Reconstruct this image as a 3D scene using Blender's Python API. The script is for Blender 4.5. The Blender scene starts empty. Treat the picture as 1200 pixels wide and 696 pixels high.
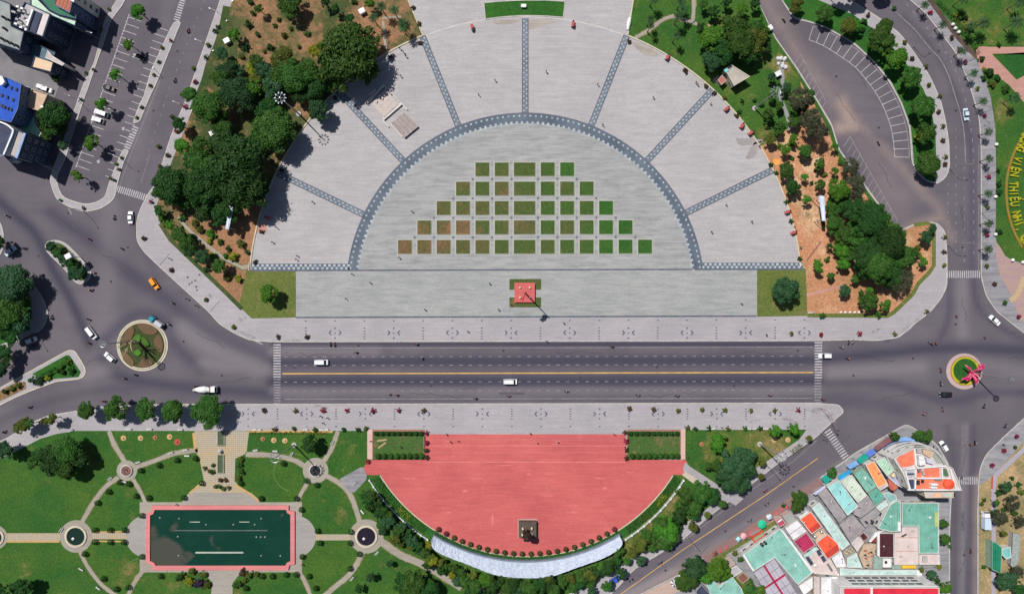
import bpy, bmesh, math, random
import numpy as np
from mathutils import Vector, Matrix
random.seed(7); np.random.seed(7)
R = math.radians
scene = bpy.context.scene
COL = scene.collection
# ------------------------------------------------------------------ camera, sky, sun
S = 0.3            # metres on the ground per photograph pixel
HC = 240.0         # drone height
cam_d = bpy.data.cameras.new('camera'); cam_d.sensor_width = 36; cam_d.lens = 24
cam_d.clip_start = 1; cam_d.clip_end = 9000
cam = bpy.data.objects.new('camera', cam_d); COL.objects.link(cam); cam.location = (0, 0, HC)
scene.camera = cam
SUN_EL = R(57.0)
sun_to = Vector((-30, 31, 0)).normalized()          # horizontal direction towards the sun
world = bpy.data.worlds.new('World'); scene.world = world; world.use_nodes = True
wn = world.node_tree.nodes; wl = world.node_tree.links
bg = wn['Background']; sky = wn.new('ShaderNodeTexSky'); sky.sky_type = 'NISHITA'
sky.sun_disc = False; sky.sun_elevation = SUN_EL; sky.sun_rotation = math.atan2(sun_to.x, sun_to.y)
wl.new(sky.outputs[0], bg.inputs[0]); bg.inputs[1].default_value = 0.055
sun_d = bpy.data.lights.new('sun', 'SUN'); sun_d.energy = 4.7; sun_d.angle = R(0.5); sun_d.color = (1, .955, .9)
sun = bpy.data.objects.new('sun', sun_d); COL.objects.link(sun)
sun_dir = Vector((sun_to.x*math.cos(SUN_EL), sun_to.y*math.cos(SUN_EL), math.sin(SUN_EL)))
sun.rotation_euler = sun_dir.to_track_quat('Z', 'Y').to_euler(); sun.location = sun_dir*300
scene.view_settings.view_transform = 'Standard'; scene.view_settings.look = 'None'
scene.view_settings.exposure = 0.06; scene.view_settings.gamma = 1

# ------------------------------------------------------------------ helpers
def W(x, y, h=0.0):
    """ground or roof point seen at photo pixel (x, y), standing at height h"""
    k = S*(1-h/HC)
    return ((x-600)*k, (348-y)*k)
def WP(pts, h=0.0): return [W(x, y, h) for x, y in pts]

class MB:
    def __init__(s): s.v = []; s.f = []
    def quad(s, a, b, c, d):
        n = len(s.v); s.v += [a, b, c, d]; s.f.append((n, n+1, n+2, n+3))
    def tri(s, a, b, c):
        n = len(s.v); s.v += [a, b, c]; s.f.append((n, n+1, n+2))
    def ngon(s, pts, z):
        n = len(s.v); s.v += [(x, y, z) for x, y in pts]; s.f.append(tuple(range(n, n+len(pts))))
    def prism(s, pts, z0, z1, bottom=False):
        if area(pts) < 0: pts = pts[::-1]
        n = len(s.v); k = len(pts)
        s.v += [(x, y, z0) for x, y in pts] + [(x, y, z1) for x, y in pts]
        for i in range(k):
            j = (i+1) % k; s.f.append((n+i, n+j, n+k+j, n+k+i))
        s.f.append(tuple(range(n+k, n+2*k)))
        if bottom: s.f.append(tuple(range(n+k-1, n-1, -1)))
    def box(s, cx, cy, z0, lx, ly, lz, rot=0.0, top=1.0):
        c, q = math.cos(rot), math.sin(rot)
        n = len(s.v)
        for z, t in ((z0, 1.0), (z0+lz, top)):
            for a, b in ((-1, -1), (1, -1), (1, 1), (-1, 1)):
                x, y = a*lx/2*t, b*ly/2*t
                s.v.append((cx+x*c-y*q, cy+x*q+y*c, z))
        s.f += [(n, n+3, n+2, n+1), (n+4, n+5, n+6, n+7)]
        for i in range(4):
            j = (i+1) % 4; s.f.append((n+i, n+j, n+4+j, n+4+i))
    def cyl(s, cx, cy, z0, r, h, seg=12, r2=None, cap=True):
        r2 = r if r2 is None else r2
        n = len(s.v)
        for z, q in ((z0, r), (z0+h, r2)):
            for i in range(seg):
                a = 2*math.pi*i/seg; s.v.append((cx+q*math.cos(a), cy+q*math.sin(a), z))
        for i in range(seg):
            j = (i+1) % seg; s.f.append((n+i, n+j, n+seg+j, n+seg+i))
        if cap: s.f.append(tuple(range(n+seg, n+2*seg)))
    def tube(s, pts, rad, seg=6):
        rads = rad if isinstance(rad, (list, tuple)) else [rad]*len(pts)
        n0 = len(s.v)
        for k, p in enumerate(pts):
            p = Vector(p)
            d = (Vector(pts[min(k+1, len(pts)-1)])-Vector(pts[max(k-1, 0)])).normalized()
            u = d.cross(Vector((0, 0, 1)))
            if u.length < 1e-3: u = Vector((1, 0, 0))
            u.normalize(); w = d.cross(u)
            for i in range(seg):
                a = 2*math.pi*i/seg
                s.v.append(tuple(p+u*math.cos(a)*rads[k]+w*math.sin(a)*rads[k]))
        for k in range(len(pts)-1):
            for i in range(seg):
                j = (i+1) % seg; a = n0+k*seg
                s.f.append((a+i, a+j, a+seg+j, a+seg+i))
        s.f.append(tuple(n0+i for i in range(seg))[::-1]); s.f.append(tuple(n0+(len(pts)-1)*seg+i for i in range(seg)))
    def lathe(s, cx, cy, prof, seg=24):
        n = len(s.v)
        for r, z in prof:
            for i in range(seg):
                a = 2*math.pi*i/seg; s.v.append((cx+r*math.cos(a), cy+r*math.sin(a), z))
        for k in range(len(prof)-1):
            for i in range(seg):
                j = (i+1) % seg; a = n+k*seg
                s.f.append((a+i, a+j, a+seg+j, a+seg+i))
        if prof[-1][0] > .001: s.f.append(tuple(n+(len(prof)-1)*seg+i for i in range(seg)))
    def ball(s, c, r, seg=8, rings=5, sz=1.0):
        prof = [(max(.001, r*math.sin(math.pi*k/rings)), c[2]-r*sz*math.cos(math.pi*k/rings)) for k in range(rings+1)]
        s.lathe(c[0], c[1], prof, seg)
    def mesh(s, name, mat=None, smooth=False, clean=False):
        me = bpy.data.meshes.new(name); me.from_pydata(s.v, [], s.f); me.update()
        if clean:
            bm = bmesh.new(); bm.from_mesh(me); bmesh.ops.recalc_face_normals(bm, faces=bm.faces); bm.to_mesh(me); bm.free()
        if smooth: me.polygons.foreach_set('use_smooth', [True]*len(me.polygons))
        if mat: me.materials.append(mat)
        return me
def area(p): return sum(p[i][0]*p[(i+1) % len(p)][1]-p[(i+1) % len(p)][0]*p[i][1] for i in range(len(p)))/2
def link(name, data, parent=None, loc=None, rz=None, scale=None):
    o = bpy.data.objects.new(name, data); COL.objects.link(o)
    if parent: o.parent = parent
    if loc is not None: o.location = loc
    if rz is not None: o.rotation_euler = (0, 0, rz)
    if scale is not None: o.scale = scale
    return o
def add(name, mb, mat, parent=None, smooth=False, clean=False, **k): return link(name, mb.mesh(name, mat, smooth, clean), parent, **k)
def struct(o): o['kind'] = 'structure'; return o
def stuff(o): o['kind'] = 'stuff'; return o
def tag(o, label, cat, group=None):
    o['label'] = label; o['category'] = cat
    if group: o['group'] = group
    return o
def copy_tree(o, parent=None):
    c = o.copy(); COL.objects.link(c)
    if parent: c.parent = parent
    for ch in list(o.children): copy_tree(ch, c)
    return c
REG = []                # things whose label gets its place in a row: (object, phrase, place, category, group)
def reg(o, phrase, place, cat, group, x, y): REG.append((o, phrase, place, cat, group, x, y))
ORD = 'first second third fourth fifth sixth seventh eighth ninth tenth eleventh twelfth thirteenth fourteenth fifteenth sixteenth seventeenth eighteenth nineteenth twentieth'.split()
ORD += ['twenty-'+w for w in ORD[:9]]+['thirtieth']+['thirty-'+w for w in ORD[:9]]+['fortieth']+['forty-'+w for w in ORD[:9]]
def offset(poly, d):
    """move a closed polygon inwards by d (world units)"""
    p = poly if area(poly) > 0 else poly[::-1]
    out = []
    n = len(p)
    for i in range(n):
        a = Vector(p[i-1]); b = Vector(p[i]); c = Vector(p[(i+1) % n])
        e1 = (b-a).normalized(); e2 = (c-b).normalized()
        n1 = Vector((-e1.y, e1.x)); n2 = Vector((-e2.y, e2.x))
        m = (n1+n2)
        if m.length < .2: m = n1
        m.normalize(); k = d/max(.45, m.dot(n1))
        out.append(tuple(b+m*k))
    return p, out
def arc(c, r, a0, a1, n):
    return [(c[0]+r*math.cos(R(a0+(a1-a0)*i/n)), c[1]-r*math.sin(R(a0+(a1-a0)*i/n))) for i in range(n+1)]
def smooth_poly(pts, n=3, closed=True):
    """Catmull-Rom through the given points"""
    out = []; L = len(pts)
    for i in range(L if closed else L-1):
        if closed: p0, p1, p2, p3 = pts[i-1], pts[i], pts[(i+1) % L], pts[(i+2) % L]
        else: p0, p1, p2, p3 = pts[max(i-1, 0)], pts[i], pts[i+1], pts[min(i+2, L-1)]
        for k in range(n):
            t = k/n
            out.append(tuple(.5*((2*p1[q])+(-p0[q]+p2[q])*t+(2*p0[q]-5*p1[q]+4*p2[q]-p3[q])*t*t+(-p0[q]+3*p1[q]-3*p2[q]+p3[q])*t**3) for q in (0, 1)))
    if not closed: out.append(tuple(pts[-1]))
    return out
def roundc(pts, r=6.0, n=4):
    """closed outline with its corners rounded"""
    out = []; L = len(pts)
    for i in range(L):
        a, b, c = Vector(pts[i-1]), Vector(pts[i]), Vector(pts[(i+1) % L]); d1, d2 = (a-b).length, (c-b).length
        k = min(r, d1*.45, d2*.45); p, q = b+(a-b).normalized()*k, b+(c-b).normalized()*k
        for j in range(n+1): t = j/n; out.append(tuple(p*(1-t)**2+b*2*t*(1-t)+q*t*t))
    return out
def resample(pts, n):
    P = [Vector(p) for p in pts]; d = [0]
    for i in range(1, len(P)): d.append(d[-1]+(P[i]-P[i-1]).length)
    out = []
    for k in range(n):
        t = d[-1]*k/(n-1); i = 0
        while i < len(P)-2 and d[i+1] < t: i += 1
        q = (t-d[i])/max(1e-6, d[i+1]-d[i]); out.append(tuple(P[i].lerp(P[i+1], min(1, max(0, q)))))
    return out
def polylen(pts): return sum((Vector(pts[i+1])-Vector(pts[i])).length for i in range(len(pts)-1))
def strip(mb, pts, w, z, z0=None):
    """flat ribbon of world width w along world points; with z0 it gets sides"""
    P = [Vector(p) for p in pts]; L = []; Q = []
    for i in range(len(P)):
        d = (P[min(i+1, len(P)-1)]-P[max(i-1, 0)]).normalized(); nrm = Vector((-d.y, d.x))*w/2
        L.append(tuple(P[i]+nrm)); Q.append(tuple(P[i]-nrm))
    for i in range(len(P)-1):
        mb.quad((*Q[i], z), (*Q[i+1], z), (*L[i+1], z), (*L[i], z))
        if z0 is not None:
            mb.quad((*Q[i], z0), (*Q[i+1], z0), (*Q[i+1], z), (*Q[i], z))
            mb.quad((*L[i+1], z0), (*L[i], z0), (*L[i], z), (*L[i+1], z))
    if z0 is not None:
        for i, s_ in ((0, 1), (-1, -1)):
            mb.quad((*L[i], z0), (*Q[i], z0), (*Q[i], z), (*L[i], z))
def sheet(name, pts, z, mat, fn=None, cell=2.0, px=True, parent=None):
    P = WP(pts) if px else pts
    if area(P) < 0: P = P[::-1]
    bm = bmesh.new(); bm.faces.new([bm.verts.new((x, y, z)) for x, y in P])
    if fn:
        bmesh.ops.triangulate(bm, faces=bm.faces)
        xs = [v.co.x for v in bm.verts]; ys = [v.co.y for v in bm.verts]
        for ax, lo, hi in ((0, min(xs), max(xs)), (1, min(ys), max(ys))):
            k = lo+cell
            while k < hi:
                no = (1, 0, 0) if ax == 0 else (0, 1, 0); co = (k, 0, 0) if ax == 0 else (0, k, 0)
                bmesh.ops.bisect_plane(bm, geom=bm.verts[:]+bm.edges[:]+bm.faces[:], plane_co=co, plane_no=no)
                k += cell
    me = bpy.data.meshes.new(name); bm.to_mesh(me); bm.free(); me.materials.append(mat)
    if fn:
        at = me.attributes.new('tone', 'FLOAT', 'POINT')
        co = np.empty(len(me.vertices)*3); me.vertices.foreach_get('co', co); co = co.reshape(-1, 3)
        at.data.foreach_set('value', fn(co[:, 0]/S+600, 348-co[:, 1]/S).astype(np.float32))
    return struct(link(name, me, parent))
def blobs(lst):
    def f(x, y):
        t = np.zeros_like(x)
        for bx, by, r, a in lst: t += a*np.exp(-((x-bx)**2+(y-by)**2)/(r*r))
        return t
    return f
def track(x, y, pts, w):
    best = np.full(x.shape, 1e9)
    for (ax, ay), (bx, by) in zip(pts[:-1], pts[1:]):
        dx, dy = bx-ax, by-ay
        t = np.clip(((x-ax)*dx+(y-ay)*dy)/(dx*dx+dy*dy), 0, 1)
        best = np.minimum(best, (x-ax-t*dx)**2+(y-ay-t*dy)**2)
    return np.exp(-best/(w*w))

# ------------------------------------------------------------------ materials
class NT:
    def __init__(s, name):
        s.m = bpy.data.materials.new(name); s.m.use_nodes = True; s.t = s.m.node_tree
        s.b = s.t.nodes['Principled BSDF']; s.b.inputs['Specular IOR Level'].default_value = .3
        s.pos = s.t.nodes.new('ShaderNodeNewGeometry').outputs['Position']
    def n(s, kind, **k):
        q = s.t.nodes.new(kind)
        for a, b in k.items(): setattr(q, a, b)
        return q
    def l(s, a, b): s.t.links.new(a, b)
    def mapping(s, scale=(1, 1, 1), rot=0.0, src=None):
        m = s.n('ShaderNodeMapping'); s.l(src or s.pos, m.inputs[0]); m.inputs['Scale'].default_value = scale
        m.inputs['Rotation'].default_value = (0, 0, rot); return m.outputs[0]
    def noise(s, scale, detail=4, vec=None, rough=.6, w=0):
        q = s.n('ShaderNodeTexNoise'); s.l(vec or s.pos, q.inputs['Vector'])
        q.inputs['Scale'].default_value = scale; q.inputs['Detail'].default_value = detail; q.inputs['Roughness'].default_value = rough
        return q.outputs[0]
    def ramp(s, fac, a, b, ca=0.0, cb=1.0):
        q = s.n('ShaderNodeMapRange'); s.l(fac, q.inputs[0]); q.inputs[1].default_value = a; q.inputs[2].default_value = b
        q.inputs[3].default_value = ca; q.inputs[4].default_value = cb; return q.outputs[0]
    def mix(s, fac, a, b, mode='MIX'):
        q = s.n('ShaderNodeMix', data_type='RGBA', blend_type=mode)
        for v, i in ((fac, 0), (a, 6), (b, 7)):
            if hasattr(v, 'links') or isinstance(v, bpy.types.NodeSocket): s.l(v, q.inputs[i])
            elif i == 0: q.inputs[0].default_value = v
            else: q.inputs[i].default_value = (*v, 1)
        return q.outputs[2]
    def math(s, op, a, b=0.0):
        q = s.n('ShaderNodeMath', operation=op)
        for v, i in ((a, 0), (b, 1)):
            if isinstance(v, bpy.types.NodeSocket): s.l(v, q.inputs[i])
            else: q.inputs[i].default_value = v
        return q.outputs[0]
    def attr(s, name): return s.n('ShaderNodeAttribute', attribute_name=name).outputs['Fac']
    def grain(s, col, amp=.25, scale=6.0):
        g = s.ramp(s.noise(scale, 3), .3, .7, 1-amp, 1+amp)
        v = s.n('ShaderNodeVectorMath', operation='SCALE'); s.l(col, v.inputs[0]); s.l(g, v.inputs['Scale']); return v.outputs[0]
    def out(s, col, rough=.85, bump=None, strength=.3, dist=.05, metal=0.0):
        if isinstance(col, tuple): s.b.inputs['Base Color'].default_value = (*col, 1)
        else: s.l(col, s.b.inputs['Base Color'])
        s.b.inputs['Roughness'].default_value = rough; s.b.inputs['Metallic'].default_value = metal
        if bump is not None:
            q = s.n('ShaderNodeBump'); q.inputs['Strength'].default_value = strength; q.inputs['Distance'].default_value = dist
            s.l(bump, q.inputs['Height']); s.l(q.outputs[0], s.b.inputs['Normal'])
        return s.m
_c = {}
def mat(name, c1, c2=None, scale=.25, rough=.8, grain=.12, gs=5.0, metal=0.0, lo=.35, hi=.65):
    if name in _c: return _c[name]
    t = NT(name); c2 = c2 or tuple(v*.72 for v in c1)
    n = t.noise(scale, 6)
    col = t.mix(t.ramp(n, lo, hi), c1, c2)
    if grain: col = t.grain(col, grain, gs)
    _c[name] = t.out(col, rough, t.noise(gs, 3), .2, .04, metal); return _c[name]
def plain(name, c, rough=.5, metal=0.0):
    if name in _c: return _c[name]
    t = NT(name); _c[name] = t.out(t.mix(t.ramp(t.noise(1.3, 4), .35, .65), c, tuple(v*.86 for v in c)), rough, metal=metal); return _c[name]
def sheet_metal(name, c, ang=0.0, pitch=.9, c2=None):
    if name in _c: return _c[name]
    t = NT(name)
    v = t.mapping((1, 1, 1), ang)
    w = t.n('ShaderNodeTexWave', wave_type='BANDS', bands_direction='X'); t.l(v, w.inputs[0]); w.inputs['Scale'].default_value = 1/pitch*.314
    w.inputs['Detail'].default_value = 0
    col = t.mix(t.ramp(t.noise(.35, 6), .42, .7), c, c2 or tuple(q*.7 for q in c))
    col = t.mix(t.ramp(t.noise(.8, 7, rough=.7), .52, .68, 0, .6), col, (c[0]*.55+.08, c[1]*.5+.05, c[2]*.45+.03))
    col = t.mix(t.ramp(w.outputs[1], .1, .4, .14, 0), col, tuple(q*.5 for q in c))
    _c[name] = t.out(t.grain(col, .1, 4), .55, w.outputs[1], .5, .06); return _c[name]

# asphalt with tyre wear and blown sand carried by mesh attributes
t = NT('asphalt')
base = t.mix(t.ramp(t.noise(.035, 6), .38, .64), (.125, .110, .129), (.095, .084, .103))
base = t.mix(t.ramp(t.noise(.16, 5, t.mapping((.25, 1.4, 1))), .5, .72, 0, .5), base, (.08, .07, .095))
base = t.mix(t.ramp(t.attr('wear'), 0, 1), base, (.042, .04, .064))
base = t.mix(t.ramp(t.attr('pale'), 0, 1), base, (.205, .183, .2))
base = t.mix(t.math('MULTIPLY', t.attr('dust'), t.ramp(t.noise(.12, 5), .2, .7, .35, 1)), base, (.33, .245, .21))
stain = t.ramp(t.noise(.5, 8, rough=.7), .62, .7, 0, .35)
base = t.mix(stain, base, (.04, .038, .048))
ASPH = t.out(t.grain(base, .12, 3.0), .9, t.noise(8, 3), .25, .02)
def asphalt2(name, c1, c2):
    t = NT(name); col = t.mix(t.ramp(t.noise(.12, 7), .35, .65), c1, c2)
    col = t.mix(t.ramp(t.noise(.6, 8, rough=.7), .6, .7, 0, .4), col, tuple(v*.5 for v in c2))
    return t.out(t.grain(col, .15, 3.0), .9, t.noise(8, 3), .25, .02)
# lawns: greens with dry patches; attribute "tone" adds dry earth
def lawn(name, g1, g2, dry, soil, bias=0.0, use_tone=True):
    t = NT(name)
    col = t.mix(t.ramp(t.noise(.07, 6), .36, .64), g1, g2)
    d = t.math('ADD', t.noise(.11, 8, t.mapping((1, 1, 1), .4), .7), t.attr('tone') if use_tone else 0.0)
    col = t.mix(t.ramp(d, .58-bias, .74-bias), col, dry)
    col = t.mix(t.ramp(t.math('ADD', t.math('MULTIPLY', t.noise(.3, 8, rough=.75), .6), t.math('MULTIPLY', d, .5)), .66-bias*.8, .8-bias*.8), col, soil)
    return t.out(t.grain(t.grain(col, .28, 1.6), .22, 5), .95, t.noise(5, 4), .6, .12)
LAWN = lawn('lawn', (.022, .088, .012), (.048, .112, .014), (.105, .12, .026), (.23, .17, .075), .035)
LAWN_DK = lawn('lawn_deep', (.014, .08, .012), (.03, .112, .012), (.07, .12, .03), (.2, .14, .07), -.06)
LAWN_OLIVE = lawn('lawn_olive', (.088, .125, .025), (.12, .14, .035), (.17, .15, .055), (.26, .17, .08), .03)
DRY = lawn('dry_ground', (.04, .062, .018), (.075, .085, .028), (.18, .115, .055), (.29, .15, .08), .155)
ORANGE = lawn('orange_dirt', (.46, .22, .12), (.34, .175, .085), (.56, .36, .22), (.17, .13, .055), .06)
SCRUB = lawn('scrub_land', (.2, .17, .08), (.34, .25, .13), (.45, .3, .17), (.10, .11, .05), .06)
VERGE = lawn('verge_grass', (.03, .06, .014), (.045, .075, .018), (.09, .085, .03), (.16, .11, .055), .08, False)
def paving(name, c1, c2, c3, streak=.6, brick=None, ang=0.0, dirt=(.3, .27, .25)):
    t = NT(name)
    col = t.mix(t.ramp(t.noise(.05, 6), .36, .64), c1, c2)
    col = t.mix(t.ramp(t.noise(.45, 6, t.mapping((.28, 1.5, 1), ang), .65), .42, .66, 0, streak), col, c3)
    col = t.mix(t.ramp(t.noise(.9, 5, t.mapping((.12, 2.2, 1), ang), .6), .5, .62, 0, .22), col, tuple(min(.8, v*1.3) for v in c1))
    col = t.mix(t.ramp(t.noise(.13, 9, rough=.72), .6, .78, 0, .5), col, dirt)
    if brick:
        b = t.n('ShaderNodeTexBrick'); t.l(t.mapping((1, 1, 1), ang), b.inputs[0]); b.inputs['Scale'].default_value = 1/brick
        b.inputs['Color1'].default_value = (1.06, 1.06, 1.06, 1); b.inputs['Color2'].default_value = (.92, .92, .92, 1); b.inputs['Mortar'].default_value = (.72, .72, .72, 1)
        b.inputs['Mortar Size'].default_value = .05
        col = t.mix(1.0, col, b.outputs[0], 'MULTIPLY')
    return t.out(t.grain(col, .09, 3.5), .8, t.noise(4, 3), .15, .02)
PLAZA_OUT = paving('plaza_stone', (.445, .425, .43), (.395, .375, .385), (.33, .315, .33), .55, 1.2, dirt=(.36, .32, .3))
PLAZA_IN = paving('plaza_grey_stone', (.385, .385, .38), (.33, .335, .335), (.235, .24, .25), .8, 1.2, dirt=(.45, .42, .38))
PLAZA_LOW = paving('plaza_lower_stone', (.375, .385, .375), (.325, .335, .33), (.245, .255, .26), .7, 1.5, dirt=(.5, .47, .41))
WALK = paving('pavement_tiles', (.41, .385, .405), (.35, .33, .35), (.3, .285, .3), .4, 1.0)
WALK_SPECK = paving('pavement_mottled', (.33, .325, .34), (.27, .265, .285), (.16, .16, .19), .8, .9)
RED = paving('red_terrace', (.6, .14, .13), (.49, .1, .102), (.44, .09, .092), .45, 1.0, dirt=(.72, .3, .25))
PINKWALK = paving('pink_path', (.52, .28, .23), (.45, .24, .2), (.38, .2, .17), .4, .8)
TERRA = paving('brown_tiles', (.3, .12, .1), (.25, .1, .09), (.2, .09, .08), .4, .8)
KERB = mat('kerb_stone', (.5, .47, .43), (.36, .34, .32), .5)
KERB_Y = mat('kerb_cream', (.55, .5, .38), (.45, .4, .3), .5)
t = NT('garden_checker')
ch = t.n('ShaderNodeTexChecker'); t.l(t.mapping((1, 1, 1), R(45)), ch.inputs[0]); ch.inputs['Scale'].default_value = 1/.5
ch.inputs[1].default_value = (.42, .36, .26, 1); ch.inputs[2].default_value = (.27, .25, .21, 1)
col = t.mix(t.ramp(t.noise(.12, 7), .42, .66, 0, .6), ch.outputs[0], (.42, .29, .13))
CHECK = t.out(t.grain(col, .14, 3), .85)
CREAM = paving('garden_path', (.37, .335, .285), (.32, .285, .24), (.27, .24, .2), .5, .7, dirt=(.38, .26, .12))
PAINT = mat('road_paint_white', (.46, .44, .46), (.26, .25, .27), .7, lo=.35, hi=.7)
PAINT_THIN = mat('road_paint_worn', (.27, .255, .27), (.16, .15, .165), .6)
PAINT_Y = mat('road_paint_yellow', (.6, .37, .1), (.42, .25, .09), .35)
BAND = mat('band_slate', (.075, .095, .125), (.12, .15, .19), .12)
BAND_LT = mat('band_pale_slate', (.11, .13, .16), (.17, .2, .24), .15)
INLAY_W = mat('inlay_white', (.43, .45, .46), (.26, .3, .34), .5)
INLAY_D = mat('inlay_dark', (.07, .08, .11), (.12, .13, .17), .5)
WHITE = mat('white_paint', (.75, .75, .74), (.6, .6, .6), .5, .5)
CONC = mat('concrete', (.4, .39, .37), (.3, .29, .28), .4)
CONC_DK = mat('concrete_dark', (.17, .17, .17), (.12, .12, .125), .4)
STEEL = plain('galvanised_steel', (.42, .43, .45), .4, .6)
DARK = plain('dark_metal', (.03, .03, .035), .45)
BLACK = plain('tyre_rubber', (.015, .015, .016), .85)
GLASS = plain('vehicle_glass', (.02, .028, .035), .08)
BARK = mat('bark', (.16, .12, .085), (.09, .07, .05), 1.5)
WINDOW = plain('window_glass', (.03, .045, .065), .12)
FRAME = plain('window_frame', (.5, .5, .5), .5)
t = NT('pond_water')
n1 = t.ramp(t.noise(.12, 6, rough=.65), .45, .62)
col = t.mix(n1, (.005, .036, .022), (.007, .042, .025))
col = t.mix(t.ramp(t.math('ADD', t.attr('tone'), t.math('MULTIPLY', t.math('SUBTRACT', t.noise(.25, 7, rough=.65), .5), .9)), .47, .68), col, (.06, .062, .048))
t.b.inputs['Specular IOR Level'].default_value = .5
WATER = t.out(col, .12, t.noise(1.2, 4), .05, .03)
WATER2 = plain('basin_water', (.012, .03, .022), .08)
WATER3 = plain('basin_water_dark', (.022, .016, .028), .08)

def foliage(name, c1, c2, tr=.25, sc=.55):
    t = NT(name)
    oi = t.n('ShaderNodeObjectInfo')
    col = t.mix(t.ramp(t.noise(sc, 4), .35, .65), c1, c2)
    col = t.mix(t.ramp(t.noise(2.6, 2), .3, .7, 0, .35), col, tuple(v*1.7 for v in c2))
    h = t.n('ShaderNodeHueSaturation'); t.l(col, h.inputs['Color'])
    t.l(t.ramp(oi.outputs['Random'], 0, 1, .485, .515), h.inputs['Hue']); t.l(t.ramp(oi.outputs['Random'], 0, 1, .8, 1.25), h.inputs['Value'])
    m = t.out(h.outputs[0], .6); b = t.b
    b.inputs['Specular IOR Level'].default_value = .2
    tl = t.n('ShaderNodeBsdfTranslucent'); t.l(h.outputs[0], tl.inputs[0]); ms = t.n('ShaderNodeMixShader'); ms.inputs[0].default_value = tr
    t.l(b.outputs[0], ms.inputs[1]); t.l(tl.outputs[0], ms.inputs[2])
    t.l(ms.outputs[0], t.t.nodes['Material Output'].inputs[0]); return m
FOL = {
 'g': foliage('leaves_green', (.022, .075, .012), (.05, .12, .018)),
 'd': foliage('leaves_dark', (.012, .052, .011), (.026, .08, .014)),
 'b': foliage('leaves_bright', (.035, .135, .01), (.07, .18, .016)),
 'y': foliage('leaves_yellow', (.14, .17, .01), (.22, .23, .015)),
 'o': foliage('leaves_olive', (.06, .09, .014), (.1, .125, .02)),
 'f': foliage('leaves_feathery', (.035, .055, .025), (.075, .075, .045)),
 't': foliage('leaves_teal', (.016, .062, .022), (.034, .092, .034)),
 'p': foliage('leaves_palm', (.02, .055, .022), (.04, .09, .03)),
 'm': foliage('blossom_maroon', (.13, .012, .03), (.24, .02, .06)),
 'n': foliage('leaves_brown', (.06, .04, .025), (.09, .06, .03)),
 'v': foliage('leaves_purple', (.035, .02, .05), (.06, .03, .07)),
 'h': foliage('hedge_green', (.022, .085, .012), (.04, .115, .018)),
}
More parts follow.
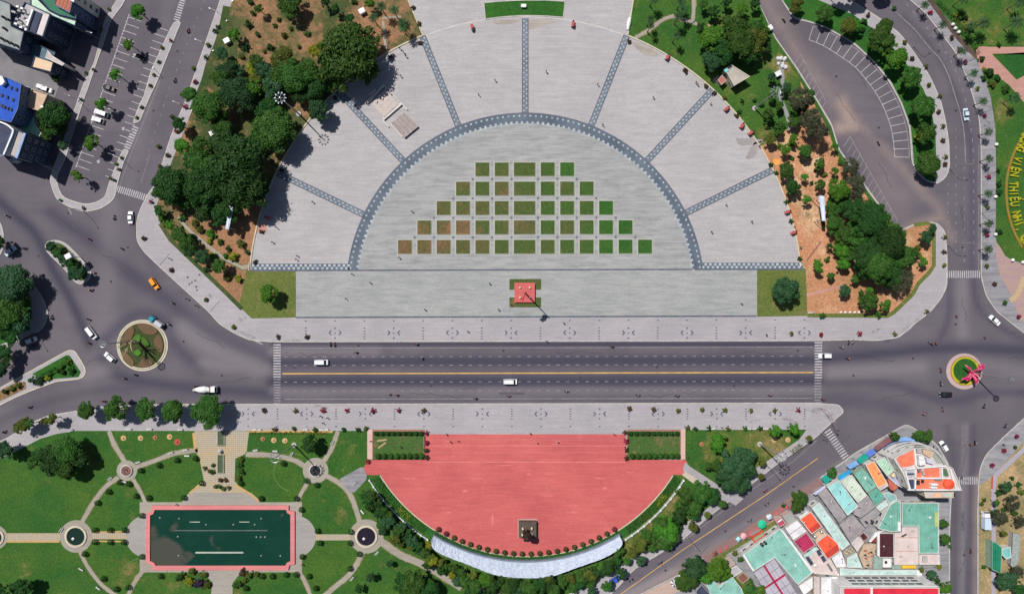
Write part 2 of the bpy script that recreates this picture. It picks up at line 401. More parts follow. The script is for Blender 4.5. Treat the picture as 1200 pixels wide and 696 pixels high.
# ================================================================== THE SETTING
# ---- land beyond, then the road sheet
mb = MB(); mb.quad((-4000, -4000, -.25), (4000, -4000, -.25), (4000, 4000, -.25), (-4000, 4000, -.25))
struct(add('ground', mb, SCRUB))
def road_grid():
    xs = np.arange(-260, 261, 1.3); ys = np.arange(-170, 171, 1.3)
    X, Y = np.meshgrid(xs, ys); nx, ny = len(xs), len(ys)
    co = np.stack([X.ravel(), Y.ravel(), np.zeros(X.size)], 1)
    idx = np.arange(nx*ny).reshape(ny, nx)
    q = np.stack([idx[:-1, :-1], idx[:-1, 1:], idx[1:, 1:], idx[1:, :-1]], -1).reshape(-1, 4)
    me = bpy.data.meshes.new('road'); me.vertices.add(len(co)); me.vertices.foreach_set('co', co.ravel())
    me.loops.add(q.size); me.loops.foreach_set('vertex_index', q.ravel()); me.polygons.add(len(q))
    me.polygons.foreach_set('loop_start', np.arange(0, q.size, 4)); me.polygons.foreach_set('loop_total', np.full(len(q), 4)); me.update()
    x = co[:, 0]/S+600; y = 348-co[:, 1]/S
    wear = np.zeros_like(x); pale = np.zeros_like(x); dust = np.zeros_like(x)
    for pts, w, a in [([(-20, 220), (15, 250), (42, 275), (62, 315), (82, 350), (98, 385), (104, 402)], 7, .8),
                      ([(60, 250), (110, 285), (150, 320), (195, 350), (240, 388), (285, 410), (330, 425)], 10, .55),
                      ([(120, 400), (135, 385), (165, 368), (195, 378), (207, 405), (235, 432)], 8, .5),
                      ([(120, 420), (140, 440), (170, 448), (230, 455), (320, 461)], 7, .6), ([(-20, 500), (60, 470), (150, 455), (320, 463)], 6, .3),
                      ([(318, 424), (960, 422)], 7, .75), ([(318, 447), (960, 446)], 8, .85), ([(318, 404.5), (955, 403)], 2.2, .8), ([(318, 469.8), (955, 469)], 1.8, .25),
                      ([(955, 422), (1040, 414), (1110, 408), (1220, 412)], 8, .7), ([(955, 448), (1040, 449), (1110, 470), (1160, 460), (1230, 462)], 6, .45),
                      ([(1112, 330), (1112, 370), (1100, 400)], 4, .4), ([(1140, 260), (1141, 340), (1160, 375), (1210, 402)], 4, .45),
                      ([(1060, 20), (1095, 60), (1120, 110), (1137, 170), (1140, 260)], 4, .4), ([(1140, 500), (1139, 560), (1133, 700)], 5, .4),
                      ([(1110, 500), (1118, 560), (1118, 700)], 5, .3), ([(960, 500), (880, 560), (790, 625), (720, 672)], 6, .5),
                      ([(1000, 30), (1040, 60), (1080, 105), (1090, 130)], 10, .3), ([(140, 230), (170, 290), (190, 350)], 6, .25),
                      ([(920, 470), (1010, 470), (1060, 480)], 10, .3), ([(1060, 372), (1085, 352), (1040, 398)], 4, .5)]:
        wear = np.maximum(wear, min(1, a*1.3)*track(x, y, smooth_poly(pts, 6, False), w))
    for pts, w, a in [([(215, 385), (250, 408), (300, 430)], 12, .45), ([(240, 425), (310, 432)], 9, .4), ([(975, 437), (1080, 430)], 9, .4), ([(1128, 330), (1128, 390)], 8, .4),
                      ([(1140, 425), (1200, 436)], 10, .25), ([(1132, 500), (1130, 560), (1127, 700)], 4, .35), ([(100, 440), (125, 432)], 9, .3),
                      ([(790, 665), (900, 598), (985, 545)], 5, .35), ([(700, 715), (790, 668)], 6, .7), ([(318, 458), (960, 457)], 4, .3), ([(318, 412), (440, 412)], 6, .35), ([(130, 240), (120, 380)], 14, .2), ([(200, 0), (150, 215)], 9, .15)]:
        pale = np.maximum(pale, min(1, a*1.35)*track(x, y, smooth_poly(pts, 6, False), w))
    for pts, w, a in [([(893, -5), (912, 25), (935, 62), (965, 105), (985, 128), (1012, 152), (1050, 190), (1100, 245), (1115, 280)], 6, .45),
                      ([(900, 0), (940, 70), (985, 125)], 12, .3), ([(985, 120), (1000, 148), (985, 150)], 9, .95), ([(1060, 268), (1100, 256)], 7, .5), ([(1146, 560), (1145, 700)], 5, .5),
                      ([(985, 120), (1060, 250)], 16, .2), ([(700, 722), (760, 690), (850, 637)], 5, .5)]:
        dust = np.maximum(dust, a*track(x, y, pts, w))
    for n, v in (('wear', wear), ('pale', pale), ('dust', dust)):
        me.attributes.new(n, 'FLOAT', 'POINT').data.foreach_set('value', v.astype(np.float32))
    me.materials.append(ASPH); return struct(link('road', me))
road_grid()

def block(name, pts, m, h=.14, kerb=.32, kmat=None, z0=-.02):
    P = WP(roundc(pts)); P, I = offset(P, kerb)
    mb = MB(); mb.prism(P, z0, h-.02); struct(add(name, mb, m))
    mb = MB(); n = len(P)
    for i in range(n):
        j = (i+1) % n
        mb.quad((*P[i], z0), (*P[j], z0), (*P[j], h+.01), (*P[i], h+.01)); mb.quad((*P[i], h+.01), (*P[j], h+.01), (*I[j], h+.01), (*I[i], h+.01))
        mb.quad((*I[i], h+.01), (*I[j], h+.01), (*I[j], h-.03), (*I[i], h-.03))
    struct(add('kerb', mb, kmat or KERB))
C = (615.5, 342.7)
PARKEDGE = [(1088, 259.5), (1072, 262), (1055, 270), (1048, 264), (993, 188), (983, 174), (975, 146), (957, 116), (933, 78), (908, 43), (893, 12), (888, 0), (872, -70)]
NB = [(283, -70), (258, 0), (218, 116), (200, 160), (182, 216), (174, 226), (165, 243), (160, 258), (160, 282), (168, 295), (200, 325), (245, 366), (257, 380), (275, 391), (293, 399),
      (320, 401), (950, 399.7), (1000, 398.5), (1025, 399.5), (1053, 396), (1070, 381), (1090, 366), (1103, 350), (1110, 335), (1110, 300), (1108, 272), (1100, 262)]+PARKEDGE
block('north_pavement', NB, WALK)
NWARC = arc(C, 323.5, 175.3, 111.8, 40); NEARC = arc(C, 323.5, 68.2, 5.3, 40)
LP = [(296, -70), (273, 0), (251, 62), (240, 95), (224, 133), (201, 191), (190, 222), (184, 240), (185, 254), (192, 272), (200, 284), (267, 347), (281, 360), (289, 317), (293, 316)]+NWARC+[(478, 0), (462, -70)]
dryf = blobs([(260, 40, 22, -.35), (245, 90, 12, -.3), (300, 40, 40, .1), (430, 40, 30, .12), (450, 20, 20, .1), (420, 70, 18, .05), (365, 50, 16, .12), (330, 130, 60, -.12), (250, 200, 50, -.1),
              (218, 160, 10, .2), (235, 300, 60, .12), (270, 330, 40, .16), (300, 280, 22, .25), (275, 265, 25, .2), (320, 170, 10, .25), (395, 20, 20, -.1), (190, 262, 12, -.2), (225, 325, 14, -.15), (360, 128, 10, .2)])
sheet('park_ground', LP, .16, DRY, dryf)
# green verge along the west pavement and the hedge line at its foot
mb = MB(); strip(mb, WP(smooth_poly([(266, 8), (258, 45), (246, 75), (240, 96), (226, 130)], 4, False)), 2.6, .18); strip(mb, WP([(188, 262), (200, 281), (240, 319), (268, 346), (284, 362)]), 1.5, .18)
struct(add('grass_verge', mb, VERGE))
sheet('grass_corner', [(289, 317), (347, 317), (347, 372), (295, 373), (280, 359)], .175, LAWN_OLIVE, blobs([(300, 345, 14, .1), (320, 330, 30, .02)]))
PO = [(460, -70), (478, 0), (496, 43)]+NWARC[::-1]+[(292, 308.5), (292, 317.5), (941, 315.5), (940, 308)]+NEARC[::-1]+[(735.5, 42), (742, 0), (755, -70)]
sheet('plaza_floor', PO, .17, PLAZA_OUT)
sheet('inner_plaza', arc(C, 198, 172.2, 7.8, 60), .19, PLAZA_IN)
sheet('lower_plaza', [(347, 317), (886.5, 315.5), (886.5, 371), (347, 372)], .182, PLAZA_LOW)
# plaza ring, spokes and bands
def annulus(mb, r0, r1, a0, a1, z, n=90, z0=None):
    A = WP(arc(C, r0, a0, a1, n)); B = WP(arc(C, r1, a0, a1, n))
    for i in range(n):
        mb.quad((*A[i+1], z), (*A[i], z), (*B[i], z), (*B[i+1], z))
        if z0 is not None:
            mb.quad((*A[i], z0), (*A[i+1], z0), (*A[i+1], z), (*A[i], z)); mb.quad((*B[i+1], z0), (*B[i], z0), (*B[i], z), (*B[i+1], z))
mb = MB(); annulus(mb, 197.5, 209.5, 172.8, 7.4, .205); struct(add('plaza_ring', mb, BAND))
tiles = MB(); darks = MB(); pale = MB()
def tile(m, x, y, s, rot=0.0, z=.222, sy=None):
    m.box(*W(x, y), z-.01, s*S, (sy or s)*S, .01, rot)
annulus(darks, 209.2, 210.3, 172.8, 7.4, .212)
annulus(pale, 195.6, 198.0, 171.9, 8.0, .206)
k = 0
a = 172.0
while a > 8:
    x, y = C[0]+206.6*math.cos(R(a)), C[1]-206.6*math.sin(R(a)); tile(tiles, x, y, 2.0, R(a))
    x, y = C[0]+198.6*math.cos(R(a-.8)), C[1]-198.6*math.sin(R(a-.8)); tile(tiles, x, y, 3.0, R(a), sy=2.5)
    a -= 1.78
spokes = [(154.3, 323), (132.9, 323), (111.9, 323), (90, 320.5), (68.4, 323), (47.2, 323), (26.3, 323)]
for an, r1 in spokes:
    c, s_ = math.cos(R(an)), math.sin(R(an)); P = lambda r, q=0.0: (C[0]+r*c-q*s_, C[1]-r*s_-q*c)
    mb = MB(); strip(mb, WP([P(210), P(r1)]), 6.6*S, .205); struct(add('spoke_band', mb, BAND_LT))
    for q in (-3.4, 3.4): strip(darks, WP([P(210, q), P(r1, q)]), 1.0*S, .212)
    pass
    r = 213; i = 0
    while r < r1-2:
        tile(tiles, *P(r, -1.55 if i % 2 else 1.55), 1.7, R(45+an), .225); r += 2.75; i += 1
for x0, x1, y0, y1 in ((292, 410, 312.8, 312.8), (822, 941, 311.5, 311.5)):
    mb = MB(); strip(mb, WP([(x0, y0), (x1, y1)]), 7.4*S, .205); struct(add('checker_band', mb, BAND))
    x = x0+2; i = 0
    while x < x1-1: tile(tiles, x, y0+(-1.6 if i % 2 else 1.6), 2.7, 0, .225); x += 2.8; i += 1
strip(darks, WP([(293, 317.2), (941, 315.4)]), 1.7*S, .214); strip(darks, WP([(347, 371.9), (886, 370.2)]), 1.7*S, .214)
struct(add('paving_line', darks, INLAY_D)); struct(add('paving_tile', tiles, INLAY_W)); struct(add('paving_border', pale, mat('pale_cut_stone', (.33, .35, .36))))
# low stone edging of the plaza and the light arc across its top
mb = MB()
for pl in (NWARC, NEARC): strip(mb, WP(pl), .45, .42, .1)
strip(mb, WP([(478, 0), (496, 43)]), .4, .42, .1); strip(mb, WP([(735.5, 42), (742, 0)]), .4, .42, .1); strip(mb, WP([(292.5, 317), (293, 308)]), .5, .42, .1)
struct(add('plaza_edging', mb, KERB_Y))
mb = MB(); strip(mb, WP(arc(C, 322.5, 111.5, 68.5, 40)), .35, .2); struct(add('stone_joint', mb, mat('joint_light', (.55, .53, .5))))
# stains left by water on the plaza
stain = asphalt2('wet_stain', (.24, .22, .22), (.31, .285, .28))
mb = MB()
for pts in ([(862, 163), (880, 162), (896, 165), (884, 170), (870, 171), (864, 168)], [(884, 168), (893, 165), (889, 176), (884, 183), (878, 188), (874, 187), (877, 178)]):
    rg = resample(pts+[pts[0]], 40)[:-1]; mb.ngon(WP([(x+random.uniform(-1.1, 1.1), y+random.uniform(-.9, .9)) for x, y in rg])[::-1], .196)
struct(add('damp_patch', mb, stain))
mb = MB()
for pts in ([(578, 25), (600, 23), (608, 24), (607, 28), (590, 29), (580, 28)], [(620, 24), (652, 25), (640, 29), (625, 34), (619, 35)], [(740, 50), (760, 56), (772, 64), (765, 67), (750, 61)]):
    mb.ngon(WP(smooth_poly([(x+random.uniform(-1.2, 1.2), y+random.uniform(-.8, .8)) for x, y in pts], 3))[::-1], .196)
struct(add('worn_patch', mb, paving('scuffed_stone', (.33, .29, .26), (.25, .22, .2), (.4, .36, .31), .7)))
mb = MB(); rs_ = random.Random(3)
for x, y, rx, ry, a in ((1062, 386, 16, 4, -38), (1038, 396, 14, 3, -12), (290, 392, 15, 3.5, 28), (338, 399, 16, 1.6, 0), (283, 374, 5, 3, -45), (375, 477, 11, 4, 0), (402, 474, 8, 2, 0), (925, 492, 15, 5, 5), (955, 480, 12, 5, 0), (885, 493, 9, 3, 0), (1026, 388, 6, 4, 0), (655, 395, 5, 2, 20), (245, 345, 5, 3, 40), (970, 486, 10, 6, 20)):
    for k in range(5):
        q = []; ox_, oy_ = rs_.gauss(0, rx*.45), rs_.gauss(0, ry*.4); c_, s_ = math.cos(R(-a)), math.sin(R(-a)); f = rs_.uniform(.2, .5)
        for i in range(16):
            t_ = 2*math.pi*i/16; e = rs_.uniform(.55, 1.2); u, v = ox_+rx*f*e*math.cos(t_), oy_+ry*f*e*math.sin(t_); q.append((x+u*c_+v*s_, y-u*s_+v*c_))
        P = WP(q); mb.ngon(P if area(P) > 0 else P[::-1], .126+.002*k)
struct(add('damp_patch', mb, mat('pavement_grime', (.2, .185, .2), (.3, .285, .3), .6)))
# grass patch at the top, right-hand corner lawn and dirt park
gp = [(567, 4), (590, 2), (614, 1), (640, 1), (662, 2.5), (660, 21), (640, 19.6), (614, 19), (590, 20.5), (569, 23)]
RPP = [(872, -69), (886, 0), (891, 14), (906, 46), (931, 82), (955, 120), (972, 150), (980, 176), (990, 192), (1046, 268), (1055, 272), (1072, 264), (1088, 262), (1093, 264), (1094, 312), (1088, 320), (1075, 332), (1067, 348), (1046, 368), (1040, 371), (946, 370.5), (943, 316)]
RP = [(757, -70), (742, 0), (735.5, 42)]+NEARC+RPP[::-1]
SPLIT = [(1200, 100)]
gN = [(757, -70), (742, 0), (735.5, 42)]+[p for p in NEARC if p[1] < 172]+[(905, 168), (916, 156), (925, 150), (938, 130), (941, 112), (936, 90), (925, 74), (905, 46), (891, 14), (886, 0), (872, -69)]
sheet('orange_ground', RP, .16, ORANGE, blobs([(955, 250, 20, .12), (1060, 285, 25, .05), (900, 185, 12, .0), (1010, 330, 40, -.05), (940, 210, 20, .1), (965, 350, 30, -.04)]), 2.5)
sheet('park_lawn', gN, .18, LAWN, blobs([(918, 75, 12, .45), (890, 75, 14, .1), (925, 112, 10, .12), (855, 95, 14, .12), (900, 165, 12, .15), (905, 40, 10, .12), (878, 125, 30, .03), (860, 40, 18, .1)]), 2.5)
sheet('corner_lawn', [(887, 316), (944, 314.5), (946, 370), (887, 371)], .175, LAWN_OLIVE, blobs([(935, 330, 20, -.2), (900, 325, 12, -.1), (908, 362, 12, .05), (940, 365, 8, .2)]))
mb = MB(); strip(mb, WP([(946, 369.3), (1040, 370.2), (1047, 366), (1069, 345), (1076, 332), (1089, 319), (1094, 311), (1094, 264), (1086, 261.5), (1071, 264)]), 1.4, .19); struct(add('grass_verge', mb, LAWN_OLIVE))
mb = MB(); strip(mb, WP(RPP[5:10]), 1.3, .19); strip(mb, WP(RPP[1:6]), 1.2, .19); struct(add('grass_verge', mb, LAWN))
WORN = lawn('worn_grass', (.045, .09, .018), (.09, .1, .03), (.2, .16, .07), (.33, .25, .13), .12, False)
# park paths
def path(pts, w, z, m, sm=4, name='path', z0=None):
    if m is CREAM and w > 3:
        mb = MB(); strip(mb, WP(smooth_poly(pts, sm, False) if sm else pts), (w+2.2)*S, z-.008); struct(add('worn_edge', mb, WORN))
    mb = MB(); strip(mb, WP(smooth_poly(pts, sm, False) if sm else pts), w*S, z, z0); return struct(add(name, mb, m))
path([(744, 45), (760, 36), (776, 24), (790, 19)], 4, .19, CREAM); path([(813, -10), (812, 22), (806, 25), (790, 20)], 4.2, .195, CREAM); path([(806, 25), (817, 29)], 4, .187, CREAM, 0); path([(828, 31), (836, 34)], 4.5, .187, PINKWALK, 0)
path([(836, 96), (843, 90)], 5, .187, CREAM, 0); path([(912, 68), (917, 92), (914, 112), (922, 135), (927, 155)], 4.5, .19, paving('grey_path', (.25, .25, .26), (.2, .2, .21), (.3, .3, .3), .4))
path([(209, 255), (222, 270), (240, 285), (262, 302), (285, 314)], 3.6, .185, CREAM); path([(283, 314), (292, 312)], 5, .187, CREAM, 0)
path([(300, 268), (313, 266)], 10, .185, PINKWALK, 0)
path([(448, 22), (470, 20)], 2.6, .185, CREAM, 0); path([(449, 25), (452, 58)], 3, .185, CREAM)
path([(945, 306), (962, 283)], 1.5, .185, TERRA, 0); path([(945, 346), (988, 335)], 3, .185, PINKWALK, 0)
# sand pads
for pts, m in (([(939, 195), (950, 188), (962, 185), (958, 196), (948, 202)], mat('sand', (.62, .42, .27), (.5, .32, .18))), ([(906, 187), (914, 187), (913, 193), (908, 193)], mat('sand2', (.75, .33, .08), (.6, .25, .07)))):
    mb = MB(); mb.ngon(WP(smooth_poly(pts, 3))[::-1], .183); struct(add('sand_patch', mb, m))

# ---- island between curved car park and the bending road
ISLAND = [(894, -70), (915, 0), (930, 23), (950, 27), (967, 33), (1000, 52), (1025, 75), (1042, 97), (1055, 121), (1065, 149), (1067, 174), (1068, 191), (1075, 204), (1085, 213), (1097, 216), (1103, 213), (1110, 206), (1113, 196), (1112, 166), (1108, 141), (1102, 116), (1098, 108), (1090, 90), (1072, 63), (1055, 40), (1033, 23), (1008, 7), (995, 0), (940, -70)]
block('island_pavement', ISLAND, WALK)
IG = [(898, -68), (918, 2), (931, 20), (950, 25.5), (968, 31.5), (1001, 50), (1027, 74), (1044, 96), (1057, 121), (1067, 148), (1069.5, 174), (1070.5, 191), (1077, 203), (1086, 211), (1096, 213.5), (1097, 190), (1096, 158), (1092, 133), (1082, 105), (1062, 75), (1045, 55), (1025, 36), (1000, 18), (955, -1), (925, -60)]
sheet('island_lawn', IG, .16, LAWN_DK, blobs([(1075, 160, 8, .2), (1070, 120, 8, .1), (945, 20, 8, .1)]))
# ---- west pieces: left edge block, corner block, two grass islands
block('west_corner_pavement', [(-80, 190), (-8, 250), (2, 262), (5, 275), (4, 295), (-10, 310), (-80, 330)], WALK)
block('west_park_pavement', [(-80, 345), (5, 313), (22, 317), (33, 325), (50, 347), (57, 365), (55, 378), (48, 388), (33, 393), (18, 402), (-10, 416), (-80, 440)], WALK)
sheet('west_park_lawn', [(-78, 350), (5, 318), (20, 321), (30, 332), (36, 350), (38, 368), (33, 385), (15, 398), (-10, 408), (-78, 430)], .16, LAWN_DK)
block('grass_island_kerb', smooth_poly([(54, 285), (62, 281.5), (73, 283), (84, 291), (104, 313), (107, 323), (101, 331), (90, 332), (74, 314), (55, 295)], 3), WALK)
sheet('island_grass', smooth_poly([(56, 286), (62, 284), (72, 286), (81, 293), (100, 314), (103, 322), (99, 327), (92, 328), (77, 311), (58, 294)], 3), .17, lawn('island_dry_grass', (.035, .07, .015), (.06, .08, .02), (.1, .1, .03), (.12, .09, .05), .1, False))
block('triangle_island', [(-60, 486), (0, 454), (78, 411), (83, 409.5), (88, 411), (91, 415), (100, 430), (101, 437), (98, 442), (92, 444.5), (67, 447), (42, 456), (22, 464), (-60, 505)], WALK, kmat=KERB_Y)
mb = MB(); mb.prism(WP([(38, 438), (78, 416), (82, 416.5), (95, 436), (92, 441.5), (66, 443.5), (52, 446)]), .1, .2); struct(add('hedge_bed', mb, LAWN_DK))
mb = MB(); mb.prism(WP([(-60, 490), (0, 457.5), (22, 446.5), (30, 447.5), (31, 455), (10, 465), (-60, 498)]), .1, .2); struct(add('hedge_bed', mb, DRY))
# parking peninsula bands
block('parking_kerb', [(152, -70), (137, 0), (132, 8), (122, 25), (117, 48), (110, 75), (100, 93), (92, 115), (65, 191), (58, 211), (62, 224), (67, 235), (83, 244), (100, 249), (118, 245), (128, 239), (135, 232), (138, 216), (145, 191), (152, 176), (145, 174), (137, 191), (128, 214), (123, 231), (115, 236), (103, 239.5), (90, 237), (74, 231), (68, 218), (67, 206), (77, 187), (83, 166), (98, 119), (105, 100), (115, 70), (123, 48), (130, 25), (145, 5), (150, -6), (168, -70)], WALK)
block('parking_kerb', [(164, 143), (175, 116), (185, 95), (195, 70), (207, 40), (213, 26), (205, 25), (200, 33), (190, 55), (177, 83), (168, 115), (164, 121), (155, 146)], WALK)
# ---- roundabouts
def disc(name, x, y, r, z0, z1, m, seg=64):
    mb = MB(); mb.cyl(*W(x, y), z0, r*S, z1-z0, seg); return struct(add(name, mb, m))
disc('roundabout_kerb', 167, 404.7, 30, -.02, .16, KERB_Y); disc('roundabout_kerb', 167, 404.7, 28.3, .1, .1701, CONC_DK); disc('roundabout_kerb', 167, 404.7, 27.6, .1, .3, KERB_Y)
disc('roundabout_lawn', 167, 404.7, 26.2, .1, .32, lawn('roundabout_grass', (.035, .05, .015), (.045, .06, .018), (.06, .06, .025), (.07, .05, .03), .05, False))
disc('roundabout_kerb', 1129.7, 435, 21, -.02, .16, paving('pink_kerb_paving', (.5, .38, .36), (.42, .32, .31), (.38, .29, .28), .3, .6))
disc('roundabout_kerb', 1130.7, 434.5, 17.2, .1, .22, mat('kerb_red', (.35, .08, .05))); disc('roundabout_lawn', 1130.7, 434.5, 16.6, .1, .26, mat('yellow_groundcover', (.42, .36, .02), (.3, .3, .02), 1.0, .9, .3, 3)); disc('roundabout_lawn', 1130.7, 434, 14, .1, .3, LAWN_DK)
# ---- east side
EB = [(1020, -70), (1065, 0), (1083, 15), (1100, 37), (1120, 63), (1133, 93), (1140, 115), (1147, 141), (1149, 174), (1149, 325), (1155, 347), (1167, 365), (1200, 391), (1290, 450), (1290, -70)]
block('east_pavement', EB, WALK_SPECK)
EG = [(1045, -68), (1089, 0), (1108, 20), (1127, 45), (1147, 75), (1156, 98), (1161, 116), (1166, 149), (1167, 196), (1166.5, 277), (1168, 287), (1178, 300), (1186, 305), (1200, 309), (1288, 330), (1288, -68)]
sheet('east_lawn', EG, .16, LAWN, blobs([(1140, 25, 18, .13), (1185, 20, 22, .1), (1178, 130, 16, .16), (1150, 10, 12, .1), (1176, 250, 12, -.3), (1172, 180, 8, .08), (1150, 78, 7, .2)]), 2.5)
path([(1086, -4), (1107, 24), (1123, 45), (1145, 68)], 5.5, .175, mat('canal_bed', (.06, .04, .035), (.1, .065, .05), .4), name='ditch')
sheet('pink_path', [(1143, 60), (1148, 54), (1158, 55.5), (1290, 55.5), (1290, 63.5), (1162, 63.5), (1191, 94), (1200, 89), (1290, 60), (1290, 160), (1200, 121), (1182, 100), (1152, 78), (1148, 84), (1146, 74)], .18, PINKWALK)
path([(1140, 45), (1150, 53.5), (1160, 54.3), (1290, 54.3)], 1.2, .2, LAWN_DK, name='hedge_line')
sheet('green_triangle', [(1162.5, 64.5), (1290, 64.5), (1290, 56), (1200, 88), (1191, 94)], .182, LAWN_DK)
sheet('pink_path', [(1166.5, 283), (1172, 290), (1178, 301), (1186, 306), (1200, 310), (1290, 330), (1290, 440), (1195, 375), (1185, 347), (1172, 324), (1167.5, 305)], .165, paving('pink_corner_path', (.4, .26, .26), (.36, .25, .26), (.42, .31, .2), .6, .9))
path([(1200, 325), (1192, 345), (1183, 352)], 6, .18, paving('yellow_path', (.45, .34, .2), (.4, .3, .18), (.36, .26, .15), .5), name='path')
# right-hand block below the roundabout
SEB = [(1290, 430), (1200, 489), (1175, 512), (1155, 532), (1148, 547), (1146, 566), (1145, 600), (1145, 790), (1290, 790)]
block('south_east_pavement', SEB, WALK_SPECK)
sheet('dry_land', [(1290, 470), (1200, 517), (1160, 560), (1147, 569), (1147, 788), (1288, 788)], .16, SCRUB, blobs([(1190, 550, 14, .1), (1170, 590, 12, -.1), (1153, 640, 12, -.15), (1185, 620, 14, -.1), (1195, 690, 14, .2)]))
path([(1290, 470), (1202, 524), (1166, 557), (1164, 572), (1164, 790)], 5.2, .2, paving('culvert_top', (.33, .31, .36), (.3, .28, .33), (.27, .25, .29), .3), 0, 'culvert', .1)
path([(1162.3, 558), (1162, 572)], 1.6, .3, mat('kerb_red_paint', (.5, .08, .06)), 0, 'kerb', .1)
# ---- west building lots, house block on the south-east
mb = MB(); mb.prism(WP([(-80, -70), (118, -70), (96, 0), (83, 60), (70, 100), (52, 150), (42, 180), (-80, 192)]), -.02, .1); struct(add('building_lot', mb, asphalt2('lot_concrete', (.2, .19, .2), (.15, .145, .16))))
HB = [(1000, 531), (1062, 496), (1074, 503), (1098, 520), (1110, 540), (1116, 557), (1115, 580), (1113, 620), (1113, 790), (630, 790), (700, 730), (747, 697), (800, 670), (823, 654), (870, 622), (933, 578), (987, 541)]
block('house_block_pavement', HB, WALK_SPECK)
mb = MB(); strip(mb, WP([(826, 656), (873, 625.5), (936, 581.5), (962, 563)]), 3.2, .155); struct(add('terrace_paving', mb, paving('worn_brown_tiles', (.27, .16, .15), (.23, .15, .15), (.2, .14, .14), .6, .8, dirt=(.36, .3, .29))))
mb = MB(); mb.ngon(WP([(826, 655), (871, 624), (906, 600), (912, 612), (880, 631), (840, 655)])[::-1], .15); struct(add('terrace_paving', mb, PINKWALK))
mb = MB(); mb.ngon(WP([(700, 728), (747, 699), (800, 672), (815, 664), (800, 690), (740, 720)])[::-1], .15); struct(add('terrace_paving', mb, paving('sandy_terrace', (.42, .3, .25), (.36, .27, .24), (.48, .36, .3), .5)))
sheet('yard_grass', [(832, 655), (880, 628), (912, 606), (915, 612), (880, 632), (850, 650), (870, 668), (890, 700), (870, 700), (845, 670)], .165, LAWN_OLIVE)
# ---- south block: pavement, lawn, red terrace, garden paths
SB = [(-80, 552), (10, 512), (33, 496), (58, 486), (90, 481), (117, 476), (200, 472.8), (320, 473), (950, 471.5), (983, 473.5), (990, 482), (976, 494), (962, 507), (958, 511), (935, 527), (905, 548), (881, 567), (862, 582), (845, 594), (830, 606), (800, 632), (774, 648), (743, 667), (722, 690), (700, 712), (620, 790), (-80, 790)]
block('south_pavement', SB, WALK)
SL = [(-78, 566), (0, 537), (23, 526.5), (47, 514), (67, 508), (90, 504.5), (436, 504.5), (436, 541), (800, 541), (800, 503.5), (945, 503), (936, 515), (905, 536), (878, 553), (868, 562), (845, 583), (825, 598), (795, 618), (765, 640), (738, 655), (700, 672), (672, 690), (640, 720), (590, 788), (-78, 788)]
sheet('garden_lawn', SL, .155, LAWN, blobs([(110, 550, 20, .05), (35, 670, 14, .2), (25, 640, 14, .05), (90, 530, 16, .08), (150, 665, 14, .14), (20, 590, 30, -.1), (60, 600, 20, -.1), (70, 660, 25, -.15), (395, 600, 12, .1), (470, 670, 14, .04), (890, 520, 18, .26), (915, 530, 14, .24), (850, 515, 14, .14), (825, 520, 14, .15), (850, 545, 12, .12), (905, 512, 12, .2), (780, 600, 24, .2), (760, 625, 16, .2), (745, 640, 12, .2), (790, 580, 14, .14),
      (700, 680, 30, .1), (600, 690, 30, .06), (520, 660, 14, .08), (290, 545, 40, -.25), (60, 630, 50, -.12), (320, 680, 20, -.2), (385, 650, 20, -.15), (200, 560, 25, -.3), (130, 600, 20, -.2), (315, 555, 25, -.3), (400, 690, 40, -.1), (460, 575, 20, .03)]), 2.5)
CR = (617, 449.6)
REDP = [(431, 541), (437, 538.5), (497.5, 538.5), (499, 508.5), (733, 508.5), (734, 538.5), (803, 538.5), (806, 542), (801, 556), (789, 556)]+arc(CR, 201.5, -32, -148, 60)+[(430, 556), (425.5, 547.5)]
sheet('red_terrace', REDP, .17, RED)
mb = MB(); strip(mb, WP([(499, 541), (733, 541)]), .25, .178); strip(mb, WP([(499, 522), (733, 522)]), .18, .178); strip(mb, WP([(499, 530), (733, 530)]), .1, .178); strip(mb, WP([(499, 515), (733, 515)]), .1, .178); struct(add('terrace_joint', mb, mat('red_joint', (.68, .22, .2))))
mb = MB(); strip(mb, WP(arc(CR, 202.2, -32, -148, 70)), .35, .28, .1); struct(add('terrace_edging', mb, KERB_Y))
mb = MB(); rs_ = random.Random(6)
for x, y, rx, ry in ((524, 517, 5, .8), (538, 516, 3, .6), (628, 518, 3, 1), (653, 517, 4, 1.6), (650, 520, 6, .6), (577, 610, 2, 8), (560, 560, 9, 1.2), (700, 560, 8, 1.4), (740, 553, 6, 1), (480, 560, 10, 1.4), (640, 580, 9, 1.6), (525, 600, 6, 1), (590, 545, 12, .8), (670, 600, 8, 1.4), (708, 572, 5, 2), (545, 575, 4, 2), (600, 625, 8, 1), (620, 555, 3, 1.5)):
    q = [(x+rx*rs_.uniform(.45, 1.15)*math.cos(i*.449), y+ry*rs_.uniform(.45, 1.15)*math.sin(i*.449)) for i in range(14)]; P = WP(q); mb.ngon(P if area(P) > 0 else P[::-1], .176)
struct(add('worn_patch', mb, mat('faded_red', (.6, .17, .155), (.5, .11, .11), .8)))
for x0, x1, y0, y1 in ((430.5, 436.5, 503, 538), (797, 803, 503, 538)):
    mb = MB(); mb.ngon(WP([(x0, y1), (x1, y1), (x1, y0), (x0, y0)]), .172); struct(add('pink_path', mb, paving('pale_pink_path', (.55, .38, .33), (.5, .34, .3), (.45, .3, .27), .4)))
mb = MB(); mb.ngon(WP([(398, 561), (423, 547), (426, 548), (430, 557), (429, 562), (416, 576), (411, 577)])[::-1], .172); struct(add('path', mb, WALK_SPECK))
mb = MB(); mb.ngon(WP([(803, 541), (808, 546), (840, 567), (871, 584), (862, 592), (842, 580), (803, 558), (800, 548)])[::-1], .172); struct(add('path', mb, WALK))
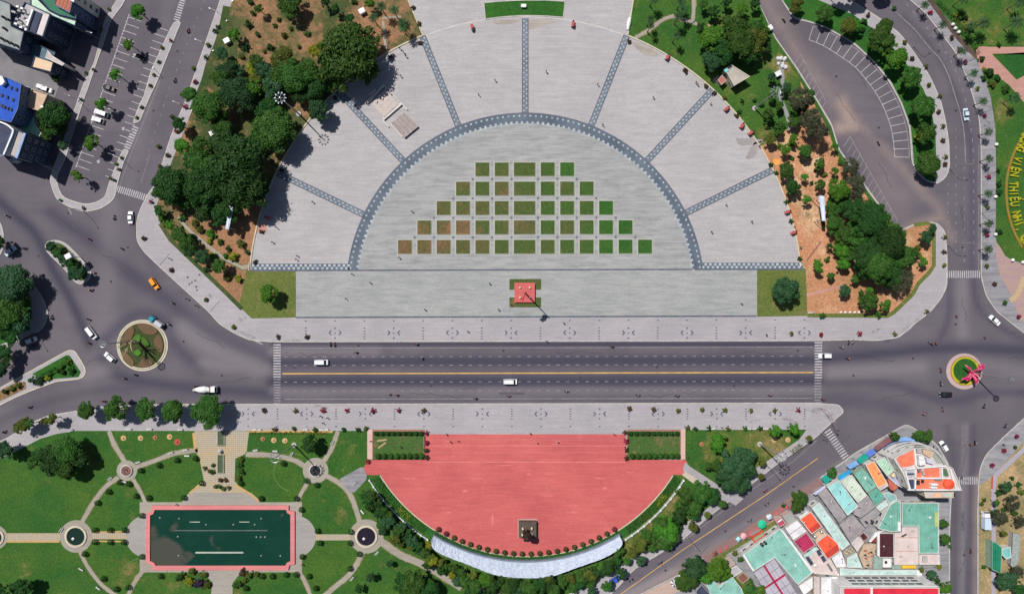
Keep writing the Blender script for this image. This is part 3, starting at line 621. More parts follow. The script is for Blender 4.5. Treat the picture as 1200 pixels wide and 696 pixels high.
mb = MB(); mb.ngon(WP([(799, 556), (803, 552), (818, 562), (826, 571), (820, 572)])[::-1], .176); struct(add('path', mb, paving('cream_path', (.5, .42, .34), (.44, .37, .3), (.4, .33, .27), .4)))
# garden axis and round nodes
sheet('garden_axis', [(228, 504.8), (292, 504.8), (289, 531), (276, 537), (275, 563), (281, 570), (297, 579), (306, 590), (212, 590), (220, 579), (236, 568), (239, 562), (234, 537), (228, 526)], .168, CHECK)
sheet('garden_axis', [(225, 577), (295, 577), (306, 591), (211, 591)], .172, paving('axis_stone', (.36, .33, .3), (.31, .29, .26), (.28, .25, .22), .5, .8))
sheet('garden_axis', [(236, 667), (285, 667), (273, 682), (272, 720), (245, 720), (249, 682)], .168, paving('axis_stone_south', (.38, .35, .31), (.33, .31, .27), (.3, .27, .24), .5, .8))
def mir(pts): return [(519-x, y) for x, y in pts]
paths = [([(128, 505), (134, 520), (146, 540)], 5.5), ([(160, 547), (180, 540), (205, 531), (232, 527)], 5.5), ([(139, 559), (124, 570), (110, 588), (96, 612)], 5.5), ([(156, 561), (166, 578), (172, 592)], 4.6),
         ([(94, 646), (104, 665), (120, 685), (140, 700)], 4.6), ([(170, 666), (160, 678), (152, 694), (148, 705)], 4.6), ([(288, 532), (317, 533), (342, 538), (358, 546)], 6), ([(377, 543), (388, 527), (396, 505)], 5.5),
         ([(380, 556), (398, 566), (412, 582), (422, 612)], 6), ([(363, 561), (353, 578), (347, 592)], 4.6), ([(347, 664), (357, 680), (365, 700)], 4.6), ([(426, 645), (412, 670), (395, 685), (378, 700)], 6),
         ([(447, 634), (470, 650), (500, 663), (541, 688)], 9), ([(560, 690), (580, 695), (600, 700)], 8)]
for p, w in paths: path(p, w*.9, .168, CREAM)
for p, w in [([(-10, 628.5), (74, 628.5)], 8.5), ([(104, 627.5), (152, 627.5)], 7.5), ([(370, 629), (414, 629)], 7)]: path(p, w, .17, CHECK, 0)
for x, y, r in ((149, 551, 12), (89.5, 628, 19), (-5, 629, 14), (429.5, 628, 20), (370, 551, 15)): disc('path_circle', x, y, r, .1, .178, CREAM, 40)
for x, s_ in ((172, 1), (346, -1)):
    P = WP(arc((x, 628), 24.5, 90 if s_ > 0 else -90, 270 if s_ > 0 else 90, 24)); mb = MB(); mb.ngon(P if area(P) > 0 else P[::-1], .174); struct(add('path', mb, paving('bay_paving', (.36, .34, .32), (.32, .3, .28), (.27, .25, .23), .5, .6)))
sheet('pond_surround', [(164, 588), (354, 588), (354, 670), (164, 670)], .163, CREAM)
mb = MB()
for pts in ([(196, 593), (220, 582)], [(124, 615), (150, 615)]): pass
mb = MB(); strip(mb, WP([(227, 507), (229, 526)]), .9, .172); strip(mb, WP([(238, 564), (222, 578)]), .7, .176); strip(mb, WP([(292, 505), (390, 505.6)]), .8, .172); strip(mb, WP([(109, 623), (150, 622.3)]), .5, .172); strip(mb, WP([(109, 633.5), (150, 634)]), .5, .172); strip(mb, WP([(8, 634), (70, 634)]), .7, .172); strip(mb, WP([(276, 568), (296, 580), (304, 587)]), .8, .176)
struct(add('worn_edge', mb, mat('ochre_soil', (.5, .32, .11), (.4, .26, .12), .5)))
mb = MB()
for (cx, cy, r, a0, a1) in ((343, 553, 22, 60, 260), (170, 683, 30, 20, 150)): strip(mb, WP(arc((cx, cy), r, a0, a1, 24)), .25, .165)
struct(add('mown_line', mb, mat('pale_grass', (.12, .2, .05))))

# ---- painted markings
mw = MB(); mt = MB(); my = MB(); Zm = .012
def dash(m, pts, w, on, gap, z=Zm):
    L = polylen(pts); n = int(L/(on+gap)); P = resample(pts, max(2, int(L)*2))
    d = 0
    for k in range(n):
        a = k*(on+gap)/L; b = (k*(on+gap)+on)/L
        i = int(a*(len(P)-1)); j = max(i+1, int(b*(len(P)-1)))
        strip(m, WP([P[i], P[min(j, len(P)-1)]]), w*S, z)
for y0, y1 in ((418.2, 417), (428.3, 427), (447.6, 446.6), (458, 457)): dash(mt, [(333, y0), (951, y1)], .75, 4, 7.4)
strip(mt, WP([(333, 408), (953, 406.6)]), .7*S, Zm); strip(mt, WP([(333, 467.6), (953, 466.6)]), .8*S, Zm); strip(my, WP([(331, 437.8), (953, 436.3)]), 1.5*S, Zm)
def zebra(a, b, width, n, m=None, fill=.5):
    """bars lying across the way from a to b"""
    a = Vector(a); b = Vector(b); d = (b-a)/n; u = d.normalized(); q = Vector((-u.y, u.x))*width/2
    for i in range(n):
        c = a+d*(i+.5); h = d*fill/2; m_ = m or mw
        P = WP([tuple(c-h-q), tuple(c+h-q), tuple(c+h+q), tuple(c-h+q)]); P = P if area(P) > 0 else P[::-1]; m_.ngon(P, Zm)
zebra((324.7, 402.5), (324.7, 443), 8.6, 13); zebra((324.7, 443), (324.7, 474), 8.2, 10, mt, .42); zebra((959, 400), (959, 444), 8.8, 14); zebra((958.5, 444), (958.5, 473.5), 8.4, 9, mt, .5)
zebra((136.5, 221), (172, 232), 8, 15); zebra((159.5, 148), (148.5, 174.5), 7.4, 9); zebra((216, -6), (206.5, 25), 7, 11); zebra((1109, 321.5), (1149, 321.5), 8.4, 16); zebra((1123, 563), (1146, 563), 8.5, 9)
zebra((969, 503.5), (991.5, 536.5), 8.5, 12)
zebra((52, 194.5), (67, 202), 4, 7, mt)
# west avenue and car park
dash(mt, [(240, 0), (196, 110), (166, 205)], .6, 3, 8); strip(mt, WP([(187, 95), (150, 190), (140, 219)]), .6*S, Zm); strip(mt, WP([(176, 180), (165, 215)]), .5*S, Zm)
A = Vector((151.5, 17)); B = Vector((88, 199)); u = (B-A).normalized(); v = Vector((-u.y, u.x))*-1
if v.x < 0: v = -v
dash(mw, [tuple(A), tuple(B)], 1.2, 3.0, .9)
L = (B-A).length; n = 23
for i in range(n):
    p = A+u*(L*(i+.4)/n)
    strip(mw, WP([tuple(p), tuple(p+v*16)]), .75*S, Zm)
    if i % 1 == 0:
        q0 = A+u*(L*(i+.4)/n)+v*36; q1 = q0+v*13
        if 20 < q0.y < 232: strip(mw, WP([tuple(q0), tuple(q1)]), .75*S, Zm)
for x, y in ((144, 151), (115, 189.5)):
    strip(mw, WP([(x-1.5, y-1), (x+1.5, y+1)]), .5, Zm); strip(mw, WP([(x+1.5, y-2), (x-.5, y+2)]), .4, Zm+.004)
# curved car park on the right
IN_ = [(948, 47), (967, 55), (1000, 77), (1012, 90), (1025, 107), (1035, 125), (1044, 149), (1047, 166), (1048.5, 184)]; OUT_ = [(953, 31), (975, 39.5), (1001, 56), (1016, 69), (1033, 88), (1046, 108), (1059, 138), (1064.5, 165), (1065.5, 184.5)]
a_, b_ = resample(smooth_poly(IN_, 4, False), 21), resample(smooth_poly(OUT_, 4, False), 21)
strip(mw, WP(a_), .7*S, Zm); strip(mt, WP(b_), .8*S, Zm)
for p, q in zip(a_, b_): strip(mw, WP([p, q]), .7*S, Zm+.004)
for a0, b0, n in (((938, 64), (968, 119), 8), ((996, 160), (1052, 259), 14)):
    strip(mt, WP([a0, b0]), .7*S, Zm)
    for k in range(n+1):
        p = Vector(a0).lerp(Vector(b0), k/n); strip(mt, WP([tuple(p), (p.x-7.5, p.y+12.5)]), .7*S, Zm+.004)
# bending road
cl = smooth_poly([(1025, -15), (1043, 7), (1058, 22), (1072, 35), (1090, 57), (1102, 70), (1112, 90), (1120, 115), (1126, 135), (1130, 158), (1131.5, 191)], 4, False)
strip(mt, WP(cl), .9*S, Zm)
dash(mt, smooth_poly([(1062, 5), (1082, 28), (1105, 57), (1122, 88), (1132, 120), (1139, 160), (1141, 200), (1141, 310)], 4, False), .8, 4, 8); dash(mt, [(1120, 150), (1120.5, 312)], .7, 3, 8); dash(mt, [(1111, 215), (1111, 290)], .7, 3, 8); dash(mt, [(1130, 195), (1130, 315)], .6, 4, 8)
strip(mt, WP([(1147, 170), (1147, 318)]), .6*S, Zm)
# slanting road with its yellow line and roadside bays
strip(my, WP([(958, 537), (897, 580), (800, 644), (727, 696), (670, 738)]), .9*S, Zm)
strip(mt, WP([(957, 516), (930, 540), (883, 572), (853, 594), (800, 634)]), .6*S, Zm); strip(mt, WP([(880, 571), (870, 581)]), .5*S, Zm)
for x, y in ((910, 554), (893, 547), (820, 609), (806, 620), (797, 626)): strip(mt, WP([(x, y), (x+7, y+8)]), .5*S, Zm+.004)
dash(mt, [(1128, 500), (1127, 690)], .5, 3, 6)
struct(add('road_marking', mw, PAINT)); struct(add('lane_marking', mt, PAINT_THIN)); struct(add('centre_line', my, PAINT_Y))
# road repairs
mb = MB()
for x0, x1, y0, y1 in ((448.5, 950, 419, 437), (449, 760, 438.3, 455)):
    pass
for pts in ([(1120, 60), (1128, 66), (1129, 80), (1120, 78)], [(1113, 196), (1149, 190), (1149, 192), (1113, 198)]): mb.ngon(WP(pts)[::-1], .006)
rp = random.Random(31)
for x, y, l, w, a in ((990, 515, 16, 4, -35), (1128, 610, 4, 22, 0), (190, 120, 3, 22, 20), (600, 461, 30, 3, 0), (860, 590, 16, 3, -35), (1128, 250, 4, 16, 0)):
    mb.box(*W(x, y), -.02, l*S, w*S, .027+rp.uniform(0, .002), R(-a))
struct(add('road_repair', mb, asphalt2('patched_asphalt', (.1, .088, .106), (.085, .076, .095))))
# tar-sealed cracks and manhole covers
mb = MB(); cr = random.Random(8)
for x, y, a, n in ((60, 250, 40, 14), (120, 300, 35, 16), (90, 430, -25, 10), (230, 390, 20, 14), (250, 450, 0, 16), (200, 160, 110, 14), (185, 60, 110, 12), (60, 205, 10, 8), (1000, 415, 5, 18), (1030, 470, -8, 16), (1128, 350, 80, 10), (1180, 420, 0, 12), (1130, 520, 85, 14), (1132, 640, 90, 12), (980, 110, 60, 14), (1030, 190, 55, 12), (1000, 80, 40, 10), (900, 575, -35, 14), (800, 655, -35, 12), (1125, 240, 90, 12), (1095, 45, 55, 12), (350, 413, 0, 20), (480, 461, 0, 22), (650, 413, 0, 20), (760, 462, 0, 20), (870, 413, 0, 14), (620, 424, 0, 18), (540, 455, 0, 10), (110, 150, 110, 12), (140, 90, 110, 12), (1060, 360, 70, 6), (40, 380, 60, 8)):
    p = [(x, y)]; aa = a
    for k in range(n): aa = a+cr.uniform(-38, 38); p.append((p[-1][0]+3*math.cos(R(aa)), p[-1][1]+3*math.sin(R(aa))))
    strip(mb, WP(p), .13, .009)
struct(add('tar_seam', mb, mat('tar', (.03, .028, .033), (.045, .042, .05), 1)))
mb = MB()
for x, y in ((345, 430), (420, 405), (505, 452), (590, 411), (680, 442), (770, 430), (860, 452), (935, 411), (1000, 440), (1070, 420), (1120, 380), (1128, 290), (1127, 560), (1130, 650), (260, 440), (215, 400), (130, 330), (80, 250), (45, 300), (150, 290), (180, 130), (208, 60), (930, 570), (850, 622), (780, 668), (1100, 60), (1120, 130), (980, 90), (1030, 150), (120, 60)): mb.cyl(*W(x, y), .004, .42, .012, 14)
struct(add('manhole_cover', mb, mat('manhole_iron', (.05, .045, .045), (.035, .03, .03), 2)))
# pavement inlays: dots and chevrons
mb = MB()
def inl(x, y, s=1.6, rot=0.0, sy=None): tile(mb, x, y, s, rot, .142, sy)
i = 0; x = 358.5
while x < 1010:
    if x < 975:
        inl(x, 375.9-.0018*(x-358), 2.2, 0, 1.2)
        if i % 2 == 0:
            for y in (384.5, 387.8, 391, 394.2, 397): inl(x, y-.0012*(x-358), 2.1, 0, 1.1)
        else:
            inl(x, 384.5, 1.8); inl(x, 390.3, 1.5); inl(x, 396, 1.8)
            s_ = 1 if (i//2) % 2 else -1
            for cx in (-5.8, 5.8):
                sg = 1 if (cx < 0) == (s_ > 0) else -1
                inl(x+cx, 388.6, 3.6, -sg*R(45), 1.4); inl(x+cx, 391.2, 3.6, sg*R(45), 1.4)
    x += 34.35; i += 1
i = 0; x = 291
while x < 960:
    inl(x, 499.5, 2.2, 0, 1.2)
    if i % 2 == 1 or False:
        for y in (479, 482, 484.8, 487.6, 490.5): inl(x-8 if x < 300 else x, y, 2.0, 0, 1.1)
    else:
        inl(x, 479, 1.7); inl(x, 485, 1.5); inl(x, 490.5, 1.7)
        s_ = 1 if (i//2) % 2 == 0 else -1
        for cx in (-6, 6):
            sg = 1 if (cx < 0) == (s_ > 0) else -1
            inl(x+cx, 483.5, 3.6, -sg*R(45), 1.4); inl(x+cx, 486.1, 3.6, sg*R(45), 1.4)
    x += 34.3; i += 1
for cx, cy, n, ax, ay in ((194, 303, 6, 2.0, -2.3), (252, 359, 7, 2.0, -2.2)):
    for k in range(n): inl(cx+(k-n/2)*ax, cy+(k-n/2)*ay, 1.5, R(45), 1.2)
for x, y in ((220, 325), (225, 331), (230, 336), (229, 329), (222, 333), (234, 322), (231, 340)): inl(x, y, 2.2, R(30))
struct(add('pavement_inlay', mb, mat('inlay_blue_grey', (.07, .07, .12), (.12, .12, .17), .5)))
# ================================================================== VEGETATION
def quads_mesh(name, cen, nor, size, m, elong=1.5, jitter=.35, rng=None):
    n = len(cen); rng = rng or np.random
    nor = nor/np.linalg.norm(nor, axis=1, keepdims=True)
    r = rng.normal(size=(n, 3)); u = np.cross(nor, r); u /= np.linalg.norm(u, axis=1, keepdims=True)+1e-9; v = np.cross(nor, u)
    s = (size*(1+jitter*rng.uniform(-1, 1, n)))[:, None]
    u = u*s*elong/2; v = v*s/2
    co = np.stack([cen-u, cen-v*.9, cen+u, cen+v*.9], 1).reshape(-1, 3)      # a pointed leaf-clump outline
    me = bpy.data.meshes.new(name); me.vertices.add(4*n); me.vertices.foreach_set('co', co.ravel())
    me.loops.add(4*n); me.loops.foreach_set('vertex_index', np.arange(4*n)); me.polygons.add(n)
    me.polygons.foreach_set('loop_start', np.arange(0, 4*n, 4)); me.polygons.foreach_set('loop_total', np.full(n, 4)); me.update(); me.materials.append(m); return me
def crown_points(rng, lobes, per, depth=.25, flat=.72, spread=.62, ragged=.17):
    """leaf positions over many lobes filling a flattened dome of radius 1"""
    L = []
    for k in range(lobes):
        a = rng.uniform(0, 2*math.pi); q = math.sqrt(rng.uniform(0, 1))*spread
        L.append((q*math.cos(a), q*math.sin(a), (1-q*q)*.42*rng.uniform(.4, 1.15), rng.uniform(.24, .42)))
    for k in range(int(lobes*.7)):
        a = 2*math.pi*k/(lobes*.7)+rng.uniform(-.2, .2); q = rng.uniform(.55, .98)
        L.append((q*math.cos(a), q*math.sin(a), rng.uniform(-.16, .16), rng.uniform(.12, .28)))
    P = []; Nn = []
    for x, y, z, r in L:
        n = int(per*(r/.3)**2)
        d = rng.normal(size=(n, 3)); d /= np.linalg.norm(d, axis=1, keepdims=True); d[:, 2] = np.where(d[:, 2] < -.35, -d[:, 2], d[:, 2])
        rr = r*(1-depth*rng.uniform(0, 1, n)**1.5)*(1+ragged*rng.normal(size=n))
        P.append(np.array([x, y, z])+d*rr[:, None]*np.array([1, 1, flat])); Nn.append(d+rng.normal(size=(n, 3))*.55+np.array([0, 0, .25]))
    return np.concatenate(P), np.concatenate(Nn)
def make_crown(name, kind, seed, lobes, per, leaf, **k):
    rng = np.random.RandomState(seed); p, n = crown_points(rng, lobes, per, **k)
    return quads_mesh(name, p, n, leaf, FOL[kind], 1.6 if kind != 'f' else 3.4, rng=rng)
TIER = {'large': (26, 430, .062), 'medium': (15, 260, .095), 'small': (10, 150, .135)}
_crowns = {}
def crown(kind, tier, var):
    key = (kind, tier, var)
    if key not in _crowns:
        lobes, per, leaf = TIER[tier]
        if kind == 'f': _crowns[key] = make_crown('crown', kind, 11*var+3, int(lobes*1.0), int(per*.62), leaf*.62, ragged=.38, spread=.75, depth=.6)
        else: _crowns[key] = make_crown('crown', kind, 17*var+5+ord(kind), lobes, per, leaf)
    return _crowns[key]
def trunk_mesh(var, bare=False):
    rng = random.Random(var); mb = MB()
    mb.tube([(0, 0, 0), (.01, .0, .35), (.02, .01, .6), (0, .02, .8)], [.075, .055, .045, .03], 7)
    for k in range(5):
        a = k*1.256+rng.uniform(-.4, .4); z = rng.uniform(.4, .62); r = rng.uniform(.4, .62)
        mb.tube([(0, 0, z), (r*.5*math.cos(a), r*.5*math.sin(a), z+.2), (r*math.cos(a), r*math.sin(a), z+.36)], [.03, .02, .008], 5)
    return mb.mesh('trunk', BARK)
_trunks = [trunk_mesh(k) for k in range(3)]
def base_at(x, y, h): return W(x, y, h)
KN = {'g': 'mid green', 'd': 'dark green', 'b': 'bright green', 'y': 'yellow-green', 'o': 'olive green', 'f': 'feathery grey-green', 't': 'blue-green', 'v': 'purple-leaved', 'n': 'brownish'}
ZONES = [
 ('in the dry park west of the plaza', 'dry park', lambda x, y: 180 < x < 500 and y < 372),
 ('on the green lawn right of the plaza top', 'top lawn', lambda x, y: 735 < x < 912 and y < 110),
 ('along the grass beside the right park path', 'path lawn', lambda x, y: 850 < x < 960 and y < 172),
 ('in the green strip inside the road bend', 'bend strip', lambda x, y: 905 < x < 1105 and y < 215 and (y < 60 or x > 1020)),
 ('on the orange dirt right of the plaza', 'orange dirt', lambda x, y: 885 < x < 1112 and y < 375),
 ('by the far right park', 'far right', lambda x, y: x > 1080 and y < 400),
 ('beside the blue and tan buildings top left', 'top left houses', lambda x, y: x < 82 and y < 200),
 ('in the top left car park', 'car park', lambda x, y: x < 180 and y < 235),
 ('in the long road island on the left', 'long island', lambda x, y: 50 < x < 110 and 270 < y < 335),
 ('in the wooded corner at the left edge', 'left corner', lambda x, y: x < 60 and y < 425),
 ('in the triangular road island on the left', 'triangle', lambda x, y: x < 105 and y < 475),
 ('on the pavement left of the boulevard', 'south pavement', lambda x, y: x < 270 and y < 504),
 ('on the garden lawn round the long pond', 'garden', lambda x, y: x < 425 and y < 700),
 ('in the shrubbery left of the red terrace', 'left shrubbery', lambda x, y: x < 512 and y < 645),
 ('behind the curved white wall', 'behind wall', lambda x, y: x < 740 and y > 640),
 ('on the triangular lawn right of the terrace', 'right lawn', lambda x, y: 800 < x < 955 and y < 575 and x+y*1.4 < 1690),
 ('between the red terrace and the slanting road', 'road shrubbery', lambda x, y: x < 860 and y < 655 and (x-600)*.66+y < 780),
 ('in front of the coloured roofs', 'roofs', lambda x, y: x < 1125),
 ('on the dry land at the lower right', 'dry land', lambda x, y: True)]
def zone(x, y):
    for ph, n, f in ZONES:
        if f(x, y): return ph, n
tree_n = 0
def tree(x, y, r, kind='g', hc=None, noun='tree'):
    global tree_n
    dd = math.hypot(x-617, y-449.6)
    if y > 545 and 195 < dd < (229+.75*r if 500 < x < 735 and y > 640 else 217.5+r):
        an_ = math.degrees(math.atan2(449.6-y, x-617)); k = ((229+.75*r) if -119 < an_ < -61 else (217.5+r))/dd; x, y = 617+(x-617)*k, 449.6+(y-449.6)*k
    rm = r*S; tree_n += 1
    if hc is None: hc = 2.6+.78*rm
    rm *= (1-hc/HC)
    tier = 'large' if r >= 17 else 'medium' if r >= 9 else 'small'
    px, py = W(x, y, hc)
    low = r < 6.6; t = bpy.data.objects.new('bushy_shrub' if low else {'y': 'flowering_tree', 'f': 'feathery_tree'}.get(kind, 'broadleaf_tree'), None); COL.objects.link(t); t.location = (px, py, .14)
    v = tree_n % 3
    c = link('crown', crown(kind, tier, v), t, (0, 0, hc-.14-.1*rm), random.uniform(0, 6.28), (rm*random.uniform(.92, 1.2), rm*random.uniform(.92, 1.2), rm*random.uniform(.85, 1.05)))
    link('trunk', _trunks[v], t, (0, 0, 0), random.uniform(0, 6.28), (rm*.8+.6, rm*.8+.6, hc-.14))
    size = 'huge' if r >= 24 else 'large' if r >= 15 else 'medium' if r >= 10 else 'small'
    ph, _ = zone(x, y)
    reg(t, f'bushy {KN[kind]} shrub' if low else f'{size} {KN[kind]} tree', ph, 'shrub' if low else 'tree', ('bushy shrubs ' if low else 'trees ')+ph, x, y); return t
_bush = {}
def bush(x, y, r, kind='g', phrase=None, ph=None, name='shrub', cat='shrub', z=.16, group=None):
    """low plants, too small in the photograph to show parts"""
    rm = r*S; key = (kind, (int(x)+int(y)) % 3)
    if key not in _bush:
        rng = np.random.RandomState(key[1]*7+ord(kind)); p, n = crown_points(rng, 7, 60, flat=.9, spread=.5); p[:, 2] += .28
        _bush[key] = quads_mesh('shrub', p, n, .2, FOL[kind], 1.4, rng=rng)
    o = link(name, _bush[key], None, (*W(x, y, rm*.6), z+.15*rm), random.uniform(0, 6.28), (rm*1.05, rm*1.05, rm*.95))
    q, _ = zone(x, y)
    reg(o, phrase or f'low {KN.get(kind, "green")} shrub', ph or q, cat, group or 'shrubs '+(ph or q), x, y); return o
# clipped ball shrub
rng = np.random.RandomState(3); d = rng.normal(size=(420, 3)); d /= np.linalg.norm(d, axis=1, keepdims=True)
d = d[d[:, 2] > -.6]; _ball = quads_mesh('ball_shrub', d*(.93+.08*rng.uniform(-1, 1, len(d)))[:, None]+np.array([0, 0, .75]), d+rng.normal(size=d.shape)*.35, .24, FOL['d'], 1.2, rng=rng)
_ball_h = _ball.copy(); _ball_h.materials[0] = FOL['h']
_ball_m = _ball.copy(); _ball_m.materials[0] = foliage('leaves_dull_maroon', (.09, .02, .03), (.13, .035, .04))
def ball(x, y, r=3.2, me=None, phrase='dark clipped ball shrub', ph='along the garden paths', name='ball_shrub', group='clipped ball shrubs along the garden paths', z=.16):
    rm = r*S; o = link(name, me or _ball, None, (*W(x, y, rm), z), random.uniform(0, 6), (rm, rm, rm*1.05)); reg(o, phrase, ph, 'shrub', group, x, y); return o
# palm
def palm_mesh(seed, nf=15):
    rng = random.Random(seed); mb = MB()
    for k in range(nf):
        a = 2*math.pi*k/nf+rng.uniform(-.15, .15); up = rng.uniform(.15, .55); L = rng.uniform(.85, 1.08); prev = None
        for i in range(7):
            t = i/6; q = L*t; z = up*math.sin(t*2.2)-.35*t*t
            p = Vector((q*math.cos(a), q*math.sin(a), z)); w = .17*math.sin(math.pi*min(1, t*.85+.12)); sd = Vector((-math.sin(a), math.cos(a), 0))
            if prev:
                pp, pw = prev
                for sg in (-1, 1):
                    o1 = pp+sd*sg*pw+Vector((0, 0, -pw*.5)); o2 = p+sd*sg*w+Vector((0, 0, -w*.5))
                    m1 = pp.lerp(p, .72)
                    mb.quad(tuple(pp), tuple(m1), tuple((o1+o2)/2+Vector((math.cos(a), math.sin(a), 0))*.06), tuple(o1))
            prev = (p, w)
    return mb.mesh('fronds', FOL['p'])
_palms = [palm_mesh(k) for k in range(3)]
pt = MB(); pt.tube([(0, 0, 0), (.15, .05, .35), (.1, .1, .7), (0, 0, 1)], [.22, .16, .13, .12], 7); _ptr = pt.mesh('trunk', BARK)
def palm(x, y, r, ph, group, h=6.5, phrase='green palm'):
    t = bpy.data.objects.new('palm_tree', None); COL.objects.link(t); t.location = (*W(x, y, h), .15); rm = r*S*.97
    link('crown', _palms[int(x) % 3], t, (0, 0, h-.15), random.uniform(0, 6), (rm, rm, rm)); link('trunk', _ptr, t, (0, 0, 0), random.uniform(0, 6), (1, 1, h-.15))
    reg(t, phrase, ph, 'palm', group, x, y)

T = '''245 125 20 g|277 110 18 t|234 176 13 g|275 189 33 d 11|320 153 22 g|331 86 16 g|214 172 9 b|200 217 20 d|240 220 23 d|281 212 30 d 10|237 247 12 d|262 250 15 d|235 191 14 g|222 110 9 g|260 150 12 g
186 246 6 d|209 275 9 g|217 283 9 g|223 292 9 d|200 263 6 b|236 301 8 t|256 312 9 g|315 344 11 b|339 3 13 g|408 65 34 g 9|332 70 15 o|347 90 19 g|324 96 14 t|362 84 14 g|373 130 13 t|313 128 14 d|309 82 11 t
300 72 8 g|371 104 13 d|369 60 8 y|293 104 14 b|299 92 8 o|392 95 12 g|430 82 14 g|350 112 9 d|269 81 9 t|258 92 10 g|210 146 9 d|304 218 10 d|216 238 8 g
273 40 7 b|260 62 7 t|258 83 7 t|303 10 6 g|302 68 6 b|410 23 6 d|393 10 5 d|433 3 6 b|305 222 9 d|381 2 6 d
825 5 6 g|836 13 7 d|851 2 6 d|870 11 7 b|884 3 7 d|822 33 6 d|835 45 15 b|861 30 14 g|848 61 14 d|869 51 18 g|884 33 11 g|887 49 14 o|877 62 12 d|835 70 11 t|898 55 6 d|897 36 6 b
904 90 5 t|905 112 5 g|914 124 5 g|901 134 7 g|913 150 7 g|903 163 7 o|930 163 6 b|921 176 6 b|943 178 8 g|961 192 7 g|922 200 9 g|943 208 5 b|930 220 9 d|961 217 7 g|945 233 6 b|978 172 5 b|978 200 5 b
996 195 9 f|936 115 13 f 8|951 140 14 f 8|958 153 12 f 8|931 142 7 g|921 103 6 t|950 110 5 g|940 128 8 d|1007 211 8 f|982 222 13 b 8|999 222 14 f|978 242 11 g|998 243 13 d|978 262 11 g|990 276 12 g
1019 257 17 d 9|1036 266 15 g|1011 279 16 g|1041 285 18 d 9|1017 297 17 d 9|1029 311 18 g 9|1055 301 15 g|1067 297 9 g|1014 317 12 d|1058 328 13 f|1045 325 14 d|985 292 9 b|988 308 8 b|959 312 8 b|974 323 5 g
990 340 7 t|1019 341 5 b|1018 353 10 g|1037 357 7 b|1003 327 5 g|921 340 15 t 6|1093 267 5 t|1085 278 7 t|1082 306 6 b|972 288 4 d|1052 275 9 g|1004 262 10 g|995 300 8 g
933 7 8 o|967 16 9 g|994 31 9 o|1005 29 7 b|1032 46 15 g|1037 31 10 g|1050 67 15 b|1068 91 14 g|1081 126 15 g|1086 155 12 g|1078 160 6 y|1087 192 14 g
12 333 20 t|22 349 14 g|8 367 20 g|22 374 15 t|11 390 14 d|3 413 9 d|28 335 10 d|2 350 14 d|59 289 6 t|66 296 6 d|75 305 7 t|84 312 7 d|90 320 9 t|-4 284 10 d|8 421 7 d|0 432 9 t
62 138 18 d 8|55 129 11 d|57 148 12 g|70 150 9 d|66 92 5 d|73 170 5 t|70 14 0 d
162 14 9 b 5.5|151 52 7 b 5.5|136 88 8 b 5.5|120 122 8 b 5.5|107 167 9 b 5.5|90 206 7 b 5.5
26 500 9 o 5|34 497 6 g 5|60 491 7 o 5|53 494 5 o 5|101 481 11 g 5.5|135 480 13 g 6|170 479 13 g 6|202 481 14 g 6|242 481 17 g 7|5 527 11 t|78 527 17 g|62 541 16 d|50 533 10 d|76 549 14 g|90 538 12 d|38 543 7 g|25 687 11 d|3 690 8 d|363 520 11 d
430 582 8 d|440 577 8 g|448 599 7 d|434 594 6 d|454 611 8 t|467 622 7 g|463 632 6 o|483 634 7 t|474 613 6 t|499 648 7 g|490 640 6 d|460 600 6 g|445 588 5 d|508 655 7 y|500 662 5 d|520 650 5 o|517 668 6 d|532 664 6 g|546 680 8 g|555 668 6 o|570 674 9 b|557 687 9 g|586 677 6 d|602 681 9 d|615 678 7 g|633 686 9 d|642 677 7 o|593 690 8 g|620 690 9 g|647 690 8 d
485 685 16 g|472 684 12 d|500 688 12 d|456 660 4 t|434 676 5 t|420 690 5 d|530 674 5 y|540 670 6 g|578 664 6 g|512 640 6 o|575 688 8 d|606 692 8 t
822 577 13 g|804 580 10 g|835 582 9 d|814 595 9 g|813 605 6 d|829 604 4 o|847 591 5 g|812 617 6 o|779 620 15 b 5|771 613 12 g|781 632 12 g|749 638 9 o|756 626 8 g|721 655 6 d|711 663 9 d|728 671 7 d|735 658 5 g|690 668 8 o|678 671 7 g|678 684 6 d|645 681 7 d|658 673 7 g|668 677 7 o|685 678 7 d|693 693 5 t|751 657 6 t|764 643 5 g|711 686 7 g|698 667 7 d|703 660 7 b|648 692 8 g|795 608 8 d|765 632 7 g|741 648 6 o
814 664 13 t 6|802 681 12 g|840 666 14 b 6|809 677 11 g|828 672 10 b|851 673 8 b|842 518 11 b 5|863 543 16 t 6|855 561 15 t 6|872 535 12 t|868 566 10 t|840 545 7 g|830 546 5 g|908 505 8 b|931 502 8 b|893 541 5 o|948 514 4 o|892 558 4 o|878 550 9 t
1048 511 6 g|1077 510 7 g|1087 511 7 g|975 553 6 g|938 583 9 g|934 592 8 g|1106 613 6 g|1107 632 6 g|1107 688 8 b|1092 673 5 t|890 692 7 b|879 690 6 g
1172 606 9 f|1180 570 6 t|1187 588 8 f|1180 680 11 t|1192 672 8 f|1168 589 4 g|1195 610 7 f|1166 600 4 d|1177 625 4 o|1195 690 8 d'''
for line in T.split('\n'):
    for it in line.split('|'):
        q = it.split(); x, y, r = map(float, q[:3])
        if r > 0: tree(x, y, r, q[3], float(q[4]) if len(q) > 4 else None)
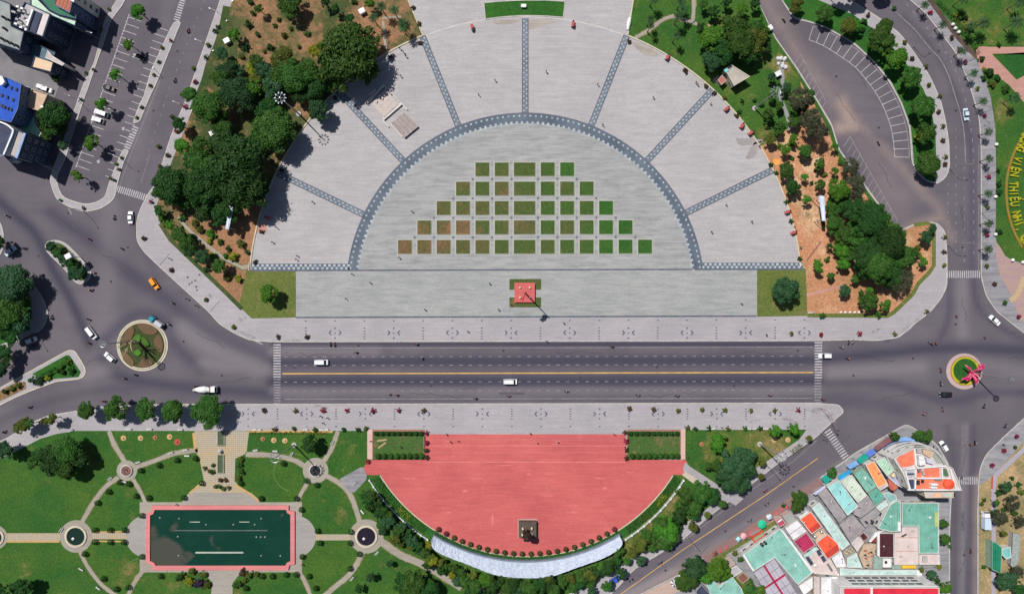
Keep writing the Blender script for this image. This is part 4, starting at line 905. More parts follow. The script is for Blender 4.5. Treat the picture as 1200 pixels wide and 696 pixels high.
# undergrowth that fills the woods and shrubberies
FR = random.Random(12); placed = []
def fill(n, pts, r0, r1, kinds, hf=1.0):
    xs = [p[0] for p in pts]; ys = [p[1] for p in pts]; k = 0; tries = 0
    while k < n and tries < 4000:
        tries += 1; x, y = FR.uniform(min(xs), max(xs)), FR.uniform(min(ys), max(ys)); r = FR.uniform(r0, r1); ins = False
        for i in range(len(pts)):
            (x1, y1), (x2, y2) = pts[i], pts[i-1]
            if (y1 > y) != (y2 > y) and x < (x2-x1)*(y-y1)/(y2-y1)+x1: ins = not ins
        if not ins or any(math.hypot(x-a, y-b) < r*.9 for a, b in placed): continue
        placed.append((x, y)); k += 1; tree(x, y, r, FR.choice(kinds), (2.0+.7*r*S)*hf)
fill(7, [(235, 120), (300, 100), (345, 110), (345, 150), (318, 200), (305, 235), (240, 245), (215, 215)], 7, 11, 'gdtdg')
fill(5, [(255, 80), (330, 60), (370, 90), (350, 115), (262, 112)], 6, 9, 'goybt')
fill(4, [(985, 255), (1035, 245), (1065, 290), (1050, 325), (1010, 315)], 7, 11, 'gdtd')
fill(20, [(436, 566), (452, 590), (505, 640), (512, 655), (495, 650), (448, 628), (432, 590)], 4, 6.5, 'gdtogy', .8)
fill(34, [(512, 660), (545, 672), (600, 684), (655, 680), (715, 655), (735, 650), (700, 680), (650, 700), (560, 700)], 4.5, 7.5, 'gdtogdb', .8)
fill(10, [(745, 640), (800, 585), (835, 575), (845, 585), (790, 625), (760, 645)], 4.5, 7, 'gogd', .8)
# trees just outside the top of the frame whose shade reaches the bending road
for x, y, r in ((1005, -22, 12), (1036, -26, 10), (985, -16, 9)): tree(x, y, r, 'g', 9)
B = '''296 16 4 g|291 28 5 d|302 40 4 g|288 55 5 d|317 55 5 d|327 23 3 g|333 42 4 o|360 40 4 g|293 3 4 d|350 55 3 g|415 2 4 d|322 30 3 d|283 66 4 o|275 75 4 y|341 34 3 o|310 60 3 o|376 52 4 y|228 262 5 o|214 255 5 g|235 269 5 o|247 274 6 b|258 284 4 g|245 283 4 y|249 300 5 b|266 325 5 o|279 327 5 y|273 301 6 y|282 286 6 o|290 295 4 g|268 292 4 d|252 258 4 d|264 300 4 g|226 278 5 d|243 316 4 d|190 255 5 b|194 263 4 b
870 119 3 d|884 118 3 d|866 131 3 d|849 115 3 o|892 122 4 g|899 148 4 o|911 98 4 g|917 147 4 g|926 170 4 b|913 171 4 b|928 186 3 g|966 205 4 o|984 190 4 g|951 215 3 d|956 200 3 o|979 272 4 d|965 262 3 d|1009 343 4 g|969 304 4 g|1027 366 3 g|1000 300 3 d|964 370 4 g|1030 369 4 g|1075 290 4 o|1077 300 4 o
1013 26 4 d|1010 36 4 d|1045 50 4 b|1000 45 3 b|1060 110 4 b
48 443 5 t|38 446 5 t|46 449 4 d|58 438 4 g|66 433 4 g|72 429 4 b|80 424 4 b|56 443 4 y|74 436 4 d|84 434 5 d|14 455 4 o|6 459 4 d|22 452 4 o
222 680 6 y|233 683 7 v|225 669 5 o|238 672 5 o|243 684 5 o|284 670 5 n|292 673 5 o|280 683 5 g|287 680 4 o|276 686 4 g|300 672 4 o|215 672 3 o|209 677 4 d
240 548 3 o|250 545 3 g|258 562 3 n|265 562 3 n|253 570 3 o|262 572 3 o|246 552 3 o|281 545 4 g|283 552 4 g|282 538 4 o|280 560 4 o|250 553 3 d|268 571 3 o|257 570 3 d
1170 577 4 d|1176 597 4 g|1150 590 3 g|1153 586 3 d|1153 664 3 g|1188 600 5 g|1196 575 5 o|1186 560 3 d|1193 567 4 d
852 655 4 d|861 648 4 o|868 655 4 g|886 624 3 g|880 680 4 g|870 693 5 b|1080 667 4 o|1100 663 4 y|1098 680 5 d|1113 640 3 g|857 661 4 g|820 655 3 n|838 649 3 n|918 592 3 d
1048 10 3 g|1130 20 5 d|1133 32 4 o|1150 70 4 d|1160 85 6 d|1168 92 5 d|1178 105 5 g|1188 112 5 g|1170 53 3 d|1120 18 3 y|1124 21 3 o|1170 200 3 d|1170 215 4 d|1171 225 4 d|1170 272 4 d|1153 92 4 d|1163 99 5 o|1137 35 4 d'''
for line in B.split('\n'):
    for it in line.split('|'):
        q = it.split(); bush(float(q[0]), float(q[1]), float(q[2]), q[3])
# potted and street shrubs on the pavements
def pot_shrub(x, y, kind, where, r=2.6):
    nm = {'m': 'maroon flowering bush', 'n': 'brownish bush', 'g': 'green bush', 'o': 'olive bush', 'd': 'dark bush'}[kind]
    bush(x, y, r, kind, nm, where, 'street_shrub', 'street shrub', .2, 'bushes planted '+where)
for x, y, k in ((177, 236, 'm'), (169, 279, 'n'), (252, 37, 'd'), (241, 67, 'd'), (229, 96, 'm'), (217, 125, 'm'), (207, 154, 'm'), (197, 182, 'n'), (187, 195, 'o'), (201, 316, 'n'), (241, 351, 'o'), (274, 383, 'o'), (326, 394.5, 'n'), (360, 394.5, 'n'), (255, 32, 'o'), (244, 53, 'o'), (227, 80, 'o'), (213, 111, 'o'), (201, 137, 'o'), (186, 172, 'o')):
    pot_shrub(x, y, k, 'on the pavement beside the west park', 3)
for x, y, k in ((927, 391, 'o'), (962, 392, 'm'), (1007, 391, 'm'), (1086, 365, 'o'), (1048.5, 391.5, 'o'), (1106, 295, 'n'), (1106.5, 311, 'o'), (1107, 278, 'o'), (1017, 18, 'n'), (1069, 69, 'n'), (1100, 131, 'n'), (1105, 165, 'n'), (1107, 193, 'n'), (1088, 100, 'o'), (1105, 148, 'o'), (1108, 184, 'o'), (1060, 50, 'o'), (1085, 78, 'o'), (1101, 113, 'o')):
    pot_shrub(x, y, k, 'on the pavement left of the bending road', 3)
for x, y, k in ((1156, 275, 'm'), (1153.5, 136, 'm'), (1158, 207, 'm'), (1131, 73, 'm'), (1090, 15, 'm'), (1165.5, 333, 'n'), (1177, 355, 'g'), (1193.5, 371, 'm'), (1191, 511, 'm'), (1176.5, 528, 'm'), (1162.5, 545, 'm'), (1115, 44, 'n'), (1123, 58, 'n'), (1145, 104, 'o'), (1157, 243, 'o'), (1156, 312, 'o'), (1189, 524, 'g')):
    pot_shrub(x, y, k, 'on the pavement right of the bending road', 3)
for x, y, k in ((309.5, 481, 'n'), (346.5, 481, 'o'), (378.5, 480.5, 'm'), (406.5, 481, 'm'), (437.5, 481, 'm'), (467.5, 480.5, 'm'), (496.5, 481.5, 'n'), (737.5, 479, 'n'), (766, 480, 'n'), (794.5, 481, 'o'), (822.5, 480, 'o'), (849.5, 480, 'o'), (879.5, 481, 'o'), (907.5, 481, 'o'), (935.5, 480, 'm')):
    pot_shrub(x, y, k, 'on the pavement above the red terrace', 3.2)
for x, y, k in ((322, 503, 'n'), (344, 502, 'g'), (369, 503, 'g'), (403, 503, 'd'), (420, 503, 'd'), (429, 502, 'o'), (815, 502, 'd'), (831, 502, 'd'), (853, 502.5, 'o'), (873, 502, 'g'), (891, 502, 'd'), (806, 501, 'o')):
    pot_shrub(x, y, k, 'along the edge of the lawns', 3.2)
for x, y, k in ((186, 73, 'd'), (200, 48, 'm'), (190, 56, 'o'), (180, 88, 'o'), (176.5, 101, 'd'), (166, 126, 'd'), (160, 138, 'o'), (139, 199, 'n'), (143, 185, 'o'), (136, 192, 'o'), (129, 209, 'o'), (134, 211, 'd'), (119, 35, 'o'), (128, 11, 'o'), (110, 82, 'n'), (101, 86, 'g'), (95, 117, 'd'), (81, 138, 'o'), (61, 190, 'o'), (98, 244, 'n'), (71, 235, 'g')):
    pot_shrub(x, y, k, 'on the kerb strips round the car park', 2.4)
for x, y in ((458, 67), (393, 115), (492.5, 50), (484, 10), (490.5, 28), (307, 271), (299, 307), (330, 200), (804, 84), (827, 101), (837, 110), (737, 49), (863, 136), (922, 237), (927, 259), (909, 203), (903, 193), (937, 303), (803, 83)):
    pot_shrub(x, y, 'n' if x < 500 or y < 140 else 'd', 'just inside the plaza edge', 3)
# maroon shrubs at the terrace bed ends
for x, y, m_ in ((500, 507, 1), (500, 518.5, 1), (500, 527.5, 0), (500, 536, 0), (733, 506.5, 0), (734, 517, 1), (733.5, 526.5, 0), (734, 536, 0)):
    bush(x, y, 3.3, 'm' if m_ else 'n', ('maroon flowering' if m_ else 'dull brown')+' shrub', 'at the '+('right end of the left' if x < 600 else 'left end of the right')+' terrace bed', 'flowering_shrub', 'shrub', .2, 'shrubs at the terrace bed ends')
bush(431, 541, 3, 'm', 'maroon shrub', 'at the foot of the pale pink path', 'flowering_shrub')
for i in range(22):
    ends = (514.7, 724.3); a = math.atan2(449.6-618.7, 514.7-617); a0 = math.degrees(math.atan2(-(618.7-449.6), 514.7-617)); an = a0+(180+2*(-90-a0)-180)*i/21
    ball(617+199.3*math.cos(R(an)), 449.6-199.3*math.sin(R(an)), 3.0, _ball_m if i in (0, 1, 21) else _ball, 'round clipped shrub', 'in the curved row before the white wall', group='round clipped shrubs before the curved white wall')
for x, y in ((165, 551), (186, 545), (207, 539), (229, 537), (140, 565), (151, 567), (127, 576), (114, 589), (159, 581), (174, 583), (166, 604), (215, 583), (236, 566), (111, 621), (129, 621), (146, 621), (111, 635), (129, 635), (145, 635), (99, 649), (166, 652), (121, 678), (136, 690), (150, 688), (188, 675), (213, 675),
             (332, 543), (359, 563), (371, 568), (282, 566), (306, 584), (347, 584), (353, 597), (372, 622), (375, 636), (354, 652), (362, 675), (370, 689), (347, 673), (335, 673), (319, 675), (307, 675), (288, 689), (411, 623), (410, 636), (421, 649), (410, 666)):
    ball(x, y)
# palms
for x, y in ((1084, 6), (1105, 29), (1128, 60), (1141, 86), (1152, 119), (1158, 155), (1159, 186), (1158, 227), (1159, 262), (1158, 292)): palm(x, y, 6, 'on the pavement right of the bending road', 'street palms right of the bending road', 5)
for x, y, r in ((1153, 27, 9), (1191, 26, 9), (1139, 30, 7), (1130, -2, 8), (1190, 115, 7), (1195, 2, 8)): palm(x, y, r, 'on the far right park lawn', 'palms on the far right park lawn')
for x, y, r in ((447, 8, 7), (462, 12, 7), (438, 21, 7), (471, 26, 6), (433, 47, 6), (472, 32, 7), (439, 58, 5)): palm(x, y, r, 'in the brown corner left of the plaza top', 'palms left of the plaza top')
for x, y, r in ((766, -1, 7), (762, 22, 5), (763, 30, 5), (798, 2, 7), (795, 20, 7), (793, 42, 6), (801, 12, 6)): palm(x, y, r, 'on the green lawn right of the plaza', 'palms right of the plaza top')
# ================================================================== BUILDINGS
def colmat(key, c, rough=.75): return mat('paint_'+key, c, tuple(v*.8 for v in c), .4, rough, .08, 4)
WALLC = {'white': (.62, .61, .58), 'cream': (.55, .5, .38), 'grey': (.33, .33, .33), 'blue': (.1, .15, .3), 'glass': (.04, .065, .12), 'pink': (.5, .38, .34), 'green': (.25, .36, .28), 'tan': (.42, .34, .26)}  # 'glass': dark blue with the shade of walls facing away from the sun put in
def inward_rect(P, d): return offset(P, d)[1]
_win = MB(); _win.box(0, 0, -.6, 1.2, .07, 1.2); WINM = _win.mesh('window', WINDOW)
_wf = MB(); _wf.box(0, 0, .6, 1.36, .1, .08); _wf.box(0, 0, -.68, 1.36, .14, .08); _wf.box(-.64, 0, -.6, .08, .1, 1.2); _wf.box(.64, 0, -.6, .08, .1, 1.2); _wf.box(0, 0, -.6, .05, .09, 1.2); WFM = _wf.mesh('frame', FRAME)
HS = 1.0
def building(label, roof, h, roofmat, wall='white', parapet=.5, z0=.1, name='house', cat='house', windows=True, slope=None, fh=3.2, wmat=None, ridges=None, ridge_ang=None):
    """roof: outline in photo pixels as it shows at roof height h"""
    h = h*HS
    P = WP(roof, h); P = P if area(P) > 0 else P[::-1]
    cx = sum(p[0] for p in P)/len(P); cy = sum(p[1] for p in P)/len(P)
    t = bpy.data.objects.new(name, None); COL.objects.link(t); t.location = (cx, cy, z0); tag(t, label, cat)
    L = [(x-cx, y-cy) for x, y in P]; H = h-z0
    wm = wmat or colmat('wall_'+wall, WALLC[wall])
    Wl = offset(L, .18)[1]
    mb = MB(); mb.prism(Wl, 0, H-.15); add('wall', mb, wm, t)
    mb = MB(); mb.prism(L, H-.15, H, True); rf = add('roof', mb, roofmat, t)
    if parapet:
        _, I = offset(L, .22); mb = MB(); n = len(L)
        for i in range(n):
            j = (i+1) % n
            mb.quad((*L[i], H-.2), (*L[j], H-.2), (*L[j], H+parapet), (*L[i], H+parapet)); mb.quad((*L[i], H+parapet), (*L[j], H+parapet), (*I[j], H+parapet), (*I[i], H+parapet)); mb.quad((*I[j], H), (*I[i], H), (*I[i], H+parapet), (*I[j], H+parapet))
        add('parapet', mb, wm, t, clean=False)
    if ridges:
        # standing seams of the metal sheet, real ribs joined into one piece
        mb = MB(); c, q = math.cos(ridge_ang), math.sin(ridge_ang); xs = [x*c+y*q for x, y in L]; lo, hi = min(xs), max(xs); k = lo+ridges*.5
        while k < hi:
            hit = []
            for i in range(len(L)):
                (x1, y1), (x2, y2) = L[i], L[(i+1) % len(L)]; a, b = x1*c+y1*q-k, x2*c+y2*q-k
                if (a < 0) != (b < 0):
                    f = a/(a-b); hit.append((x1+(x2-x1)*f, y1+(y2-y1)*f))
            if len(hit) > 1:
                hit.sort(key=lambda p: -p[0]*q+p[1]*c)
                for u in range(0, len(hit)-1, 2): strip(mb, [hit[u], hit[u+1]], .09, H+.07, H-.01)
            k += ridges
        if mb.f: stuff(add('roof_seam', mb, roofmat, t))
    if windows and H > 2.8:
        n = len(Wl); A = area(Wl)
        for i in range(n):
            a = Vector(Wl[i]); b = Vector(Wl[(i+1) % n]); e = b-a; ln = e.length
            if ln < 3: continue
            u = e.normalized(); nr = Vector((u.y, -u.x)); mid = (a+b)/2+Vector((cx, cy))
            if nr.dot(-mid) <= 0: continue                 # only walls one can see from the square
            for f in range(max(1, int(H/fh))):
                z = f*fh+1.7
                if z > H-1: continue
                m = int(ln/2.7)
                for k in range(m):
                    p = a+u*(ln*(k+.5)/m)+nr*.03
                    w_ = link('window', WINM, t, (p.x, p.y, z), math.atan2(u.y, u.x)); link('frame', WFM, w_, (0, 0, 0))
    return t, (cx, cy, z0)
def onroof(t, org, name, mb_fn, m, h):
    mb = MB(); mb_fn(mb, org, h); return add(name, mb, m, t)
def roofbox(t, org, name, pts, h, z0, z1, m, **k):
    h = h*HS
    P = [(x-org[0], y-org[1]) for x, y in WP(pts, h+(z0+z1)/2)]
    mb = MB(); mb.prism(P, h-org[2]+z0, h-org[2]+z1); return add(name, mb, m, t)
def rooftank(t, org, x, y, h, r=.6, m=None):
    h = h*HS
    X, Y = W(x, y, h+1); mb = MB(); mb.cyl(X-org[0], Y-org[1], h-org[2], r, 1.3, 12); mb.cyl(X-org[0], Y-org[1], h-org[2]+1.3, r, .2, 12, r*.3); add('water_tank', mb, m or STEEL, t)
SM = sheet_metal
A30 = R(33)                                            # lie of the lanes in the house block
MINT = SM('roof_mint', (.19, .43, .35), A30); MINT2 = SM('roof_mint_square', (.16, .4, .32), 0); AQUA = SM('roof_aqua', (.24, .5, .43), A30); PALE = SM('roof_pale_aqua', (.47, .64, .6), A30); CYAN = SM('roof_cyan', (.3, .62, .62), A30)
CREAMR = SM('roof_cream', (.56, .64, .54), A30); GREYR = SM('roof_grey', (.33, .3, .31), A30, c2=(.22, .2, .21)); ORG = SM('roof_orange', (.86, .32, .12), A30); RDO = SM('roof_red_orange', (.82, .11, .05), A30); RDD = SM('roof_red_dark', (.52, .055, .04), A30)
MAG = SM('roof_magenta', (.42, .03, .1), A30); WHT = SM('roof_white', (.72, .7, .74), A30); CRIM = SM('roof_crimson', (.66, .03, .06), 0); MAROON = SM('roof_maroon', (.07, .018, .024), R(90)); BLUER = SM('roof_pale_blue', (.26, .38, .62), A30); CONCR = mat('roof_concrete', (.55, .5, .49), (.42, .36, .36), .5)
PINKR = mat('roof_terrace', (.6, .51, .49), (.5, .4, .38), .35); TERR = mat('terrace_orange_tiles', (.72, .2, .11), (.6, .15, .09), .5); DKB = mat('dark_blue_roof', (.03, .04, .08), (.05, .06, .1), .5); TANR = mat('roof_tan', (.55, .4, .28), (.47, .33, .23), .5)
TEALR = SM('roof_teal', (.01, .32, .25), A30); ROYAL = SM('roof_royal', (.1, .2, .6), A30); SKYR = SM('roof_sky', (.2, .38, .7), A30)

# ---- house block by the slanting road: low houses of one storey and a loft
HS = .66
t, o = building('large L-shaped aqua metal roof house beside the street cafe', [(870, 650), (914, 618.5), (952, 671), (935, 684.5), (907.8, 653), (882.5, 669)], 6.5, AQUA, 'white', .25, ridges=1.4, ridge_ang=A30)
roofbox(t, o, 'gutter', [(914, 619), (917, 620.5), (954, 670), (951.5, 671)], 6.6, 0, .3, WHITE)
roofbox(t, o, 'gutter', [(870, 650), (868, 647.5), (912, 617), (914, 619)], 6.5, -.3, .1, CONC)
roofbox(t, o, 'gutter', [(870, 650), (872, 649), (884, 668), (882, 669)], 6.5, -.2, .3, WHITE)
rooftank(t, o, 893, 638, 6.5, .55, DARK); rooftank(t, o, 897, 636, 6.5, .5, DARK)
# panelled court roof with crimson beams: every pane its own piece
t, o = building('flat court roof of grey panels crossed by crimson beams', [(882.8, 670.5), (907.8, 653.6), (948, 704), (905, 712)], 5.6, mat('court_deck', (.2, .19, .21), (.16, .15, .17), .5), 'grey', 0, name='panelled_court')
pan = colmat('panel_grey', (.42, .4, .46)); u_ = Vector((26.4, 41)).normalized(); v_ = Vector((25, -16.9)).normalized(); O_ = Vector((882.8, 670.5))
for r_ in range(5):
    for c_ in range(4):
        s0 = r_*11.5+.5; s1 = s0+10.6; q0 = [.4, 7.3, 16, 22.9][c_]; q1 = q0+6.4
        roofbox(t, o, 'panel', [tuple(O_+u_*a+v_*b) for a, b in ((s0, q0), (s1, q0), (s1, q1), (s0, q1))], 5.65, 0, .1, pan)
bm_ = colmat('beam_crimson', (.38, .005, .06))
for a0, a1, b0, b1 in ((-.5, 52, 14, 16.0), (22, 23.4, 0, 14), (22, 23.6, 16, 30), (-1, -.2, 0, 30)): roofbox(t, o, 'beam', [tuple(O_+u_*a+v_*b) for a, b in ((a0, b0), (a1, b0), (a1, b1), (a0, b1))], 5.7, .1, .5, bm_ if a0 > -1 else CONC_DK)
t, o = building('white two-sheet gable roof above the magenta roof', [(920, 618.6), (934, 609), (945, 622), (929.6, 632.7)], 5, WHT, 'white', .15); roofbox(t, o, 'ridge_cap', [(925, 625.6), (939.5, 615.6), (940, 616.2), (925.5, 626.2)], 5.1, 0, .15, CONC)
building('square magenta metal roof house between white and red roofs', [(929.6, 634), (945, 623), (955.6, 638.5), (941.5, 648)], 5.2, MAG, 'pink', .12, ridges=1.3, ridge_ang=A30)
t, o = building('red-orange roof house with a darker lower slope at its south end', [(937, 608), (950, 599), (963.5, 617), (951, 625.5)], 6, RDO, 'white', .12, ridges=1.3, ridge_ang=A30+R(90)); roofbox(t, o, 'lower_roof', [(946, 620.5), (960, 611), (963.6, 616.6), (950.6, 625.6)], 6.02, 0, .1, RDD)
roofbox(t, o, 'balcony', [(937, 608), (948, 600), (946, 598), (936, 605)], 5, 0, .3, colmat('wall_white', WALLC['white']))
t, o = building('small tan roof garden house between two red-orange roofs', [(951.5, 626.4), (963.6, 618), (969, 625.5), (957.5, 634.6)], 4.6, TANR, 'tan', .3); rooftank(t, o, 955, 628.5, 4.6, .5); rooftank(t, o, 963, 623, 4.6, .45)
t, o = building('long red-orange roof house in front of the pale aqua roof', [(955.8, 635.2), (969.7, 625.2), (981.6, 636), (985, 644.6), (970, 655.4), (963.5, 646)], 6, RDO, 'white', .12, ridges=1.3, ridge_ang=A30); roofbox(t, o, 'lower_roof', [(966, 649), (982, 637), (985, 644.4), (970, 655)], 6.03, 0, .1, RDD)
building('long pale aqua metal roof house on the lane', [(951, 595), (960, 588), (996, 637), (986.5, 644.6)], 6.3, PALE, 'white', .15, ridges=1.3, ridge_ang=A30)
building('narrow brownish grey roof strip between two aqua roofs', [(958, 578), (968, 571.8), (992, 604.5), (983, 612)], 6.0, GREYR, 'grey', .12, ridges=1.2, ridge_ang=A30)
building('bright cyan metal roof house on the slanting road', [(969, 570), (983, 562), (1005.5, 593), (993, 604)], 6.5, CYAN, 'white', .15, ridges=1.2, ridge_ang=A30)
building('broad cream roof house facing the slanting road', [(985, 564), (998, 556), (1016, 580), (1005, 589)], 6.8, CREAMR, 'white', .15, ridges=1.5, ridge_ang=A30)
building('mint green roof house next to the orange roof', [(1000.5, 555.5), (1011, 547.6), (1028, 569.5), (1016, 577.5)], 7, MINT, 'green', .15, ridges=1.3, ridge_ang=A30)
building('darker mint roof behind the first mint roof', [(1017, 577.6), (1029, 570.3), (1037, 583.5), (1026, 593)], 6.2, SM('roof_mint_deep', (.12, .37, .3), A30), 'green', .12, ridges=1.3, ridge_ang=A30)
building('small pale mint roof at the end of the mint row', [(1026.3, 594), (1038, 585), (1041, 591), (1031, 599)], 5.4, PALE, 'white', .12)
t, o = building('narrow orange roof house between pale green and mint roofs', [(1014, 544.2), (1024.5, 540), (1040, 566), (1028.5, 572)], 7.6, ORG, 'white', .12, ridges=1.2, ridge_ang=A30); roofbox(t, o, 'balcony', [(1028.5, 572), (1040, 566), (1041, 569), (1032, 574.5)], 6.5, 0, .3, CONCR)
building('pale green roof house beside the round corner building', [(1026, 540.5), (1036.5, 535.2), (1047.8, 551), (1039.5, 557.8)], 8, SM('roof_pale_green', (.38, .6, .45), A30), 'white', .15, ridges=1.2, ridge_ang=A30)
building('curving pale blue roof hugging the corner building', [(1038, 535), (1047, 538), (1058.5, 556), (1048, 552)], 8.6, BLUER, 'white', .15)
t, o = building('low lavender terrace roof behind the corner building', [(1040, 558.5), (1048, 553), (1058, 557.5), (1066, 573), (1064, 575), (1049, 567)], 7, mat('lavender_roof', (.36, .37, .5), (.28, .3, .42), .4), 'white', .2); rooftank(t, o, 1046.5, 557, 7, .6, colmat('tank_cream', (.75, .6, .35))); roofbox(t, o, 'terrace', [(1040, 560), (1047, 566), (1052, 570), (1047, 575), (1042, 572)], 5.8, 0, .8, mat('red_terrace_small', (.55, .13, .07), (.3, .1, .08), 1.0))
t, o = building('brownish grey concrete roof house in the middle of the block', [(1016, 579), (1026, 593.4), (1008, 606.4), (1000, 602), (1005, 590)], 5.8, GREYR, 'grey', .12)
t, o = building('grey flat roof with small vents south of the mint row', [(1026.3, 594.6), (1031, 601), (1014, 618), (1007, 609)], 5.2, GREYR, 'grey', .2); rooftank(t, o, 1023, 611, 5.2, .4, DARK); rooftank(t, o, 1016, 612, 5.2, .35, DARK)
building('large grey roof west of the small maroon roof', [(983.5, 614), (1000, 603), (1013.5, 618.5), (996.5, 635.5)], 5.2, GREYR, 'grey', .12, ridges=1.3, ridge_ang=A30)
building('tiny square maroon roof amid grey roofs', [(1006.5, 627), (1012, 622.7), (1018, 629.7), (1012, 634.6)], 5.4, MAROON, 'pink', .1)
building('lilac terrace roof below the large grey roof', [(997, 636), (1006, 627.6), (1012, 635), (1004, 646)], 4.6, CONCR, 'white', .25)
t, o = building('little tan terrace with plant tubs at the end of the aqua roof', [(987.2, 647), (996.4, 639), (1003, 646.5), (990.5, 653.8)], 4.6, mat('tub_terrace', (.32, .28, .22), (.2, .18, .15), 1.2), 'grey', .25)
for k in range(6): rooftank(t, o, 990.5+2*k % 9, 647.5-1.1*k+(k % 2)*2, 4.6, .3, colmat('tub_buff', (.55, .48, .32)))
t, o = building('cluttered pinkish roof terrace with two dark blue panels', [(941.5, 652), (956, 640.5), (974, 656), (982, 671.5), (980, 673.5), (954, 671.8)], 4.6, PINKR, 'white', .3)
for pts in ([(957, 646), (960, 643.8), (963, 648.3), (959.5, 651)], [(961.8, 653), (965, 650.8), (968, 655.5), (965, 658.4)], [(943.5, 652.5), (947, 651), (953, 659), (950, 662)]): roofbox(t, o, 'panel', pts, 4.7, .1, .8, DKB)
roofbox(t, o, 'lean_to_roof', [(941, 651), (954.5, 641), (957.5, 643.5), (944.5, 654)], 4.9, .1, .4, PALE); roofbox(t, o, 'ridge_cap', [(969, 661), (971, 660), (976, 668), (974, 669)], 4.7, .1, .6, CONC_DK); rooftank(t, o, 955, 662, 4.7, .6, WHITE)
building('white roof house beside the cluttered terrace', [(974.3, 653.5), (985.6, 645), (992, 664), (980, 664.5)], 5, WHT, 'white', .12)
building('pale turquoise roof behind the plant tub terrace', [(992.4, 653.6), (1003.5, 647), (1010.5, 665.2), (992.6, 664.4)], 5, PALE, 'white', .12)
# mint L with the white court
t, o = building('wide mint roof house with an L shape along the side street', [(1056.5, 589), (1100, 588.5), (1100, 648), (1076.6, 648), (1076, 616.2), (1056.5, 616.2)], 6, MINT2, 'white', .2, ridges=1.5, ridge_ang=0); roofbox(t, o, 'lower_roof', [(1095, 600), (1099.3, 600), (1099.3, 617), (1095.5, 617)], 6.05, 0, .1, mat('yellow_green_sheet', (.42, .52, .2)))
t, o = building('mint roof with a slanting edge left of the L-shaped one', [(1042.5, 591), (1051, 585.6), (1055.5, 588), (1055.5, 622), (1045, 623), (1028.5, 619)], 6.2, MINT2, 'white', .15, ridges=1.5, ridge_ang=0); roofbox(t, o, 'gutter', [(1052, 611), (1055, 611), (1055, 622), (1052, 622)], 6.3, 0, .5, WHITE)
building('blue-green lean-to roof beneath the corner building', [(1034, 578), (1041, 576), (1050, 580), (1051, 585), (1042, 590.5)], 5, SM('roof_bluegreen', (.26, .46, .46), A30), 'white', .1)
t, o = building('pinkish white flat roof enclosed by the L-shaped mint roof', [(1056.5, 617), (1075.6, 617), (1076, 661), (1047.5, 661), (1048.3, 624), (1056.5, 623.4)], 5, PINKR, 'white', .25)
for y in (629, 645): roofbox(t, o, 'joint', [(1049, y), (1075, y), (1075, y+1), (1049, y+1)], 5.02, 0, .06, mat('joint_rust', (.55, .35, .3)))
roofbox(t, o, 'roof_debris', [(1056, 628), (1062, 625), (1062.5, 626.3), (1057, 629)], 5.05, 0, .3, DARK)
t, o = building('tall dark maroon roof house with a white west wall', [(1030, 624), (1047.6, 624), (1047.6, 653), (1030, 653)], 6.6, MAROON, 'white', .15, ridges=1.2, ridge_ang=R(90)); roofbox(t, o, 'gutter', [(1028, 622.5), (1030, 622.5), (1030, 651), (1028, 651)], 6.4, 0, .5, WHITE); roofbox(t, o, 'lower_roof', [(1018, 634), (1027.5, 625), (1027.5, 635.5)], 5.8, 0, .2, mat('brown_sheet', (.22, .06, .05)))
roofbox(t, o, 'gutter', [(1018, 634), (1026, 623), (1036, 621), (1030, 624), (1020, 634.8)], 6, -.2, .3, WHITE)
t, o = building('small white box roof with a dark hatch', [(1034, 653.5), (1044.4, 653.5), (1044.2, 664.3), (1034, 664.3)], 5, WHITE, 'white', .3); roofbox(t, o, 'hatch', [(1037, 657), (1039.5, 657), (1039.5, 660), (1037, 660)], 5.05, 0, .3, DARK)
t, o = building('grey-green roof strip with a long yellow tank', [(1024, 648), (1030, 653), (1033.5, 653), (1033.5, 665.4), (1045, 665.4), (1045, 661.5), (1075.5, 661.5), (1074, 666.5), (1023, 666.5)], 4.4, SM('roof_greygreen', (.25, .37, .32), 0), 'grey', .1)
X, Y = W(1064, 663.7, 3.4); X0, Y0 = W(1056.5, 663.7, 3.4); X1, Y1 = W(1072, 663.7, 3.4); mb = MB(); mb.tube([(X0-o[0], Y0-o[1], 3.4), (X1-o[0], Y1-o[1], 3.4)], .62, 12); add('water_tank', mb, colmat('tank_yellow', (.75, .45, .04)), t)
t, o = building('junk-strewn tan yard roof beside the maroon roof', [(1012, 637), (1020, 636), (1027, 637), (1024, 652), (1022, 664.5), (1012, 665), (1006, 650)], 3.4, mat('yard_tan', (.5, .38, .26), (.33, .26, .2), .8), 'tan', .2, windows=False)
for k in range(12): roofbox(t, o, 'roof_debris', [(1012+(k*5) % 11, 645+(k*7) % 18), (1015+(k*5) % 11, 644+(k*7) % 18), (1015.5+(k*5) % 11, 646.3+(k*7) % 18)], 3.6, 0, .4, [mat('debris_red', (.5, .12, .06)), CONC, DARK][k % 3])
t, o = building('small pinkish roof annex on the side street', [(1076.6, 649), (1101, 649), (1101, 661), (1077, 661)], 4.4, PINKR, 'white', .25); roofbox(t, o, 'hatch', [(1081, 651.5), (1086.5, 651.5), (1086.5, 658), (1081, 658)], 4.5, 0, .5, CONC)
building('pale aqua strip roof behind the big crimson building', [(984, 665), (1012, 667.2), (1075, 667.2), (1075, 673.5), (984, 673.8)], 5, PALE, 'white', .1)
building('white strip roof left of the pale aqua strip', [(962, 676), (981, 675), (983.5, 697), (983, 715), (962, 715)], 4.6, WHT, 'white', .15)
building('narrow buff concrete roof under the aqua roof end', [(953, 674), (961, 675.5), (961.5, 715), (953.5, 715)], 4.4, CONCR, 'tan', .15)
